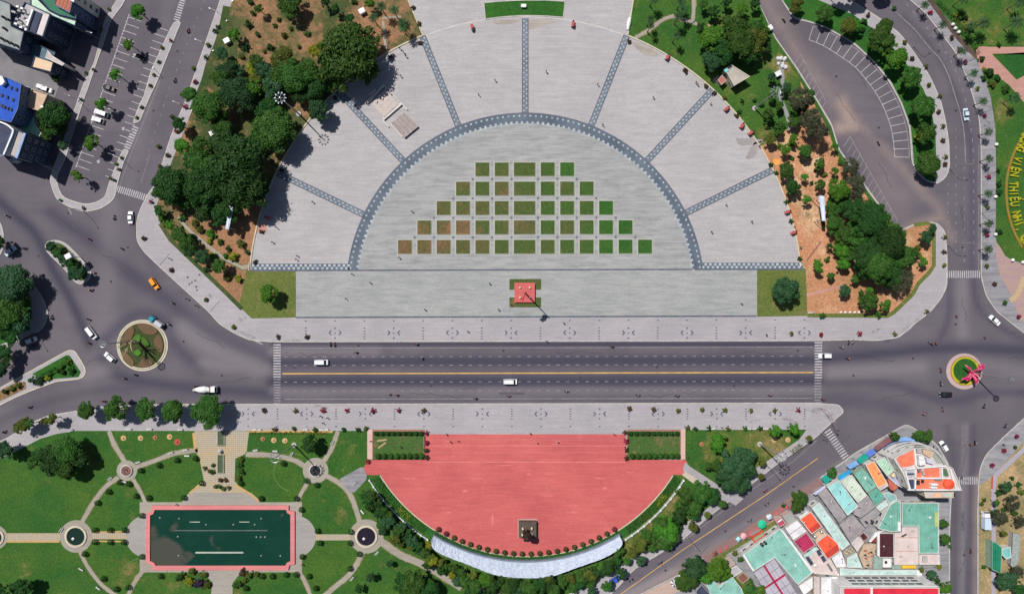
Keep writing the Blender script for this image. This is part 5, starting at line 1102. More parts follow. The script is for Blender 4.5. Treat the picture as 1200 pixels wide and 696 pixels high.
building('small white roof with a grey vent beside the aqua roof', [(935.5, 686), (952, 675), (952.6, 688.5), (942, 697)], 4.8, WHITE, 'white', .2)
# big crimson building with its white north front
HS = 1.0
t, o = building('big crimson roofed hall with a white front along the south edge', [(984, 687.5), (1100, 687.5), (1100, 730), (984, 730)], 9.6, CRIM, 'white', .5, name='hall', cat='hall', windows=False, ridges=1.6, ridge_ang=0)
roofbox(t, o, 'ridge_cap', [(1020, 687), (1022.5, 687), (1022.5, 730), (1020, 730)], 9.65, 0, .35, WHITE); roofbox(t, o, 'lower_roof', [(984, 688), (989, 688), (989, 730), (984, 730)], 9.7, 0, .3, CONCR)
yf = W(0, 687.5, 9.6)[1]-o[1]; xl = W(984, 690, 9.6)[0]-o[0]; xr = W(1100, 690, 9.6)[0]-o[0]
mb = MB(); mb.box((xl+xr)/2, yf+.9, 0, xr-xl, 2.0, .12); mb.box((xl+xr)/2, yf+.02, 0, xr-xl-.1, .3, 9.3); add('facade', mb, WHITE, t)
for row, (z, n_) in enumerate(((2.0, 8), (4.4, 8), (6.9, 9))):
    for k in range(n_):
        mb = MB(); xx = xl+5+(xr-xl-9)*(k+.5)/n_; mb.box(xx, yf+.2, z, 2.3, .14, .95); w_ = add('window', mb, WINDOW, t)
        mb = MB(); mb.box(xx, yf+.24, z-.12, 2.6, .2, .1); add('sill', mb, CONC, w_)
HS = .66
building('low mint roof shed at the bottom edge', [(828, 685), (835, 679), (843, 686), (858, 675), (869, 689), (873, 700), (840, 715)], 5, AQUA, 'white', .15, ridges=1.4, ridge_ang=A30)
building('tiny dark slate roof beside the mint shed', [(815, 692), (822, 684), (834, 697), (830, 712), (818, 705)], 5, DKB, 'grey', .15)
building('brown slatted pergola roof behind the cafe lawn', [(863, 676), (871, 669.5), (878, 677.5), (870.5, 683.5)], 3.4, SM('roof_brown', (.2, .08, .06), A30, .5), 'tan', .1, windows=False, name='pergola', cat='pergola')
building('grey lean-to with a white end next to the pergola', [(855, 666), (863, 662), (870, 669), (858, 677)], 3.2, mat('leanto_roof', (.42, .4, .42), (.33, .31, .33), .5), 'white', .15, windows=False, name='shed', cat='shed')
building('pale brown deck roof up the lane from the cafe lawn', [(849, 654), (855, 650), (862, 660.5), (855, 665)], 3.0, mat('deck_roof', (.36, .29, .27), (.3, .24, .22), .5), 'tan', .1, windows=False, name='shed', cat='shed')
building('pale aqua shed roof at the very bottom right of the court', [(882, 700), (895, 690), (903, 700), (900, 712), (884, 712)], 4.5, PALE, 'white', .1)
HS = 1.0
# cafe kiosks by the lane
building('small crimson-tiled snack kiosk with a grey roof panel', [(917, 605), (926, 599), (933, 610), (924, 615)], 3, mat('kiosk_grey', (.3, .33, .31), (.24, .27, .25)), 'pink', .3, windows=False, name='kiosk', cat='kiosk')
t, o = building('red awning kiosk at the end of the cafe terrace', [(908, 609), (915, 605), (921, 613), (913, 617.5)], 3, mat('kiosk_red', (.42, .06, .11), (.3, .05, .08), .8), 'pink', .3, windows=False, name='kiosk', cat='kiosk'); roofbox(t, o, 'counter', [(911, 610.8), (915.5, 607.5), (916.5, 608.6), (912, 612)], 3.3, 0, .3, WHITE)
t, o = building('red-framed planter court in the corner of the aqua roof', [(881, 629), (893, 622), (896.5, 627), (884, 636)], 3.5, mat('court_green', (.2, .35, .2), (.3, .2, .15), 1), 'grey', 0, windows=False, name='planter_court', cat='planter')
Pq = [(881, 629), (893, 622), (896.5, 627), (884, 636)]; PP = [(x-o[0], y-o[1]) for x, y in WP(Pq, 3.6)]; mb = MB(); strip(mb, PP+[PP[0]], .5, 3.9, 3.3); add('frame', mb, colmat('frame_red', (.6, .07, .03)), t)
# canopies over the pavement
def canopy(label, pts, h, m, name='awning'):
    P = WP(pts, h); cx = sum(p[0] for p in P)/len(P); cy = sum(p[1] for p in P)/len(P)
    t = bpy.data.objects.new(name, None); COL.objects.link(t); t.location = (cx, cy, .13); tag(t, label, 'awning', 'awnings over the pavement by the house block')
    L = [(x-cx, y-cy) for x, y in P]; mb = MB(); mb.prism(L, h-.2, h-.12, True); add('canopy', mb, m, t)
    for x, y in L: mb = MB(); mb.cyl(x*.94, y*.94, 0, .05, h-.2, 6); add('post', mb, STEEL, t)
canopy('green awning beside a small tree on the slanting road', [(962, 560), (969, 556), (975, 561), (967.7, 567.2)], 3, TEALR)
canopy('bright blue awning before the cream roof', [(981.7, 557.7), (996, 550), (998.3, 553.3), (984, 563.4)], 3.2, SM('roof_cyanblue', (.02, .3, .55), A30))
canopy('pale blue awning between green and bright blue awnings', [(992, 545.7), (1003, 539.2), (1007.6, 543.8), (996.4, 549.6)], 3, SKYR)
canopy('deep green awning before the orange roof', [(1003.6, 537.8), (1013, 531), (1018.8, 536.3), (1008.4, 543.4)], 3.2, TEALR)
canopy('violet blue awning next to the maroon one', [(1013.7, 530.8), (1022.6, 525), (1027, 529.8), (1019, 536)], 3.2, ROYAL)
canopy('long maroon awning near the pavement corner', [(1023.5, 524.2), (1041, 511), (1045.7, 516.5), (1028, 528)], 3.2, mat('awning_maroon', (.2, .09, .1), (.15, .07, .08), .5))
canopy('thin white and blue awning beside the grey roof strip', [(952.5, 578), (966.4, 568.6), (968, 570.7), (956, 580)], 3.4, mat('awning_lilac', (.5, .5, .68)))
canopy('jagged blue awning at the top of the corner building', [(1054, 513), (1062, 511.5), (1072, 515), (1072, 519), (1060, 520.5), (1052, 518)], 3.4, SKYR)
for pts, m_, nm in (([(925, 594), (933, 589), (934, 590.5), (926, 596)], mat('awning_pinkred', (.5, .06, .12)), 'narrow pinkish red awning at the head of the cafe terrace'),): canopy(nm, pts, 3, m_)

# tanks, vents and cooling units that clutter the tin roofs
cl = random.Random(77)
for x, y, hh_ in ((905, 630, 6.5), (920, 650, 6.5), (932, 662, 6.5), (940, 676, 6.5), (927, 622, 5), (938, 640, 5.2), (943, 612, 6), (973, 640, 6), (966, 604, 6.3), (978, 622, 6.3), (975, 588, 6), (985, 576, 6.5), (995, 590, 6.5), (998, 570, 6.8), (1008, 578, 6.8), (1014, 560, 7), (1022, 568, 7), (1026, 582, 6.2), (1008, 595, 5.8), (1016, 590, 5.8), (996, 618, 5.2), (1004, 612, 5.2), (1044, 605, 6.2), (1038, 614, 6.2), (1066, 598, 6), (1090, 606, 6), (1088, 630, 6), (1093, 642, 6), (1064, 640, 5), (1056, 652, 5), (1070, 622, 5), (1036, 640, 6.6), (1030, 555, 8), (1042, 549, 8), (976, 684, 4.6), (970, 692, 4.6), (1000, 670, 5), (1040, 670, 5), (845, 690, 5), (987, 655, 5), (1003, 657, 5)):
    hh_ *= .66; X, Y = W(x, y, hh_+.3); mb = MB(); k = cl.random()
    if k < .35: mb.cyl(0, 0, 0, .22, .35, 10); mb.cyl(0, 0, .35, .32, .12, 10, .1); nm = 'roof_vent'; m_ = STEEL
    elif k < .7: mb.box(0, 0, 0, .9, .4, .4, cl.uniform(0, 3)); nm = 'air_conditioner'; m_ = CONC if k < .5 else WHITE
    else: mb.tube([(0, 0, .12), (cl.uniform(-2, 2), cl.uniform(-2, 2), .12)], .06, 5); mb.box(0, 0, 0, .35, .35, .2); nm = 'roof_pipe'; m_ = DARK
    best = min((o_ for o_ in bpy.data.objects if o_.type == 'EMPTY' and o_.get('category') in ('house', 'building')), key=lambda o_: (o_.location.x-X)**2+(o_.location.y-Y)**2)
    add(nm, mb, m_, best, loc=(X-best.location.x, Y-best.location.y, hh_-best.location.z))
# ---- round corner building
h = 10.5
out_ = [(1047, 538), (1052, 532.5), (1062, 526.8), (1073, 524.2), (1085, 524.5), (1096, 528.5), (1104, 535), (1109, 543.5), (1115.5, 548), (1121, 560), (1126, 574), (1095, 574.5), (1065, 574), (1058, 556.5)]
t, o = building('white round-cornered building with orange tiled roof terraces', out_, h, CONCR, 'white', .6, name='corner_building', cat='building')
def tp(nm, pts, m_, z0=.02, z1=.12): return roofbox(t, o, nm, pts, h, z0, z1, m_)
tp('terrace', [(1050, 536.5), (1070.5, 527), (1072.5, 544), (1056.5, 548)], TERR, .02, .14)
tp('terrace', [(1083, 548.3), (1101, 548.3), (1101, 559.3), (1083, 559.3)], TERR); tp('terrace', [(1072.6, 549), (1080, 549), (1080, 559), (1072.6, 559)], TERR, .02, .13)
tp('terrace', [(1072.4, 561), (1111, 561), (1116, 573), (1072.4, 573)], TERR, .02, .15)
tp('roof_garden', [(1105, 548.5), (1109, 548.8), (1112, 557), (1110, 558.6), (1105, 557)], mat('roof_garden_green', (.06, .12, .06), (.1, .15, .1), .8)); tp('roof_garden', [(1094, 530), (1100, 535), (1105, 543), (1098, 542.5), (1093, 535)], mat('grey_green_tiles', (.24, .3, .24), (.3, .33, .28), .8))
X, Y = W(1112, 567, h+.6); mb = MB(); mb.cyl(X-o[0], Y-o[1], h-o[2]+.1, 1.75, .8, 24); mb.cyl(X-o[0], Y-o[1], h-o[2]+.9, 1.75, .5, 24, .3); add('dome_tank', mb, colmat('tank_red', (.78, .1, .04)), t)
for a, b in (((1071.5, 526), (1073.3, 546)), ((1058, 549.5), (1108, 545.5)), ((1072, 560), (1112, 560)), ((1073, 547), (1072, 574)), ((1060, 549), (1066, 573)), ((1103.5, 547), (1104, 559)), ((1113, 549), (1120, 573)), ((1064, 573.5), (1124, 573.5))):
    mb = MB(); q = [(x-o[0], y-o[1]) for x, y in WP([a, b], h+.5)]; strip(mb, q, .4, h-o[2]+.8, h-o[2]); add('parapet', mb, WHITE, t)
for k, off in enumerate((2.2, 4.6, 6.8)):
    z_ = 3.0+k*2.6-.2*(k == 2); q = WP(smooth_poly([(1051, 533), (1056, 529), (1062, 526), (1073, 523.3), (1085, 523.7), (1097, 528), (1105, 534.5)], 4, False), h); q = [(x-o[0], y-o[1]) for x, y in q]; mb = MB(); strip(mb, q, 1.3, z_, z_-.2); add('balcony', mb, CONC, t)
    q2 = [(x-.5, y+.5) for x, y in q]; mb = MB(); strip(mb, q2, .1, z_+.9, z_); add('railing', mb, WHITE if k else BLUER, t)
q = smooth_poly([(1073, 522.5), (1086, 523.5), (1096, 529), (1103, 537), (1107, 544)], 4, False); mb = MB(); strip(mb, [(x-o[0], y-o[1]) for x, y in WP(q, h+.6)], .5, h-o[2]+.9, h-o[2]); add('parapet', mb, CONC, t)
for pts, z, m_ in (([(1075, 534), (1080, 533), (1082, 537), (1076, 538)], 1.6, WHITE), ([(1075, 539), (1082, 537.5), (1083, 543.5), (1076, 544.5)], 2.0, WHITE), ([(1084, 536), (1090, 538.5), (1093, 543.5), (1085, 541.5)], 1.4, colmat('lilac_box', (.5, .5, .6))), ([(1080, 526), (1091, 528), (1092.5, 533), (1089, 536), (1081, 531)], .9, TANR), ([(1074, 525), (1079, 525.5), (1079, 530), (1074, 530)], 1.0, CONC),
                   ([(1072.8, 562.5), (1077.5, 562.5), (1077.5, 567.5), (1072.8, 567.5)], .5, DARK), ([(1079.5, 562), (1082.5, 562), (1082.5, 565.5), (1079.5, 565.5)], .5, DARK), ([(1090, 566), (1098, 566), (1098, 568), (1090, 568)], 1.4, WHITE), ([(1090, 569.5), (1097, 569.5), (1097, 571.5), (1090, 571.5)], 1.2, WHITE), ([(1095, 561), (1103, 561), (1103, 563), (1095, 563)], .6, CONC_DK), ([(1075, 550), (1078, 549), (1079, 552), (1076, 553.5)], .8, CONC_DK), ([(1081, 552), (1082.8, 552), (1082.8, 556), (1081, 556)], 1, CONC)):
    tp('rooftop_box', pts, m_, .05, z)
tp('terrace', [(1061, 550.5), (1071.5, 549.5), (1071.5, 558.5), (1062.5, 559)], mat('grey_tile_terrace', (.42, .42, .44), (.33, .33, .35), 1)); tp('skylight', [(1062, 554.5), (1071, 554), (1071, 556), (1062.5, 556.5)], DKB, .12, .3)
tp('skylight', [(1065, 562), (1070.5, 561.5), (1071, 573), (1068, 573)], DKB, .02, .3)
t, o = building('narrow cream shop roof with a sign south of the corner building', [(1082, 575.6), (1117, 575.6), (1117, 582.8), (1084, 583)], 9, CONCR, 'cream', .3)
roofbox(t, o, 'panel', [(1094, 578), (1103, 578), (1103, 582.4), (1094, 582.4)], 9, .1, .3, mat('peach_sheet', (.8, .45, .28))); roofbox(t, o, 'panel', [(1104, 578), (1116, 578), (1116, 582), (1104, 582)], 9, .1, .25, mat('sage_sheet', (.35, .4, .33), (.5, .5, .45), 1.5))

# ---- top-left quarter; its 'glass' walls carry painted shade
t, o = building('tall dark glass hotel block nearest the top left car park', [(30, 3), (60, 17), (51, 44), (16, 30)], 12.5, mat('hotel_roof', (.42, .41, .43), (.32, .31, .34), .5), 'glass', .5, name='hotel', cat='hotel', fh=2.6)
roofbox(t, o, 'terrace', [(51, 16.5), (59, 18), (50.8, 43), (43.5, 40)], 12.6, 0, .3, mat('pink_white_terrace', (.62, .55, .56), (.55, .48, .48))); roofbox(t, o, 'skylight', [(40, 12.5), (49.5, 16.5), (42, 39), (34, 36)], 12.6, 0, .2, DKB); roofbox(t, o, 'parapet', [(38, 12), (40, 12.6), (31.5, 37), (29.5, 36)], 12.7, 0, .9, WHITE)
for k, (x, y) in enumerate(((20, 7), (22, 12), (17, 14), (25, 9), (28, 13), (20, 22), (18, 27), (24, 26), (27, 20), (31, 23), (15, 13), (29, 30), (24, 31), (33, 15))): roofbox(t, o, 'air_conditioner', [(x, y), (x+3.2, y+1), (x+2.4, y+3), (x-.8, y+2)], 12.7, 0, .8+.3*(k % 3), CONC if k % 3 else WHITE)
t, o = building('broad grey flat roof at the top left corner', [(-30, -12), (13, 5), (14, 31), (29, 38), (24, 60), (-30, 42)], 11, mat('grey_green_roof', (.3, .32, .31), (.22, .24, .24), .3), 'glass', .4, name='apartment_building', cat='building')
for x, y in ((1, 45), (7, 48), (12.5, 50.5), (18, 53), (3, 20), (9, 23), (14, 27), (4, 33)): rooftank(t, o, x, y, 11, .4, DARK)
building('lower roof by the hotel, its shade painted in as dark teal', [(30, 46), (66, 62), (60, 76), (26, 64)], 6, mat('roof_teal_for_shade', (.1, .17, .2), (.07, .12, .16), .3), 'glass', .4, name='house')  # dark teal is shade put into the roof colour
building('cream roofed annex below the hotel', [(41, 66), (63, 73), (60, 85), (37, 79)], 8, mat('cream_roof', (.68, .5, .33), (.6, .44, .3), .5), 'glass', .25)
building('white triangular canopy house beside the cream annex', [(56, 59), (62, 66), (76, 75), (73, 77.5), (53, 68)], 7, CONCR, 'white', .1, windows=False)
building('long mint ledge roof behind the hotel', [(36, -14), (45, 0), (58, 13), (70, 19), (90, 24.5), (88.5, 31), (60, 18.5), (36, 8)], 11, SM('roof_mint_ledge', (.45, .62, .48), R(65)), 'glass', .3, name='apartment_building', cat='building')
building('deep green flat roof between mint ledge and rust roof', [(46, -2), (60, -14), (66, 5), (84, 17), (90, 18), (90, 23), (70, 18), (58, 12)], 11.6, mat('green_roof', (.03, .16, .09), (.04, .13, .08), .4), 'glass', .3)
building('rust red gabled roof at the top edge left', [(68, -10), (86, -4), (85, 4), (82, 16), (64, 6)], 13, SM('roof_rust', (.36, .08, .03), R(20)), 'blue', .2, ridges=1.2, ridge_ang=R(-20))
building('bright white roof corner above the rust roof', [(77, -14), (90, -12), (87, 3.5), (80, 0)], 13.5, WHT, 'white', .2)
t, o = building('vivid blue roof block at the left edge', [(-30, 84), (8, 91), (26, 99), (22, 128), (14, 144), (-30, 134)], 13, mat('blue_roof', (.02, .1, .5), (.015, .06, .36), .3), 'blue', .4, name='apartment_building', cat='building')
for x, y in ((1, 110), (7.5, 112), (1, 122), (4, 123.5), (8, 125), (12, 126.5), (12, 101), (18, 103), (14, 115)): roofbox(t, o, 'skylight', [(x, y), (x+2.4, y+.6), (x+1.8, y+4.2), (x-.6, y+3.6)], 13.1, 0, .25, DKB)
roofbox(t, o, 'parapet', [(-2, 90), (4, 90), (7, 97), (3, 101), (-2, 98)], 13.2, 0, 1.2, WHITE)
t, o = building('square tan roof with a white parapet near the big dark tree', [(38, 104.5), (57, 111), (48, 131), (29, 125)], 9, TANR, 'tan', .5); roofbox(t, o, 'rooftop_box', [(49, 124), (52, 125), (51, 127), (48, 126)], 9.1, 0, 1, WHITE)
building('mint wedge roof under the tan roof', [(34, 130), (41, 131.5), (41, 144), (49, 156), (46, 160.5), (24, 151.5)], 5.5, SM('roof_mint_wedge', (.35, .66, .5), R(20)), 'white', .2, ridges=1.3, ridge_ang=R(-20))
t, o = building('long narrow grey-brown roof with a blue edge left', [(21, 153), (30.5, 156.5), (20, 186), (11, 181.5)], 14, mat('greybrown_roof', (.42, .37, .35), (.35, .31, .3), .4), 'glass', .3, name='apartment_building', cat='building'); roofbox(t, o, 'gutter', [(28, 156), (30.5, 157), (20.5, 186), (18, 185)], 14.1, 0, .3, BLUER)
building('dark blue roof block beside the curved white parapet', [(-30, 143), (1, 144), (14, 150), (16, 152), (5, 183), (-30, 172)], 12, DKB, 'blue', .5, name='apartment_building', cat='building')
mb = MB(); q = WP(smooth_poly([(-4, 142), (8, 146), (15, 151), (17, 155), (12, 168), (6, 182)], 4, False), 12.4); bw = [(x, y) for x, y in q]; strip(mb, bw, .5, 13.2, .1); o_ = add('boundary_wall', mb, WHITE); tag(o_, 'tall curved white wall beside the dark blue roof', 'wall')
t, o = building('low white porch at the foot of the dark blue block', [(10, 188), (16, 185), (21, 188), (14, 191)], 3, CONCR, 'white', .2, windows=False, name='porch', cat='porch')

# ---- small buildings in the parks
t, o = building('flat pale roof kiosk with a turquoise edge under park trees', [(849, 81), (857, 76), (879, 90), (860, 101)], 4.2, mat('kiosk_roof', (.42, .38, .33), (.33, .3, .27), .5), 'cream', .15, name='park_pavilion', cat='pavilion'); roofbox(t, o, 'awning', [(848, 82.5), (852, 79.5), (854, 83), (850.5, 85.5)], 4.25, 0, .25, SM('roof_turq', (.2, .6, .65), 0))
t, o = building('small brick red hut beside the park kiosk', [(841, 94), (846, 88), (851.5, 94.5), (845.5, 100)], 2.6, mat('hut_red', (.38, .15, .11), (.32, .12, .1)), 'pink', .1, windows=False, name='hut', cat='hut')
def longcanopy(label, pts, h):
    P = WP(pts, h); cx = sum(p[0] for p in P)/4; cy = sum(p[1] for p in P)/4
    t = bpy.data.objects.new('park_canopy', None); COL.objects.link(t); t.location = (cx, cy, .15); tag(t, label, 'canopy'); L = [(x-cx, y-cy) for x, y in P]
    mb = MB(); mb.prism(L, h-.3, h-.15, True); add('roof', mb, mat('canopy_bluewhite', (.5, .58, .72), (.38, .46, .62), .5), t)
    mb = MB(); c1 = ((L[0][0]+L[1][0])/2, (L[0][1]+L[1][1])/2); c2 = ((L[2][0]+L[3][0])/2, (L[2][1]+L[3][1])/2); strip(mb, [c1, c2], .35, h-.02, h-.15); add('ridge_cap', mb, WHITE, t)
    for x, y in L: mb = MB(); mb.cyl(x*.9, y*.9, 0, .12, h-.3, 8); add('post', mb, CONC, t)
longcanopy('pale blue tapering canopy among the west park trees', [(268, 240), (274, 241.5), (268, 269), (264, 268)], 6.5)
longcanopy('pale blue tapering canopy on the orange dirt right', [(959.5, 229.5), (966, 230), (967.5, 259), (963.5, 259)], 6.5)
# right verge sheds
t, o = building('long dark green corrugated roof over the culvert', [(1162, 634), (1167, 635), (1174, 641), (1173, 672), (1162, 667)], 3.6, SM('roof_bottle', (.01, .2, .11), 0), 'green', .1, windows=False, name='shed', cat='shed', ridges=.9, ridge_ang=0)
building('small pale turquoise shed next to the green roof', [(1174, 642), (1184, 640), (1185, 653), (1179, 655), (1174, 650)], 2.8, SM('roof_turq2', (.2, .52, .5), 0), 'white', .1, windows=False, name='shed', cat='shed')
t, o = building('grey scrap shed on the dry land', [(1187, 624), (1196, 626), (1194, 655), (1190, 668), (1184, 662), (1186, 645)], 2.4, mat('scrap_roof', (.33, .35, .34), (.2, .25, .23), 1.2), 'grey', .1, windows=False, name='shed', cat='shed')
# ================================================================== THINGS
def emp(name, x, y, z=0.15, rz=0.0, h=0.0):
    t = bpy.data.objects.new(name, None); COL.objects.link(t); t.location = (*W(x, y, h), z); t.rotation_euler = (0, 0, rz); return t
# ---- 45 square grass beds of the plaza
ROWN = ['top row', 'second row', 'middle row', 'fourth row', 'bottom row']
cols = [(466.4+22.65*k, 16.6) for k in range(6)]+[(602, 25.4)]+[(633.4+22.78*k, 16.7) for k in range(6)]
BEDM = {}
def bed_mat(q):
    k = round(q*4)/4
    if k not in BEDM:
        g = lambda a, b: tuple(a[i]*(1-k)+b[i]*k for i in range(3))
        BEDM[k] = lawn('bed_turf', g((.11, .085, .035), (.022, .09, .012)), g((.075, .09, .025), (.035, .1, .015)), g((.15, .09, .045), (.07, .095, .03)), g((.21, .11, .055), (.13, .09, .045)), .14-.13*k, False)
    return BEDM[k]
rowtop = [(190.8, 207.2), (213.2, 229.8), (235.9, 252.5), (258.5, 275.2), (281.2, 297.8)]
rowname = ORD
bd = MB()
for r_ in range(5):
    idx = [i for i in range(13) if (4-r_) <= i <= 8+r_]
    for n_, i in enumerate(idx):
        x0, w = cols[i]; y0, y1 = rowtop[r_]; sk = -.0016*(x0-466)
        y0 += sk; y1 += sk
        q = min(1, max(0, (i-.8)/10+random.uniform(-.2, .2)))
        t = emp('grass_bed', x0+w/2, (y0+y1)/2, .19)
        lx, ly = w*S, (y1-y0)*S
        P = [(-lx/2, -ly/2), (lx/2, -ly/2), (lx/2, ly/2), (-lx/2, ly/2)]; P, I = offset(P, .1); _, O = offset(P, -.36)
        mb = MB(); mb.prism(I, 0, .05); add('turf', mb, bed_mat(q), t)
        mb = MB(); 
        for a in range(4):
            b = (a+1) % 4
            mb.quad((*P[a], 0), (*P[b], 0), (*P[b], .2), (*P[a], .2)); mb.quad((*P[a], .2), (*P[b], .2), (*I[b], .2), (*I[a], .2)); mb.quad((*I[b], .0), (*I[a], .0), (*I[a], .2), (*I[b], .2))
            mb.quad((*O[a], .008), (*O[b], .008), (*P[b], .008), (*P[a], .008))
        add('kerb', mb, mat('bed_kerb', (.36, .37, .32), (.33, .34, .3), .6), t)
        side = ['brownish', 'olive', 'green', 'bright green'][min(3, int(q*4))]
        tag(t, f'square {side} grass bed, {ORD[n_]} from the left in the {ROWN[r_]} of the plaza', 'grass bed', 'square grass beds of the plaza')
        if r_ < 4:
            for xx in ((x0-3.05, x0+w+3.05) if n_ == 0 else (x0+w+3.05,)): tile(bd, xx, y1+3.1, 2.3, 0, .205)
struct(add('paving_tile', bd, INLAY_D))
# ---- flag base
mb = MB()
for pts in ([(597, 327), (634, 327), (634, 339.5), (630, 339.5), (601, 339.5), (597, 339.5)], [(597, 348.5), (634, 348.5), (634, 360), (597, 360)]):
    mb.prism(WP(pts), .18, .25)
o = add('grass_bed', mb, bed_mat(.6)); tag(o, 'grass border round the red flagpole base', 'grass bed')
t = emp('flagpole', 615.2, 343.3, .19); tag(t, 'tall flagpole with drooping red flag on a square red base', 'flagpole')
mb = MB(); mb.box(0, 0, 0, 7.4, 7.1, .35); mb.box(0, 0, .35, 6.9, 6.6, .55); add('base', mb, RED, t)
mb = MB(); mb.box(0, 0, .9, 3.4, 3.2, .12); add('plinth', mb, RED, t)
for sx in (-1, 1):
    for sy in (-1, 1): mb = MB(); mb.cyl(sx*1.7, sy*1.75+.1, .9, .36, .5, 12); mb.cyl(sx*1.7, sy*1.75+.1, 1.4, .36, .25, 12, .12); add('stone_post', mb, mat('warm_stone', (.72, .6, .42)), t)
mb = MB(); mb.cyl(0, 0, 1.0, .3, 17.6, 12, .14); mb.ball((0, 0, 18.7), .22); add('pole', mb, DARK, t)
mb = MB(); N = 10
for i in range(N):
    for k in range(6):
        f = lambda a, b: (-.1-a/N*1.0+.12*math.sin(a*1.3+b), -a/N*2.6+.25*math.sin(a*.9+b*.8), 18.4-b/6*2.8-a/N*1.6)
        mb.quad(f(i, k), f(i+1, k), f(i+1, k+1), f(i, k+1))
add('flag', mb, plain('flag_red', (.55, .01, .015)), t, smooth=True)
# ---- small grass slab at the plaza top
o = sheet('lawn_slab', gp, .25, LAWN_DK); del o['kind']; tag(o, 'long green grass slab at the top of the plaza', 'grass bed')
mb = MB(); P = WP(gp); strip(mb, P+[P[0]], .35, .33, .12); add('kerb', mb, KERB, o)
mb = MB(); mb.box(*W(613.5, 8.5), .3, 1.8, 1.1, .9); o = add('stone_block', mb, WHITE); tag(o, 'white block standing on the grass slab at the plaza top', 'stone block')
# ---- demolished stage pieces
def slab(x0, y0, x1, y1, w, hgt, z=.18):   # a low wall from a to b
    a, b = Vector(W(x0, y0)), Vector(W(x1, y1)); d = b-a; return ((a.x+b.x)/2, (a.y+b.y)/2, z, d.length, w, hgt, math.atan2(d.y, d.x))
def stage(label, floor, hgt, walls, m, group, grid=(6, 4)):
    cx, cy = W(sum(p[0] for p in floor)/4, sum(p[1] for p in floor)/4); t = bpy.data.objects.new('stage_platform', None); COL.objects.link(t); t.location = (cx, cy, .18); tag(t, label, 'stage')
    L = [(x-cx, y-cy) for x, y in WP(floor, hgt)]; mb = MB(); mb.prism(L, 0, hgt); add('deck', mb, colmat('stage_side', (.5, .45, .42)), t)
    a, b, c, d = [Vector(p) for p in L]
    gx, gy = grid
    pm = MB(); 
    for i in range(gx):
        for j in range(gy):
            f = lambda u, v: tuple((a.lerp(b, u)).lerp(d.lerp(c, u), v))
            e = .035; P = [f((i+e)/gx, (j+e)/gy), f((i+1-e)/gx, (j+e)/gy), f((i+1-e)/gx, (j+1-e)/gy), f((i+e)/gx, (j+1-e)/gy)]
            mb = MB(); mb.prism(P, hgt, hgt+.03+.01*((i+j) % 2)); add('panel', mb, m, t)
    for w_ in walls: mb = MB(); q = slab(*w_); mb.box(q[0]-cx, q[1]-cy, 0, *q[3:6], rot=q[6]); add('low_wall', mb, colmat('stage_wall', (.6, .57, .54)), t)
stage('low tiled stage platform with pinkish square panels on the plaza', [(435, 122.5), (452, 104.5), (467, 122.5), (450, 138)], .9, [(430, 121.5, 451, 100.5, .95, .7), (433, 113, 441, 106, .7, .9), (452, 103, 454, 105, .5, .8), (454, 104, 468, 120, .15, .3)], mat('stage_tile_pink', (.5, .43, .4), (.42, .36, .34), .8), 'x')
stage('low platform of weathered brown boards on the plaza', [(458.5, 144.5), (474, 132), (490.5, 148.5), (474, 162)], .9, [(449.5, 140.5, 471, 122, .9, .75), (471, 122, 477.5, 129.5, .3, .7), (449, 142, 456, 149.5, .3, .7), (458, 146, 472, 161, .3, .4)], mat('stage_boards', (.33, .28, .26), (.25, .21, .2), .8), 'x', (4, 12))
# ---- curved white memorial wall behind the terrace
t = bpy.data.objects.new('memorial_wall', None); COL.objects.link(t); cwx, cwy = W(617, 668); t.location = (cwx, cwy, .15); tag(t, 'long curved white rock relief wall behind the red terrace', 'memorial wall')
rng = random.Random(5); mb = MB(); n = 110; rows = 7; hh = 3.4; grid = []
for i in range(n+1):
    an = -121.2+62.6*i/n; f = i/n
    rin = 208.6; rout = 209+13.0+6.0*math.exp(-((f-.5)/.22)**2)+.7*math.sin(f*23)+rng.uniform(-.25, .25)
    endk = min(1, min(f, 1-f)/.035); rout = rin+(rout-rin)*(.55+.45*endk**.5)
    row = []
    for k in range(rows+1):
        rr = rin+(rout-rin)*k/rows; x, y = W(617+rr*math.cos(R(an)), 449.6-rr*math.sin(R(an)), hh*(.55+.45*k/rows)); row.append((x-cwx, y-cwy, hh*(.55+.45*k/rows)+(rng.uniform(-.13, .13) if 0 < k < rows else 0)))
    grid.append(row)
for i in range(n):
    for k in range(rows): mb.quad(grid[i][k], grid[i][k+1], grid[i+1][k+1], grid[i+1][k])
    for k in (0, rows):
        a, b = grid[i][k], grid[i+1][k]; q = ((a[0], a[1], 0), (b[0], b[1], 0), b, a); mb.quad(*(q if k else q[::-1]))
for i in (0, n):
    for k in range(rows):
        a, b = grid[i][k], grid[i][k+1]; q = ((a[0], a[1], 0), (b[0], b[1], 0), b, a); mb.quad(*(q if not i else q[::-1]))
wt = NT('carved_white_stone'); vv = wt.n('ShaderNodeTexVoronoi', feature='DISTANCE_TO_EDGE'); wt.l(wt.mapping((.35, 1.4, 1), .1), vv.inputs[0]); vv.inputs['Scale'].default_value = .9
cc = wt.mix(wt.ramp(wt.noise(.5, 7), .35, .65), (.47, .52, .62), (.38, .43, .53)); cc = wt.mix(wt.ramp(vv.outputs[0], 0, .12, .45, 0), cc, (.27, .33, .42)); CARVED = wt.out(wt.grain(cc, .1, 3), .7, vv.outputs[0], .4, .1)
add('rock_relief', mb, CARVED, t, clean=True)
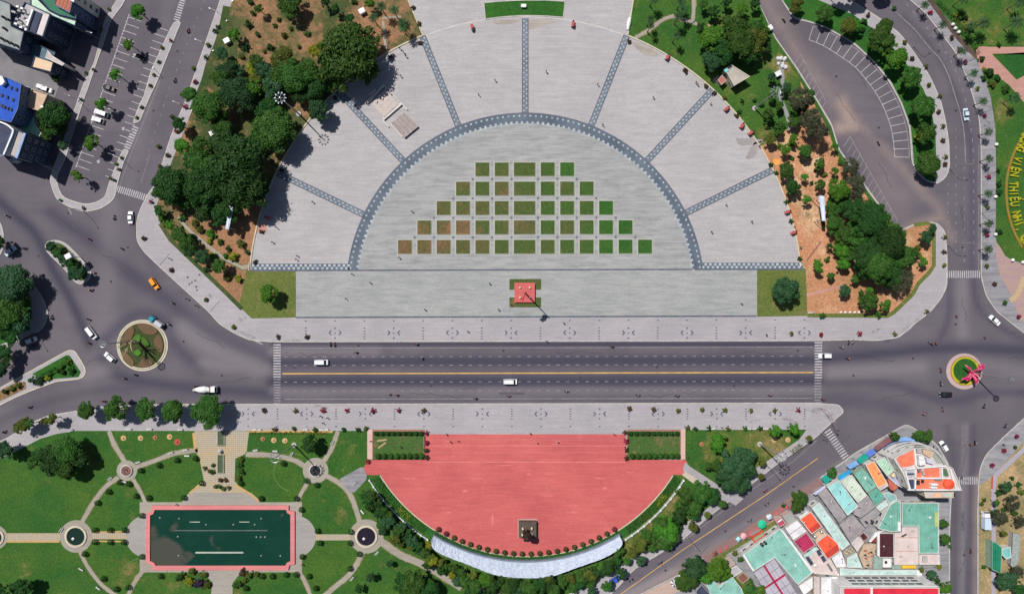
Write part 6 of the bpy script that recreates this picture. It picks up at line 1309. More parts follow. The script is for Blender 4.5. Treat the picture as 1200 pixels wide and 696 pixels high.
mb = MB(); P = [W(617+208.2*math.cos(R(-121.6+63.4*i/60)), 449.6-208.2*math.sin(R(-121.6+63.4*i/60)), 1.8) for i in range(61)]; strip(mb, [(x-cwx, y-cwy) for x, y in P], .5, 1.95, 0); add('face_wall', mb, mat('grey_blue_granite', (.2, .25, .3), (.15, .19, .24), .5), t)
# hedge belt round the terrace arc
def arcstrip(name, r0, r1, a0, a1, z, m, n=40, z0=.12):
    A = WP([(CR[0]+r0*math.cos(R(a0+(a1-a0)*i/n)), CR[1]-r0*math.sin(R(a0+(a1-a0)*i/n))) for i in range(n+1)]); B = WP([(CR[0]+r1*math.cos(R(a0+(a1-a0)*i/n)), CR[1]-r1*math.sin(R(a0+(a1-a0)*i/n))) for i in range(n+1)])
    mb = MB(); mb.prism(A+B[::-1], z0, z); return add(name, mb, m)
struct(arcstrip('planting_bed', 202.4, 213, -148.5, -31.5, .2, LAWN_DK, 60))
def leafhedge(label, pts, w, hgt, kind, dens=16, name='hedge', z=.16, leaf=.28, seed=1):
    """clipped hedge: leafy box along world points"""
    rng = np.random.RandomState(seed); P = [Vector(p) for p in pts]; C_ = []; N_ = []
    for a, b in zip(P[:-1], P[1:]):
        ln = (b-a).length; k = int(ln*w*dens*1.6+ln*hgt*dens); 
        if k < 1: continue
        u = (b-a)/max(ln, 1e-6); v = Vector((-u.y, u.x))
        s = rng.uniform(0, ln, k); q = rng.uniform(-.5, .5, k)*w; top = rng.uniform(0, 1, k) < (w*1.6)/(w*1.6+2*hgt)
        z_ = np.where(top, hgt+rng.normal(0, .05, k), rng.uniform(0, hgt, k)); side = np.sign(rng.uniform(-1, 1, k)); q = np.where(top, q, side*w/2)
        C_.append(np.stack([a.x+u.x*s+v.x*q, a.y+u.y*s+v.y*q, z_], 1)); N_.append(np.stack([np.where(top, 0, v.x*side), np.where(top, 0, v.y*side), np.where(top, 1, .2)], 1)+rng.normal(size=(k, 3))*.5)
    cen = np.concatenate(C_); c0 = cen.mean(0); c0[2] = 0; me = quads_mesh('hedge', cen-c0, np.concatenate(N_), leaf, FOL[kind], 1.3, rng=rng)
    o = link(name, me, None, (c0[0], c0[1], z)); 
    if label: tag(o, label, 'hedge')
    return o
def arcpts(r, a0, a1, n=24, c=CR): return WP([(c[0]+r*math.cos(R(a0+(a1-a0)*i/n)), c[1]-r*math.sin(R(a0+(a1-a0)*i/n))) for i in range(n+1)])
leafhedge('hedge belt along the left half of the terrace arc', arcpts(207.5, -148, -125), 2.6, .7, 'h', 10); leafhedge('hedge belt along the right half of the terrace arc', arcpts(207.5, -55.5, -32), 2.6, .7, 'h', 10, seed=2)
leafhedge('low hedge right before the curved white wall', arcpts(204.3, -122, -58, 50), 1.3, .6, 'h', 16, seed=3)
for a0, a1, k, l in ((-136, -131, 'y', 'middle'), (-43, -38.5, 'y', 'right middle'), (-50, -47, 'o', 'right lower')): leafhedge('yellowish stretch of hedge in the '+l+' of the terrace belt', arcpts(207.5, a0, a1, 6), 1.8, .78, k, 8, seed=4)
for a0, a1, l in ((-148.5, -122.5, 'left'), (-57.5, -31.5, 'right')):
    mb = MB(); strip(mb, arcpts(215.2, a0, a1, 40), .35, .9, .1); o = add('boundary_wall', mb, mat('pale_wall_cap', (.5, .55, .55), (.4, .45, .46), .5)); tag(o, f'thin pale curved wall {l} of the white memorial wall', 'wall')
    for i in range(12): x, y = arcpts(215.2, a0, a1, 11)[i]; mb = MB(); mb.box(x, y, .1, .5, .5, 1.1, R(a0)); add('wall_post', mb, WHITE, o)
# terrace beds
for x0, x1, l in ((437, 497, 'left'), (735, 797, 'right')):
    t = emp('planting_bed', (x0+x1)/2, 521, .16); tag(t, f'rectangular planted bed with shrub rows at the {l} end of the red terrace', 'flower bed')
    lx, ly = (x1-x0)*S, 34*S; P = [(-lx/2, -ly/2), (lx/2, -ly/2), (lx/2, ly/2), (-lx/2, ly/2)]; mb = MB(); mb.prism(P, 0, .07); add('turf', mb, lawn('bed_lawn', (.04, .1, .02), (.06, .11, .025), (.13, .12, .05), (.3, .12, .08), .05, False), t)
    mb = MB(); strip(mb, [P[3], P[2], (lx/2+.0, ly/2)], .6, .26, 0); strip(mb, [(-lx/2, ly/2), (-lx/2, -ly/2)], .3, .22, 0); strip(mb, [(lx/2, ly/2), (lx/2, -ly/2)], .3, .22, 0); add('kerb', mb, mat('brown_kerb', (.3, .16, .11), (.25, .13, .09), .6), t)
    for ang, yy in ((8, 3), (35, -1)):
        if l == 'left': mb = MB(); mb.box(-lx*.32, yy*S*1.5+.3, .07, 3.4, .55, .06, R(ang)); add('soil_patch', mb, mat('soil_patch', (.42, .3, .17), (.35, .24, .13), 1), t)
    leafhedge(f'dark clipped hedge along the top of the {l} terrace bed', WP([(x0+2, 507.6), (x1-2, 507.6)]), 1.3, .6, 'd', 14, seed=8)
    for k in range(9): ball(x0+4+k*(x1-x0-7)/8.0, 508, 2.6, _ball, f'dark ball shrub in the top row of the {l} terrace bed', '', group=f'top row shrubs of the {l} terrace bed')
    for k in range(9 if l == 'right' else 8): ball(x0+6+k*(x1-x0-9)/(8.0 if l == 'right' else 7.0), 534.3, 3.3, _ball_h, f'bright ball shrub in the bottom row of the {l} terrace bed', '', group=f'bottom row shrubs of the {l} terrace bed')
# ---- monument with bronze group
t = emp('monument', 618.3, 618.5, .17); tag(t, 'brown square plinth with a dark bronze figure group on the red terrace', 'monument')
TS = mat('monument_tile', (.1, .075, .06), (.075, .055, .045), .8)
mb = MB(); mb.box(0, 0, 0, 6.9, 6.6, .12); add('step', mb, mat('monument_step', (.45, .3, .27)), t)
mb = MB(); mb.box(0, 0, .12, 6.2, 5.8, 1.7, 0, .96); add('plinth', mb, TS, t)
for i in range(4):
    for j in range(4): mb = MB(); mb.box(-2.13+i*1.42, -1.98+j*1.32, 1.82, 1.36, 1.26, .04+.01*((i+j) % 2)); add('stone', mb, TS, t)
for x, y in ((-1.7, .6), (1.4, .7), (-1.9, -1.5), (1.5, -1.5)):
    mb = MB(); mb.cyl(x, y, 1.85, .34, .75, 14, .26); mb.ball((x, y, 2.75), .3, 12, 8, 1.0); add('lamp', mb, mat('cream_globe', (.8, .72, .5)), t)
BRONZE = plain('bronze', (.045, .03, .025), .35, .5)
# ---- people: one continuous skinned body, clothes as children
def skin_mesh(name, joints, edges, radii, m, sub=1):
    me = bpy.data.meshes.new(name); me.from_pydata(joints, edges, []); me.update(); o = bpy.data.objects.new(name, me); COL.objects.link(o)
    md = o.modifiers.new('s', 'SKIN')
    for i, v in enumerate(me.skin_vertices[0].data): v.radius = (radii[i], radii[i]); v.use_root = (i == 0)
    md.use_smooth_shade = True; sb = o.modifiers.new('d', 'SUBSURF'); sb.levels = sub; sb.render_levels = sub
    dg = bpy.context.evaluated_depsgraph_get(); dg.update(); out = bpy.data.meshes.new_from_object(o.evaluated_get(dg)); out.name = name
    out.materials.clear(); out.materials.append(m); bpy.data.objects.remove(o); return out
SKIN = plain('skin', (.3, .17, .11), .6); HAIR = plain('hair', (.02, .015, .012), .7)
def figure(pose, k=1.0):
    if pose == 'stand': J = [(0, 0, .95), (0, 0, 1.2), (0, .0, 1.42), (0, .01, 1.52), (0, .03, 1.66), (.19, 0, 1.4), (.27, .03, 1.12), (.27, .12, .88), (-.19, 0, 1.4), (-.27, -.03, 1.12), (-.26, .05, .88), (.1, .02, .9), (.12, .14, .48), (.12, .1, .06), (.12, .22, .03), (-.1, -.02, .9), (-.11, -.08, .48), (-.12, -.2, .08), (-.12, -.1, .03)]
    else: J = [(0, -.1, .82), (0, -.04, 1.05), (0, .04, 1.28), (0, .07, 1.38), (0, .1, 1.52), (.19, .05, 1.25), (.3, .2, 1.05), (.3, .45, 1.05), (-.19, .05, 1.25), (-.3, .2, 1.05), (-.3, .45, 1.05), (.12, -.05, .8), (.2, .32, .75), (.2, .25, .35), (.2, .38, .31), (-.12, -.05, .8), (-.2, .32, .75), (-.2, .25, .35), (-.2, .38, .31)]
    E = [(0, 1), (1, 2), (2, 3), (3, 4), (2, 5), (5, 6), (6, 7), (2, 8), (8, 9), (9, 10), (0, 11), (11, 12), (12, 13), (13, 14), (0, 15), (15, 16), (16, 17), (17, 18)]
    rad = [.13, .125, .13, .06, .1, .065, .045, .035, .065, .045, .035, .09, .06, .045, .04, .09, .06, .045, .04]
    return [tuple(c*k for c in j) for j in J], E, [r*k for r in rad]
PM = {}
def person_parts(pose):
    if pose in PM: return PM[pose]
    J, E, r = figure(pose); b = skin_mesh('person', J, E, r, SKIN)
    idx = [0, 1, 2, 5, 6, 8, 9]; mp = {a: i for i, a in enumerate(idx)}; s_ = skin_mesh('shirt', [J[i] for i in idx], [(mp[a], mp[c]) for a, c in E if a in mp and c in mp], [r[i]*1.22 for i in idx], SKIN)
    idx = [0, 11, 12, 13, 15, 16, 17]; mp = {a: i for i, a in enumerate(idx)}; q = skin_mesh('trousers', [J[i] for i in idx], [(mp[a], mp[c]) for a, c in E if a in mp and c in mp], [r[i]*1.2 for i in idx], SKIN)
    mb = MB(); mb.ball((J[4][0], J[4][1]-.015, J[4][2]+.03), .125, 10, 6); hm = mb.mesh('hair', HAIR, True)
    PM[pose] = (b, s_, q, hm); return PM[pose]
CLO = {'white': (.7, .7, .7), 'dark blue': (.03, .05, .15), 'red': (.5, .03, .03), 'black': (.02, .02, .02), 'yellow': (.7, .5, .05), 'pink': (.7, .25, .3), 'teal': (.03, .3, .3), 'grey': (.25, .25, .27)}
_pc = {}
def clo(me, c):
    k = (me.name, c)
    if k not in _pc: q = me.copy(); q.materials.clear(); q.materials.append(plain('cloth_'+c.replace(' ', '_'), CLO[c], .8)); _pc[k] = q
    return _pc[k]
def person(x, y, c, where, pose='stand', rz=None, z=.19, hatc=None, loc=None, leg='black', px=None):
    b, s_, q, hm = person_parts(pose); rz = random.uniform(0, 6.28) if rz is None else rz
    o = link('person', b, None, (*(loc or W(x, y)), z), rz); link('shirt', clo(s_, c), o); link('trousers', clo(q, leg), o); link('hair' if not hatc else 'helmet', hm if not hatc else clo(hm, hatc), o)
    reg(o, f'person in a {c} top', where, 'person', 'people '+where, x, y); return o
b, s_, q, hm = person_parts('stand')
for k, (x, y, sc_, rz) in enumerate(((-.9, -.9, 1.75, 2.6), (-.3, -1.7, 1.6, 3.4), (-.2, .3, 1.35, 1.0))):
    bb = b.copy(); bb.materials.clear(); bb.materials.append(BRONZE); link('bronze_figure', bb, t, (x, y, 1.86), rz, (sc_, sc_, sc_))
mb = MB(); mb.prism([(-1.9, -2.4), (.3, -2.9), (.9, -1.2), (-.2, 0), (-1.6, -.3)], 1.85, 2.7); mb.box(-.7, -1.3, 2.6, 1.1, .9, 1.1, .4, .6); add('rock_base', mb, BRONZE, t)
mb = MB(); mb.tube([(-.5, -1.2, 3.4), (-.3, -1.1, 5.2), (.0, -.9, 6.8)], [.35, .25, .14], 8); mb.prism([(-1.5, -2.2), (.3, -2.4), (1.0, -1.6), (.9, -.5), (-.2, .1), (-1.4, -.4)], 4.4, 6.9); mb.ball((-.3, -1.2, 7.0), 1.05, 10, 6); add('banner', mb, BRONZE, t, clean=True)
# ---- ponds
t = emp('ornamental_pond', 259, 629, .16); tag(t, 'large rectangular pond with pink rim and murky green water', 'pond')
def prect(x0, x1, y0, y1, n=3.5):   # rectangle with stepped corners, px
    return [(x0+n, y0), (x1-n, y0), (x1-n, y0+n), (x1, y0+n), (x1, y1-n), (x1-n, y1-n), (x1-n, y1), (x0+n, y1), (x0+n, y1-n), (x0, y1-n), (x0, y0+n), (x0+n, y0+n)]
ox, oy = W(259, 629); loc = lambda pts: [(x-ox, y-oy) for x, y in WP(pts)]
Pout = [(179, 591.5), (339, 591.5), (339, 597), (346, 598.5), (346, 660), (340, 661), (338.5, 666.8), (180, 666.8), (179.5, 661), (172, 658), (172.5, 601), (179, 598)]
Pin = [(182.5, 596.3), (336, 596.3), (337, 600), (341, 602), (341, 656.5), (337, 658), (335, 661.7), (183.5, 661.7), (182, 658.5), (176.8, 656), (177, 603), (181, 601)]
Lo, Li = loc(Pout), loc(Pin)
Lo = Lo[::-1] if area(Lo) < 0 else Lo; Li = Li[::-1] if area(Li) < 0 else Li
mb = MB()
for i in range(12):
    j = (i+1) % 12; mb.quad((*Lo[i], 0), (*Lo[j], 0), (*Lo[j], .55), (*Lo[i], .55)); mb.quad((*Lo[i], .55), (*Lo[j], .55), (*Li[j], .55), (*Li[i], .55)); mb.quad((*Li[j], 0), (*Li[i], 0), (*Li[i], .55), (*Li[j], .55))
add('rim', mb, paving('pond_rim_pink', (.58, .2, .2), (.52, .17, .17), (.46, .14, .14), .5), t)
wf = blobs([(182, 650, 26, .75), (210, 655, 18, .5), (178, 620, 12, .5), (200, 640, 12, .4), (245, 617, 5, .45), (250, 628, 4, .4), (246, 632, 5, .5), (258, 643, 6, .45), (250, 640, 5, .5), (210, 614, 8, .45), (203, 618, 6, .4), (331, 603, 5, .7), (189, 606, 4, .55), (340, 625, 2.2, .5), (340, 640, 2.2, .5), (340, 610, 2, .6), (225, 650, 6, .35), (296, 650, 3, .45), (260, 630, 6, .35), (268, 636, 5, .3)])
w_ = sheet('water', Li, .2, WATER, lambda x, y: wf(x-341, y+281), .8, px=False, parent=t); del w_['kind']
for y, x0, x1, hg in ((646.5, 230, 286, .2), (620.8, 205, 314, .06), (610.8, 223, 235, .12), (610.8, 281, 293, .12)):
    mb = MB(); a = loc([(x0, y), (x1, y)]); strip(mb, a, .5 if hg > .15 else .25, .25+hg, .15); add('fountain_pipe', mb, mat('pale_pipe', (.42, .45, .38), (.3, .36, .3), .5) if hg > .1 else CONC_DK, t)
for x, y in ((210.5, 607), (306.5, 607), (306.5, 650.3), (210, 650.3), (274, 614), (242, 614), (299, 614), (306, 628.5), (209, 628), (329, 650.5), (301, 628.5), (311, 628.5), (188, 606)):
    mb = MB(); a = loc([(x, y)])[0]; mb.cyl(*a, .15, .3, .2, 10, .22); mb.cyl(*a, .35, .06, .35, 8); add('fountain_nozzle', mb, mat('lime_stone', (.4, .42, .36)), t)
for x, y, r, m_, l in ((89.5, 628, 10.3, WATER2, 'round pond with dark green water left of the long pond'), (429.5, 628, 10.5, WATER3, 'round pond with near black water right of the long pond'), (-5, 629, 8, WATER2, 'round pond cut by the left edge of the view')):
    t = emp('round_pond', x, y, .17); tag(t, l, 'pond'); r *= S
    mb = MB(); mb.lathe(0, 0, [(r+.75, 0), (r+.75, .35), (r+.1, .42), (r, .1)], 40); mb.f.pop(); add('rim', mb, KERB_Y, t); mb = MB(); mb.cyl(0, 0, .05, r+.02, .07, 40); add('water', mb, m_, t)
    mb = MB(); mb.lathe(-.8, -.7, [(.35, .1), (.25, .4), (.5, .55), (.1, .7), (.12, 1.1), (.01, 1.5)], 12); add('fountain_figure', mb, WHITE, t)
for x, y, r, l in ((149, 551, 7, 'left'), (370, 551, 7.5, 'right')):
    t = emp('round_planter', x, y, .17); tag(t, f'round planter with pale rim at the {l} path junction', 'planter'); r *= S
    mb = MB(); mb.lathe(0, 0, [(r, 0), (r, .45), (r-.35, .5), (r-.4, .3)], 32); mb.f.pop(); add('rim', mb, KERB, t); mb = MB(); mb.cyl(0, 0, .1, r-.3, .25, 32); add('soil', mb, mat('planter_soil' if l == 'left' else 'planter_dark', (.14, .07, .06) if l == 'left' else (.02, .02, .03), (.2, .1, .09) if l == 'left' else (.03, .03, .04), 1.5), t)
    for k in range(9): a = k*.7; q = .3+.12*k; mb = MB(); mb.ball((q*math.cos(a), q*math.sin(a), .4), .2, 6, 4); add('flower_clump', mb, FOL['n' if l == 'left' else 'd'], t)
for x0, x1, y0, y1, l in ((255.5, 263.5, 504.5, 521.5, 'upper'), (255.5, 262.5, 532.5, 553.5, 'lower')):
    t = emp('basin', (x0+x1)/2, (y0+y1)/2, .17); tag(t, f'{l} narrow green basin on the garden axis', 'basin'); lx, ly = (x1-x0)*S, (y1-y0)*S
    P = [(-lx/2, -ly/2), (lx/2, -ly/2), (lx/2, ly/2), (-lx/2, ly/2)]; mb = MB(); strip(mb, P+[P[0]], .35, .4, 0); add('rim', mb, mat('rim_green_grey', (.3, .32, .25)), t)
    mb = MB(); mb.prism(P, 0, .2); add('water', mb, mat('weedy_water', (.04, .075, .035), (.09, .1, .06), 1.5, .4), t)
mb = MB(); x_, y_ = W(259, 528); mb.lathe(0, 0, [(.9, 0), (.8, .3), (.35, .5), (.3, 1.0), (.6, 1.15), (.1, 1.5)], 14); o = add('pedestal', mb, CONC, None, loc=(x_, y_, .17)); tag(o, 'small stone pedestal between the two narrow basins', 'pedestal')
for k, (x, y, c) in enumerate(((145, 513, 0), (165, 513, 0), (182, 512.5, 1), (199, 511.5, 0), (208, 517.5, 2), (308, 514, 1), (321, 515.5, 0), (334, 516, 0), (822, 520, 1), (907, 515, 0), (923, 515, 0))):
    mb = MB(); mb.cyl(0, 0, 0, [.95, .8, 1.1][c], .08, 16); mb.ball((0, 0, .15), .4, 8, 5); m_ = [mat('ochre_ring', (.5, .34, .16), (.42, .28, .14), 1), mat('rust_ring', (.36, .15, .08), (.3, .12, .07), 1), mat('red_ring', (.45, .08, .07))][c]
    o = add('flower_ring', mb, m_, None, loc=(*W(x, y), .16)); reg(o, ['round ochre', 'round rust brown', 'round red'][c]+' flower ring', 'on the lawn '+('above the long pond' if x < 500 else 'right of the terrace'), 'flower ring', 'round flower rings on the lawns', x, y)
# ---- benches
bw_ = MB(); bw_.box(0, 0, .36, 1.7, .5, .09); BS = bw_.mesh('seat', WHITE); bw_ = MB(); bw_.box(0, 0, 0, .16, .42, .36); BL = bw_.mesh('leg', CONC); bw_ = MB(); bw_.box(0, .24, .45, 1.7, .09, .45); BB = bw_.mesh('backrest', WHITE)
for x, y, rz in ((162.5, 541, 20), (130, 560, 40), (146, 564, 0), (201, 530, 15), (218, 526.5, 10), (220, 533.5, 0), (84, 504, 20), (152, 502.5, 0), (176, 502.5, 0), (212, 503, 0), (96, 666, -30), (116, 688, -35), (73, 620, 60), (300, 527, 10), (300, 503, 0), (304, 503, 0), (358.5, 503, 0), (378, 503, 0), (382.5, 503, 0), (342.5, 531.5, 60), (390, 518, 60), (442, 647, 45), (413, 677, 50), (425, 599, -50), (416, 566, 45), (835, 502, 0), (878, 502, 0), (882, 502, 0), (896.5, 502, 0), (323, 528, 0), (949, 366, 0)):
    t = emp('bench', x, y, .165, R(rz)); link('seat', BS, t); link('backrest', BB, t); link('leg', BL, t, (-.6, 0, 0)); link('leg', BL, t, (.6, 0, 0))
    reg(t, 'white stone bench', 'beside the long pond garden' if x < 500 else 'on the lawns right of the terrace', 'bench', 'white stone benches', x, y)
for x, y in ((985, 366), (990, 366), (995.5, 366), (1001, 366), (1006, 366)):
    mb = MB(); mb.lathe(0, 0, [(.3, 0), (.45, .3), (.3, .6), (.01, .8)], 10); o = add('stone_bollard', mb, WHITE, None, loc=(*W(x, y), .18)); reg(o, 'white stone bollard', 'at the foot of the orange dirt park', 'bollard', 'white stone bollards', x, y)
for x, y in ((1115, 30), (1118, 34.5), (1122, 39), (1166, 170), (1165, 275), (1185, 305), (1197, 307.5), (1165, 231)):
    mb = MB(); mb.ball((0, 0, .6), .6, 12, 8); mb.cyl(0, 0, 0, .4, .3, 10); o = add('stone_ball', mb, WHITE, None, loc=(*W(x, y), .17)); reg(o, 'white stone ball', 'along the edge of the far right park', 'stone ball', 'white stone balls', x, y)
for x, y, l in ((267.5, 49.5, 'in the brown ground near the west avenue'), (425, 15, 'on the dry lawn near the palms'), (251, 157, 'between trees near the west avenue pavement'), (272.5, 180.5, 'peeping out of the big dark crown'), (83, 300.5, 'in the long road island'), (900, 35, 'beside the path in the top lawn'), (910, 88, 'on the orange patch right')):
    mb = MB(); mb.box(0, 0, 0, 1.9, 1.5, 1.5, .5); mb.box(0, 0, 1.5, 2.1, 1.7, .15, .5); z_ = 7.5 if x == 272.5 else 5.5 if x == 83 else .15
    if x == 272.5: mb.cyl(0, 0, -7.3, .12, 7.3, 8)
    if x == 83: mb.cyl(0, 0, -5.3, .12, 5.3, 8)
    px_, py_ = W(x, y, z_); o = add('cabinet', mb, WHITE, None, loc=(px_, py_, z_)); tag(o, 'small white box cabinet '+l, 'cabinet')
mb = MB()
rng_ = random.Random(4)
for k in range(11):
    x, y = 914+rng_.uniform(-5, 7), 74+rng_.uniform(-6, 8); mb = MB(); mb.ball((0, 0, .25), rng_.uniform(.5, .9), 7, 5, .7); o = add('boulder', mb, mat('pale_boulder', (.62, .62, .62), (.4, .4, .42), 1.2), None, loc=(*W(x, y), .18), rz=k); reg(o, 'pale grey boulder', 'in the rock heap on the orange patch', 'boulder', 'pale boulders in the rock heap', x, y)
# pink carts / toy trains on the plaza
for x, y, rz in ((553.5, 33, -80), (671, 30.5, 80), (781, 69, 60), (868, 149, 55), (921, 249, 20), (316, 256, 160), (878, 157, 30), (928, 273, 20), (850, 129, 40)):
    t = emp('vendor_cart', x, y, .19, R(rz)); mb = MB(); mb.box(0, 0, .35, 1.6, .8, .65); add('body', mb, colmat('cart_pink', (.62, .22, .2)), t); mb = MB(); mb.box(1.1, 0, .3, .6, .7, .9); add('hood', mb, DARK, t)
    mb = MB(); mb.box(0, 0, 1.5, 1.5, .9, .06); add('canopy', mb, colmat('cart_red', (.45, .08, .07)), t)
    for sx in (-.6, .6):
        for sy in (-.42, .42): mb = MB(); mb.tube([(sx, sy-.04, .2), (sx, sy+.04, .2)], .2, 10); add('wheel', mb, BLACK, t); 
    mb = MB(); mb.cyl(-.6, 0, .9, .03, .6, 6); mb.cyl(.6, 0, .9, .03, .6, 6); add('post', mb, STEEL, t)
    reg(t, 'small pink vendor cart', 'near the plaza edge', 'cart', 'pink vendor carts', x, y)
# white tarpaulin roll, parasols
mb = MB(); mb.tube([(*W(738, 22), .5), (*W(736.5, 28), .6), (*W(735.5, 36), .45)], [.5, .8, .4], 8); o = add('tarpaulin', mb, WHITE); tag(o, 'white bundled tarpaulin at the top right plaza corner', 'tarpaulin')
def parasol(x, y, r, c, label, n=8, c2=None, h=2.5):
    t = emp('parasol', x, y, .15, h=h); tag(t, label, 'parasol'); r *= S
    for k in range(n):
        a0, a1 = 2*math.pi*k/n, 2*math.pi*(k+1)/n; mb = MB()
        mb.tri((0, 0, h+.35), (r*math.cos(a0), r*math.sin(a0), h-.15), (r*math.cos(a1), r*math.sin(a1), h-.15)); mb.quad((r*math.cos(a0), r*math.sin(a0), h-.15), (r*math.cos(a0), r*math.sin(a0), h-.32), (r*math.cos(a1), r*math.sin(a1), h-.32), (r*math.cos(a1), r*math.sin(a1), h-.15))
        add('canopy_panel', mb, colmat('par_'+(c2 if c2 and k % 2 else c), {'green': (.02, .5, .28), 'sky': (.3, .5, .75), 'pink': (.85, .4, .42), 'white': (.75, .75, .78), 'aqua': (.35, .65, .72), 'dark': (.1, .12, .1)}[c2 if c2 and k % 2 else c]), t)
    mb = MB(); mb.cyl(0, 0, 0, .03, h+.3, 8); mb.cyl(0, 0, 0, .3, .08, 12); add('pole', mb, STEEL, t)
parasol(893, 614, 5.2, 'green', 'big bright green parasol on the cafe terrace'); parasol(901.5, 605.5, 3.4, 'sky', 'light blue parasol right of the big green one', 8, 'white'); parasol(871.5, 628, 3.8, 'pink', 'salmon pink parasol on the cafe terrace'); parasol(865.5, 631.5, 3.4, 'aqua', 'pale aqua square parasol next to the pink one', 4)
parasol(790, 683, 4.4, 'white', 'white segmented parasol on the sandy terrace', 10, 'dark'); parasol(798.5, 675, 3, 'white', 'small white parasol nearer the dark tree', 8)
# terrace tables
for k, (x, y) in enumerate(((837, 648), (843, 644), (850, 640), (879, 622), (885, 618.5), (876, 626), (909, 600), (915, 596), (920, 593))):
    t = emp('table', x, y, .16); mb = MB(); mb.box(0, 0, .7, 1.1, 1.1, .05, R(33)); add('tabletop', mb, colmat('table_red', (.5, .1, .12)), t); mb = MB(); mb.cyl(0, 0, 0, .05, .7, 6); mb.cyl(0, 0, 0, .3, .04, 10); add('leg', mb, DARK, t)
    reg(t, 'small red cafe table', 'on the terrace along the slanting road', 'table', 'red cafe tables', x, y)
# ---- high lighting masts
def mast(x, y, label, h=20, cage=True, r=1.45):
    t = emp('lighting_mast', x, y, .16); tag(t, label, 'lighting mast')
    mb = MB(); mb.cyl(0, 0, 0, .9, .35, 16); add('foot', mb, CONC, t); mb = MB(); mb.cyl(0, 0, .3, .3, h-.3, 12, .14); add('pole', mb, STEEL, t)
    mb = MB(); N = 20; ring = [(r*math.cos(2*math.pi*i/N), r*math.sin(2*math.pi*i/N), h-.4) for i in range(N+1)]; mb.tube(ring, .07, 5)
    for k in range(5): a = 2*math.pi*k/5; mb.tube([(0, 0, h-.2), (r*math.cos(a), r*math.sin(a), h-.4)], .05, 5)
    add('ring', mb, STEEL, t)
    for k in range(10):
        a = 2*math.pi*k/10; mb = MB(); mb.box(0, 0, 0, .55, .36, .25, 0, .8); l_ = add('floodlight', mb, plain('flood_housing', (.17, .19, .23), .4, .3), t, loc=((r+.3)*math.cos(a), (r+.3)*math.sin(a), h-.75), rz=a)
mast(345, 521, 'tall lighting mast on the garden lawn below the boulevard'); mast(890, 520, 'tall lighting mast on the triangular lawn at right'); mast(350.5, 134, 'tall lighting mast at the edge of the west trees'); mast(160, 399, 'tall lighting mast in the middle of the left roundabout', r=.9); mast(1138, 436.5, 'tall lighting mast in the right roundabout', r=.6); mast(884, 127.5, 'tall lighting mast on the grass right of the plaza')
# ---- street lamps (bent arm)
def lamp(x, y, rz, where, h=8.5, arm=2.2):
    t = emp('street_lamp', x, y, .15, R(rz)); mb = MB(); mb.tube([(0, 0, 0), (0, 0, h*.8), (.3, 0, h*.96), (arm, 0, h)], [.11, .08, .06, .045], 6); mb.cyl(0, 0, 0, .22, .3, 8); add('pole', mb, STEEL, t)
    mb = MB(); mb.box(arm+.25, 0, h-.08, .75, .28, .14, 0, .7); add('lamp_head', mb, plain('lamp_housing', (.26, .28, .31), .4, .3), t); reg(t, 'grey street lamp', where, 'street lamp', 'street lamps '+where, x, y)
for x, y, rz in ((273, 2, 160), (266, 25, 160), (250, 60, 160), (225, 130, 160), (142, 185, -20), (39, 391, -60), (98, 247, -60), (180, 80, 160), (117, 47, -20), (92, 118, -20)): lamp(x, y, rz, 'near the west avenue')
for x, y, rz in ((1110, 287, 0), (1112, 198, 0), (1149, 134, 180), (1125, 78, 200), (1070, 55, 40), (1150, 250, 180)): lamp(x, y, rz, 'on the bending road')
for x, y, rz in ((899, 546, -50), (805, 629, -50), (961, 507, 160), (1116, 552, 0), (947, 121, -50)): lamp(x, y, rz, 'on the boulevard or slanting road', 7, 1.8)
t = emp('signal_gantry', 961, 478, .15, R(-62)); tag(t, 'thin signal pole gantry at the right end of the south pavement', 'signal gantry'); mb = MB(); mb.tube([(0, 0, 0), (0, 0, 5.2), (.4, 0, 5.6), (8, 0, 5.8)], [.14, .11, .09, .06], 6); add('pole', mb, plain('red_grey_steel', (.35, .2, .2), .5), t); mb = MB(); mb.box(7.6, 0, 5.1, .4, .35, 1.0); add('signal_head', mb, DARK, t)
t = emp('signal_gantry', 66.5, 199, .15, R(150)); tag(t, 'signal pole gantry by the crossing top left', 'signal gantry'); mb = MB(); mb.tube([(0, 0, 0), (0, 0, 5.2), (.4, 0, 5.6), (7, 0, 5.8)], [.14, .11, .09, .06], 6); add('pole', mb, STEEL, t); mb = MB(); mb.box(6.6, 0, 5.1, .4, .35, 1.0); add('signal_head', mb, DARK, t)
# ---- left roundabout planting
t = emp('roundabout_flower_bed', 167, 404.7, .32); tag(t, 'round bed with reddish petal plots in the left roundabout', 'flower bed')
RB = foliage('petal_reddish', (.1, .05, .025), (.2, .07, .05), .1, 1.2); OB = mat('petal_olive', (.12, .1, .04), (.15, .08, .05), 1.2, .9, .4, 4)
def petal(pts, m_, nm='petal_plot', hgt=.25):
    L = [(x, -y) for x, y in smooth_poly([((p[0]-167)*S, (p[1]-404.7)*S) for p in pts], 3)]; mb = MB(); mb.prism(L, 0, hgt); add(nm, mb, m_, t)
PR = mat('petal_red', (.16, .08, .055), (.085, .075, .03), 1.6, .95, .45, 3.5)
petal([(162, 380), (174, 379.5), (185, 386), (183, 391), (176, 392), (168, 389)], PR); petal([(187, 392), (192, 402), (190, 413), (184, 408), (181, 399)], PR); petal([(163, 428), (170, 419), (180, 424), (175, 429.5), (167, 430)], PR); petal([(144, 412), (152, 416), (158, 424), (155, 429), (146, 422)], OB); petal([(144, 400), (148, 388), (156, 382), (158, 390), (153, 399), (146, 405)], PR)
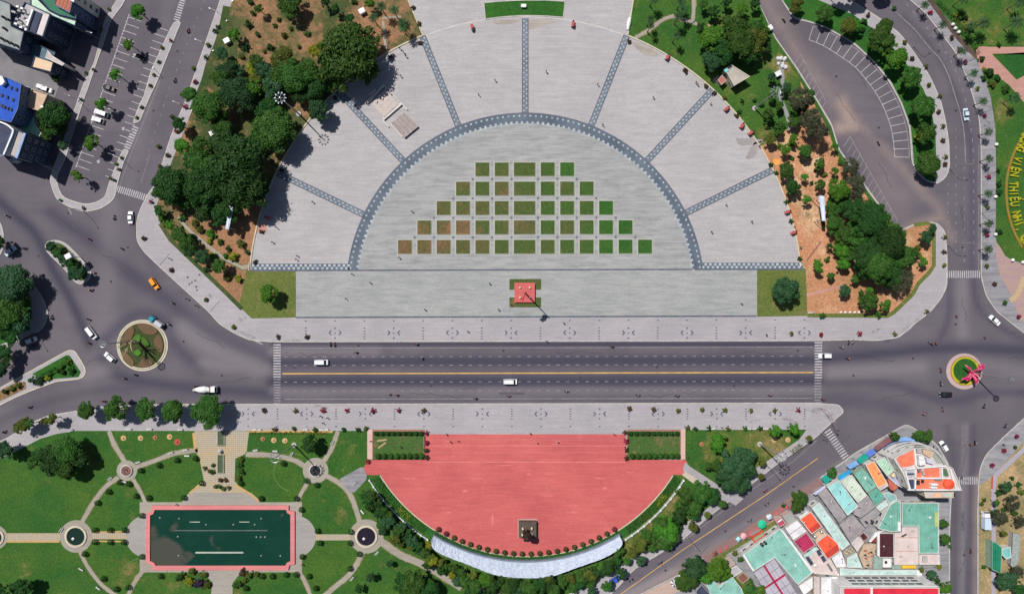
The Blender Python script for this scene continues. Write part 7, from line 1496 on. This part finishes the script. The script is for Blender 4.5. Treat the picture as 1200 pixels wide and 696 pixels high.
petal([(157, 396), (162, 392), (166, 393), (165, 399), (159, 400)], FOL['b'], 'grass_clump', .4); petal([(167, 394), (173, 398), (176, 404), (174, 406.5), (168, 401)], FOL['b'], 'grass_clump', .4); petal([(158, 412), (163, 409.5), (167, 413), (163, 416.5), (159, 415)], FOL['b'], 'grass_clump', .4)
rr = random.Random(9); t = emp('bare_tree', 163, 401, .35); tag(t, 'big bare sandy-branched tree in the left roundabout', 'tree'); TB = mat('sandy_branches', (.45, .36, .22), (.3, .24, .15), 1.2)
mb = MB(); mb.tube([(0, 0, 0), (.2, -.1, 3), (0, 0, 6)], [.6, .45, .35], 8); add('trunk', mb, TB, t); mb = MB()
for k in range(9):
    a = 2*math.pi*k/9+rr.uniform(-.25, .25); z0 = rr.uniform(4.5, 6); L = rr.uniform(2.6, 4.2); p1 = (L*.5*math.cos(a), L*.5*math.sin(a), z0+2.2); p2 = (L*math.cos(a), L*math.sin(a), z0+rr.uniform(3.6, 5)); mb.tube([(0, 0, z0), p1, p2], [.24, .16, .06], 6)
    for j in (-1, 1, 0): b2 = a+j*.6; e = rr.uniform(1.2, 2.0); mb.tube([p1 if j else p2, (p1[0]+e*math.cos(b2), p1[1]+e*math.sin(b2), p1[2]+1.5) if j else (p2[0]+.7*math.cos(a+.4), p2[1]+.7*math.sin(a+.4), p2[2]+.8)], [.1, .04], 5)
add('branches', mb, TB, t)
# ---- right roundabout sculpture: four pink blades
t = emp('sculpture', 1134.5, 436, .3); tag(t, 'bright pink four-winged metal sculpture in the right roundabout', 'sculpture'); PK = plain('sculpture_pink', (.55, .02, .12), .4)
for a, L, w_, z_ in ((48, 4.4, 1.3, 5), (68, 3.6, .8, 5), (205, 5.2, 1.1, 4.4), (222, 4.0, .7, 4.2), (278, 3.9, 1.2, 4), (140, 4.4, .8, 4.2), (330, 2.6, .9, 3.6)):
    a = R(a); mb = MB(); u = Vector((math.cos(a), math.sin(a), 0)); v = Vector((-u.y, u.x, 0)); prev = None
    for i in range(7):
        f = i/6; c = u*(L*f)+Vector((0, 0, .4+z_*math.sin(f*2.2)*.75)); ww = w_*.5*math.sin(math.pi*(.12+.76*f)); cur = [c-v*ww, c+v*ww, c+v*ww+Vector((0, 0, .16)), c-v*ww+Vector((0, 0, .16))]
        if prev:
            for q in range(4): mb.quad(tuple(prev[q]), tuple(prev[(q+1) % 4]), tuple(cur[(q+1) % 4]), tuple(cur[q]))
        else: mb.quad(*[tuple(p) for p in cur])
        prev = cur
    mb.quad(*[tuple(p) for p in prev]); add('blade', mb, PK, t, clean=True)
    mb = MB(); mb.tube([tuple(u*(L*.12)+Vector((0, 0, 1.6))), tuple(u*(L*.5)+Vector((0, 0, .62+z_*.7))), tuple(u*(L*.95)+Vector((0, 0, .6+z_*math.sin(2.1)*.75)))], .1, 5); add('rib', mb, plain('sculpture_pale', (.75, .4, .45)), t)
mb = MB(); mb.cyl(0, 0, 0, .5, 2.2, 12, .35); add('stem', mb, PK, t)
for k in range(5): bush(1139+k*1.1, 438+(k*1.7) % 4, 2.2, 'g', 'little green shrub', 'beside the pink sculpture', z=.3)
# ---- hedge lettering in the far right park: letters run down the arc
t = bpy.data.objects.new('hedge_lettering', None); COL.objects.link(t); t.location = (*W(1187, 215), .17); tag(t, 'yellow hedge letters reading down the arc of the far right park', 'lettering')
LM = mat('letter_yellow', (.4, .36, .01), (.24, .26, .02), 1.2, .9, .3, 3)
TXT = 'CÔNG VIÊN THIẾU NHI, QUY NHƠN'; arcL = resample(smooth_poly([(1232, 108), (1217, 128), (1201, 158), (1193, 179), (1187.5, 200), (1185.8, 222), (1187.5, 243), (1192, 262), (1200, 281), (1212, 302), (1240, 340)], 6, False), 600); LEN = polylen(arcL)
s0 = min(range(600), key=lambda i: abs(arcL[i][1]-187))/599*LEN
for k, chh in enumerate(TXT):
    i = max(0, min(598, int((s0+(k-5)*5.9)/LEN*599))); p = arcL[i]; q = arcL[i+1]
    if chh == ' ': continue
    cu = bpy.data.curves.new('letter', 'FONT'); cu.body = chh; cu.size = 14*S; cu.extrude = .3; cu.align_x = 'CENTER'; cu.align_y = 'CENTER'; cu.resolution_u = 3; cu.offset = .1
    oo = bpy.data.objects.new('tmp', cu); COL.objects.link(oo); dg = bpy.context.evaluated_depsgraph_get(); dg.update(); me = bpy.data.meshes.new_from_object(oo.evaluated_get(dg)); me.name = 'letter'; bpy.data.objects.remove(oo); me.materials.clear(); me.materials.append(LM)
    a = math.atan2(-(q[1]-p[1]), q[0]-p[0]); X, Y = W(*p); X0, Y0 = W(1187, 215)
    link('letter', me, t, (X-X0, Y-Y0, .3), a, (.62, 1, 1))
mb = MB(); q = WP(smooth_poly([(1209, 150), (1195, 165), (1185, 186), (1179.5, 208), (1178.5, 228), (1181, 250), (1187, 270), (1197, 290)], 4, False)); strip(mb, q, .8, .4, .15); o = add('hedge', mb, mat('brown_hedge', (.25, .14, .02), (.2, .16, .03), 1, .9, .3, 4)); tag(o, 'thin brown hedge line left of the yellow letters', 'hedge')
# kerb hedges
leafhedge('green hedge along the top edge of the lower left lawn', WP([(293, 506.3), (385, 506.8)]), .8, .5, 'o', 8, seed=21)
leafhedge('trimmed hedge strip by the slanting road', WP([(927, 530), (939, 521)]), 1.7, .6, 'o', 10, seed=22)
leafhedge('dark hedge line on the ditch edge of the far right park', WP([(1097, 2), (1118, 24), (1134, 44), (1146, 64)]), 1.2, .9, 'd', 8, seed=23)
leafhedge('low hedge along the left end of the triangular island', WP([(42, 444), (72, 430), (80, 420)]), 1.6, .8, 'h', 8, seed=24)
# ================================================================== VEHICLES
def car_meshes(L, Wd, H, kind):
    """body shell lofted from cross sections, glass, roof; x forward"""
    if kind == 'sedan': prof = [(-.5, .42, .62), (-.47, .62, .9), (-.33, .68, .95), (-.2, .7, 1), (.12, .7, 1), (.28, .62, 1), (.45, .56, .92), (.5, .4, .66)]; gl = (-.3, -.17, .12, .28)
    elif kind == 'van': prof = [(-.5, .5, .86), (-.48, .75, .95), (-.2, .76, 1), (.2, .76, 1), (.4, .7, 1), (.47, .6, .93), (.5, .42, .8)]; gl = (-.47, -.43, .22, .38)
    else: prof = [(-.5, .45, .76), (-.48, .66, .93), (-.25, .7, 1), (.1, .7, 1), (.26, .66, 1), (.44, .6, .93), (.5, .42, .7)]; gl = (-.46, -.38, .1, .26)
    mb = MB(); n = len(prof); ring = []
    belt = .62*H if kind == 'sedan' else .58*H
    for f, zt, wd in prof:
        x = f*L; w = Wd/2*wd; zt = min(zt*H, belt) if abs(f) < .49 else zt*H*.8
        ring.append([(x, -w*.94, .22), (x, -w, .45), (x, -w*.98, zt-.08), (x, -w*.86, zt), (x, w*.86, zt), (x, w*.98, zt-.08), (x, w, .45), (x, w*.94, .22)])
    for a, b in zip(ring[:-1], ring[1:]):
        for q in range(8): mb.quad(a[q], a[(q+1) % 8], b[(q+1) % 8], b[q])
    n0 = len(mb.v); mb.v += ring[0]+ring[-1]; mb.f += [tuple(range(n0, n0+8)), tuple(range(n0+15, n0+7, -1))]
    body = mb.mesh('body', WHITE, False, True)
    g0, g1, g2, g3 = [q*L for q in gl]; wb, wt_ = Wd*.43, Wd*.36; zb, zt = belt-.03, H-.04
    mb = MB(); lo_ = [(g0, -wb, zb), (g3, -wb, zb), (g3, wb, zb), (g0, wb, zb)]; hi = [(g1, -wt_, zt), (g2, -wt_, zt), (g2, wt_, zt), (g1, wt_, zt)]
    mb.v += lo_+hi; mb.f += [(0, 1, 5, 4), (1, 2, 6, 5), (2, 3, 7, 6), (3, 0, 4, 7), (4, 5, 6, 7)]; glass = mb.mesh('windows', GLASS)
    mb = MB(); e = .05; mb.v += [(g1-e, -wt_-e*.6, zt), (g2+e*2, -wt_-e*.6, zt), (g2+e*2, wt_+e*.6, zt), (g1-e, wt_+e*.6, zt), (g1, -wt_, zt+.06), (g2, -wt_, zt+.06), (g2, wt_, zt+.06), (g1, wt_, zt+.06)]; mb.f += [(4, 5, 6, 7), (0, 1, 5, 4), (1, 2, 6, 5), (2, 3, 7, 6), (3, 0, 4, 7)]; roof = mb.mesh('roof', WHITE)
    mb = MB()
    for sy in (-1, 1): mb.tube([((g1+g2)/2, sy*(wb), zb), ((g1+g2)/2, sy*(wt_+.02), zt)], .05, 4)
    pil = mb.mesh('pillar', WHITE)
    return body, glass, roof, pil
_wm = MB(); _wm.tube([(0, -.1, 0), (0, .1, 0)], .32, 16); WTY = _wm.mesh('tyre', BLACK); _wm = MB(); _wm.tube([(0, -.115, 0), (0, .115, 0)], .19, 10); WRM = _wm.mesh('rim', STEEL)
def wheel(t, x, y, r=.32, w=1): o = link('wheel', WTY, t, (x, y, r), 0, (r/.32, w, r/.32)); link('rim', WRM, o); return o
_hl = MB(); _hl.box(0, 0, 0, .16, .34, .14); HLM = _hl.mesh('headlight', plain('headlight_glass', (.7, .72, .72), .1)); TLM = _hl.mesh('tail_light', plain('tail_red', (.4, .01, .01), .2))
_mr = MB(); _mr.box(0, 0, 0, .12, .22, .14); MRM = _mr.mesh('mirror', DARK)
_cm = {}
PAINTS = {'white': (.72, .73, .74), 'silver': (.45, .47, .5), 'orange': (.85, .3, .02), 'black': (.015, .015, .018), 'blue': (.04, .1, .5), 'pale blue': (.5, .6, .7), 'red': (.5, .03, .02), 'teal': (.03, .25, .33)}
def carpaint(c):
    k = 'car_paint_'+c.replace(' ', '_')
    if k in _c: return _c[k]
    t = NT(k); _c[k] = t.out(PAINTS[c], .25); t.b.inputs['Coat Weight'].default_value = .5; return _c[k]
def car(x, y, deg, kind, c, label, z=.0, L=None, cat=None, group='cars on the roads'):
    dims = {'sedan': (4.4, 1.75, 1.42), 'suv': (4.5, 1.8, 1.65), 'van': (4.9, 1.85, 1.95), 'hatch': (4.0, 1.7, 1.5)}[kind]; kk = 'van' if kind == 'van' else 'sedan' if kind == 'sedan' else 'suv'
    t = bpy.data.objects.new('van' if kind == 'van' else 'car', None); COL.objects.link(t); t.location = (*W(x, y, .9), z+.012); t.rotation_euler = (0, 0, R(deg))
    if kind not in _cm: _cm[kind] = car_meshes(*dims, kk)
    for me, nm in zip(_cm[kind], ('body', 'windows', 'roof', 'pillar')):
        o = link(nm, me, t)
        if nm != 'windows': o.material_slots[0].link = 'OBJECT'; o.material_slots[0].material = carpaint(c)
    Lx, Wx, Hx = dims
    for sx in (-.32, .31):
        for sy in (-1, 1): wheel(t, sx*Lx, sy*(Wx/2-.1))
    for sy in (-1, 1):
        link('headlight', HLM, t, (Lx*.475, sy*Wx*.33, .6)); link('tail_light', TLM, t, (-Lx*.485, sy*Wx*.34, .68)); link('mirror', MRM, t, (Lx*.17, sy*Wx*.54, Hx*.6))
    tag(t, label, cat or ('van' if kind == 'van' else 'car'), group); return t
D_ = lambda dx, dy: math.degrees(math.atan2(-dy, dx))
car(152.5, 255, 90, 'sedan', 'white', 'white sedan at the foot of the west avenue'); car(11.5, 294.5, D_(6, -5), 'sedan', 'pale blue', 'pale blue-white sedan coming out at the left edge'); car(180.3, 332.5, D_(9, 13), 'suv', 'orange', 'orange taxi car above the left roundabout', cat='taxi')
car(107, 390, D_(9, 12), 'van', 'white', 'white van just left of the left roundabout'); car(128.3, 418.5, D_(-12, -10), 'suv', 'white', 'white car entering the left roundabout from below'); car(36, 399, D_(7, -3), 'hatch', 'white', 'white car half under the left corner trees')
car(376.5, 424.5, 0, 'van', 'white', 'white van near the left end of the boulevard'); car(598, 447.3, 0, 'van', 'white', 'white minivan in the middle of the boulevard'); car(967.2, 417, 180, 'suv', 'white', 'white car at the right boulevard crossing'); car(1166.2, 375.5, D_(-12, -11), 'sedan', 'white', 'white sedan on the upper right approach of the right roundabout')
car(1132.5, 134, D_(1, 9), 'sedan', 'pale blue', 'pale blue-white sedan on the bending road'); car(1106.5, 523, D_(-6, -10), 'hatch', 'white', 'white hatchback beside the round corner building'); car(1109, 462.3, 180, 'sedan', 'black', 'black car just below the right roundabout')
car(118.3, 132.7, D_(-12, -4), 'van', 'white', 'white van parked next to the third car park tree'); car(114, 140.5, D_(-12, -4), 'suv', 'white', 'white car parked below the parked white van'); car(127, 103, D_(-12, -4), 'sedan', 'black', 'black car parked below the second car park tree', group='parked cars')
car(162.5, 66, D_(10, 4), 'hatch', 'black', 'dark car in the shade of a car park tree', group='parked cars'); car(721, 679, D_(10, -6), 'sedan', 'blue', 'blue car parked among shrubs by the slanting road', z=.13); car(54.5, 105, D_(12, 4), 'hatch', 'white', 'white car parked beside the tan roof', z=.1); car(49, 102.5, D_(12, 4), 'hatch', 'white', 'white car behind another near the tan roof', z=.1)
# box truck, mixer truck, little lorry
def truck(x, y, deg, label, L, box, cabc, kind='box', z=0.0):
    t = bpy.data.objects.new('truck', None); COL.objects.link(t); t.location = (*W(x, y, 1.2), z+.012); t.rotation_euler = (0, 0, R(deg)); tag(t, label, 'truck')
    mb = MB(); mb.box(0, 0, .55, L, .9, .25); add('chassis', mb, DARK, t)
    cl_ = 1.9; mb = MB(); mb.box(L/2-cl_/2, 0, .5, cl_, 2.1, 1.2); mb.box(L/2-cl_/2-.1, 0, 1.7, cl_-.25, 2.0, .75, 0, .88); add('cab', mb, carpaint(cabc), t)
    mb = MB(); mb.quad((L/2-.02, -.92, 1.72), (L/2-.02, .92, 1.72), (L/2-.28, .84, 2.4), (L/2-.28, -.84, 2.4)); add('windscreen', mb, GLASS, t)
    for sy in (-1, 1):
        link('headlight', HLM, t, (L/2, sy*.8, .75)); link('mirror', MRM, t, (L/2-.2, sy*1.15, 1.9))
        for sx in (L/2-1.0, -L/2+.9)+((-L/2+2.0,) if kind == 'mixer' else ()): wheel(t, sx, sy*.95, .45, 1.3)
    if kind == 'box': mb = MB(); mb.box(-cl_/2, 0, .8, L-cl_-.2, 2.2, 2.0); add('cargo_box', mb, carpaint(box), t)
    elif kind == 'flat':
        mb = MB(); mb.box(-cl_/2, 0, .8, L-cl_-.2, 2.0, .15); add('bed', mb, CONC_DK, t); mb = MB(); mb.box(-cl_/2-.1, 0, .95, L-cl_-1, 1.5, 1.2); add('load', mb, carpaint(box), t)
    else:
        x0 = L/2-cl_-.4; prof = [(x0, .55), (x0-.5, 1.0), (x0-1.9, 1.22), (x0-3.3, 1.05), (x0-4.6, .6), (x0-5.1, .38)]; mb = MB(); N = 20
        for i, (xx, rr_) in enumerate(prof):
            for k in range(N): a = 2*math.pi*k/N; mb.v.append((xx, rr_*math.cos(a), 2.05+.07*i+rr_*math.sin(a)))
        for i in range(len(prof)-1):
            for k in range(N): j = (k+1) % N; mb.f.append((i*N+k, i*N+j, (i+1)*N+j, (i+1)*N+k))
        mb.f.append(tuple(range(N))); add('drum', mb, carpaint(box), t, smooth=True)
        mb = MB(); mb.box(x0+.15, 0, .8, .3, 1.6, 1.9); mb.tube([(x0-5.0, 0, 2.4), (x0-5.6, 0, 1.6)], [.35, .2], 8); mb.cyl(x0-5, 0, 2.4, .25, .5, 10, .5); add('chute', mb, colmat('chute_buff', (.5, .45, .4)), t)
truck(239.5, 456, 0, 'white concrete mixer truck left of the boulevard crossing', 8.8, 'white', 'white', 'mixer'); truck(183.5, 377.5, D_(-12, -9), 'small flatbed truck with teal cab beside the left roundabout', 5.6, 'silver', 'teal', 'flat'); truck(1154, 609, 90, 'white truck parked on the dirt verge at lower right', 6.0, 'pale blue', 'white', 'box', .15)
# motorcycles and riders
mb = MB(); mb.tube([(-.55, 0, .55), (-.2, 0, .62), (.2, 0, .55), (.5, 0, .75)], [.12, .16, .12, .06], 8); mb.box(-.35, 0, .45, .5, .3, .2); _MB = mb.mesh('body', WHITE); mb = MB(); mb.box(-.25, 0, .74, .75, .26, .1, 0, .9); _MS = mb.mesh('seat', BLACK); mb = MB(); mb.tube([(.45, -.32, 1.0), (.5, 0, .98), (.45, .32, 1.0)], .025, 5); mb.tube([(.5, 0, .98), (.68, 0, .32)], .04, 5); _MH = mb.mesh('handlebar', DARK); mb = MB(); mb.tube([(0, -.05, 0), (0, .05, 0)], .3, 14); _MW = mb.mesh('wheel', BLACK)
def moto(x, y, deg, c, sc='white', rider=True, hel='white', z=.012, where='on the roads'):
    t = bpy.data.objects.new('motorcycle', None); COL.objects.link(t); X, Y = W(x, y, .8); t.location = (X, Y, z); t.rotation_euler = (0, 0, R(deg))
    for me, nm in ((_MB, 'body'), (_MS, 'seat'), (_MH, 'handlebar')):
        o = link(nm, me, t)
        if nm == 'body': o.material_slots[0].link = 'OBJECT'; o.material_slots[0].material = carpaint(sc)
    link('wheel', _MW, t, (-.6, 0, .3)); link('wheel', _MW, t, (.66, 0, .3))
    reg(t, f'{sc} motorcycle', where, 'motorcycle', 'motorcycles '+where, x, y)
    if rider: a = R(deg); person(x, y, c, 'riding a motorcycle '+where, 'ride', R(deg-90), z, hel, (X-.15*math.cos(a), Y-.15*math.sin(a)))
CY = ['black', 'dark blue', 'grey', 'white', 'red', 'teal', 'black']; HY = ['white', 'black', 'red', 'grey', 'yellow']; PY = ['black', 'red', 'silver', 'black', 'blue']
for i, q in enumerate('8 253 -30|28 291 10|104 280 -35|142 291 -35|106 340 20|60 372 90|103 374 -20|104 402 -40|158 439 -10|145 443 160|198 380 -50|121 470 0|34 477 20|4 506 30|417 413 180|494 420 180|488 403.5 180|456 462 0|465 463 0|664 458.5 0|748 463 0|717 406 180|903 463 0|557 467 0|987 407 180|994 420 180|1103 434 90|1091 402 160|919 24 -50|1030 168 -60|1103 450 90|1084 485 30|1105 480 90|1154 476 60|1179 499 50|1143 519 -90|1138 646 -90|879 610 -145|899 591 35|774 660 35|740 680 -140|965 468 0|596 464 0|794 464 0|202 355 -40|133 255 80|220 36 70|204 94 70'.split('|')):
    x, y, d_ = map(float, q.split()); wh = 'near the left roundabout' if x < 320 and y < 540 else 'on the boulevard' if y > 398 and x < 1000 and y < 475 else 'on the slanting road' if 700 < x < 905 and y > 580 else 'around the right roundabout' if x > 980 and y > 390 else 'on the right car park'
    moto(x, y, d_, CY[i % 7], PY[i % 5], True, HY[i % 5], where=wh)
for k, q in enumerate('387 403.5 90|392 404 95|1000 401 70|995 401.5 80|40 405 30|36 406 30|897 575.5 30|1098 528 60|1094 525 60|1120 556 80'.split('|')):
    x, y, d_ = map(float, q.split()); moto(x, y, d_, 'black', PY[k % 5], False, where='parked at a kerb')
PEO = '483 248 black|573.5 332 dark blue|468 302 grey|318 229 black|325 267 white|320 284 grey|349 300 black|367 237 dark blue|348 304 red|765 115 grey|706 147 black|561 112 dark blue|476 67 black|473 62 white|469 58 dark blue|449 82 grey|815 98 black|817 100 red|832 122 white|889 172 black|833 272 black|930 266 dark blue|937 290 teal|599 357 black|584 362.5 grey|498 362.5 black|406 350 dark blue|868 356 black|434 331 grey|413 321 black|523 508 white|528 517 black|537 516 grey|629 518 white|653 517 white|621 507 yellow|719 508 black|376 487 black|379 495 dark blue|384 489 black|220 350 red|231 358 black|1152 395 red|1091 403 pink|1095 402 red|841 506 white|845 500 grey|470 523 black|805 535 dark blue|660 378 grey|548 388 black|897 392 dark blue|310 478 black|640 399 white|1119 370 red|200 303 grey|1005 640 black|355 660 red|208 590 dark blue|435 516 grey|1135 520 red|1174 520 black|930 640 white|470 90 grey|640 85 black|580 95 red|700 100 grey|880 260 black|850 240 white'.split('|')
for q in PEO:
    p_ = q.split(' ', 2); x, y = float(p_[0]), float(p_[1]); wh = 'walking on the plaza' if y < 372 else 'on the boulevard pavements' if y < 505 else 'on the red terrace or gardens'; person(x, y, p_[2], wh, z=.19 if y < 372 else .17)
# ---- labels: the place in the row makes each one findable
grp = {}
for o, phrase, place, cat, group, x, y in REG: grp.setdefault((phrase, place), []).append((x, y, o, cat, group))
for (phrase, place), L in grp.items():
    xs = [a[0] for a in L]; ys = [a[1] for a in L]; horiz = (max(xs)-min(xs)) >= (max(ys)-min(ys)); L.sort(key=lambda a: a[0] if horiz else a[1])
    for i, (x, y, o, cat, group) in enumerate(L):
        base = (phrase+' '+place).strip()
        if len(L) == 1: lab = base
        elif i == 0: lab = base+(', leftmost' if horiz else ', topmost')
        elif i == len(L)-1: lab = base+(', rightmost' if horiz else ', lowest')
        else: lab = base+', '+ORD[min(i, len(ORD)-1)]+(' from left' if horiz else ' from top')
        tag(o, lab, cat, group if len(L) > 1 else None)
print('objects', len(bpy.data.objects), 'reg', len(REG))
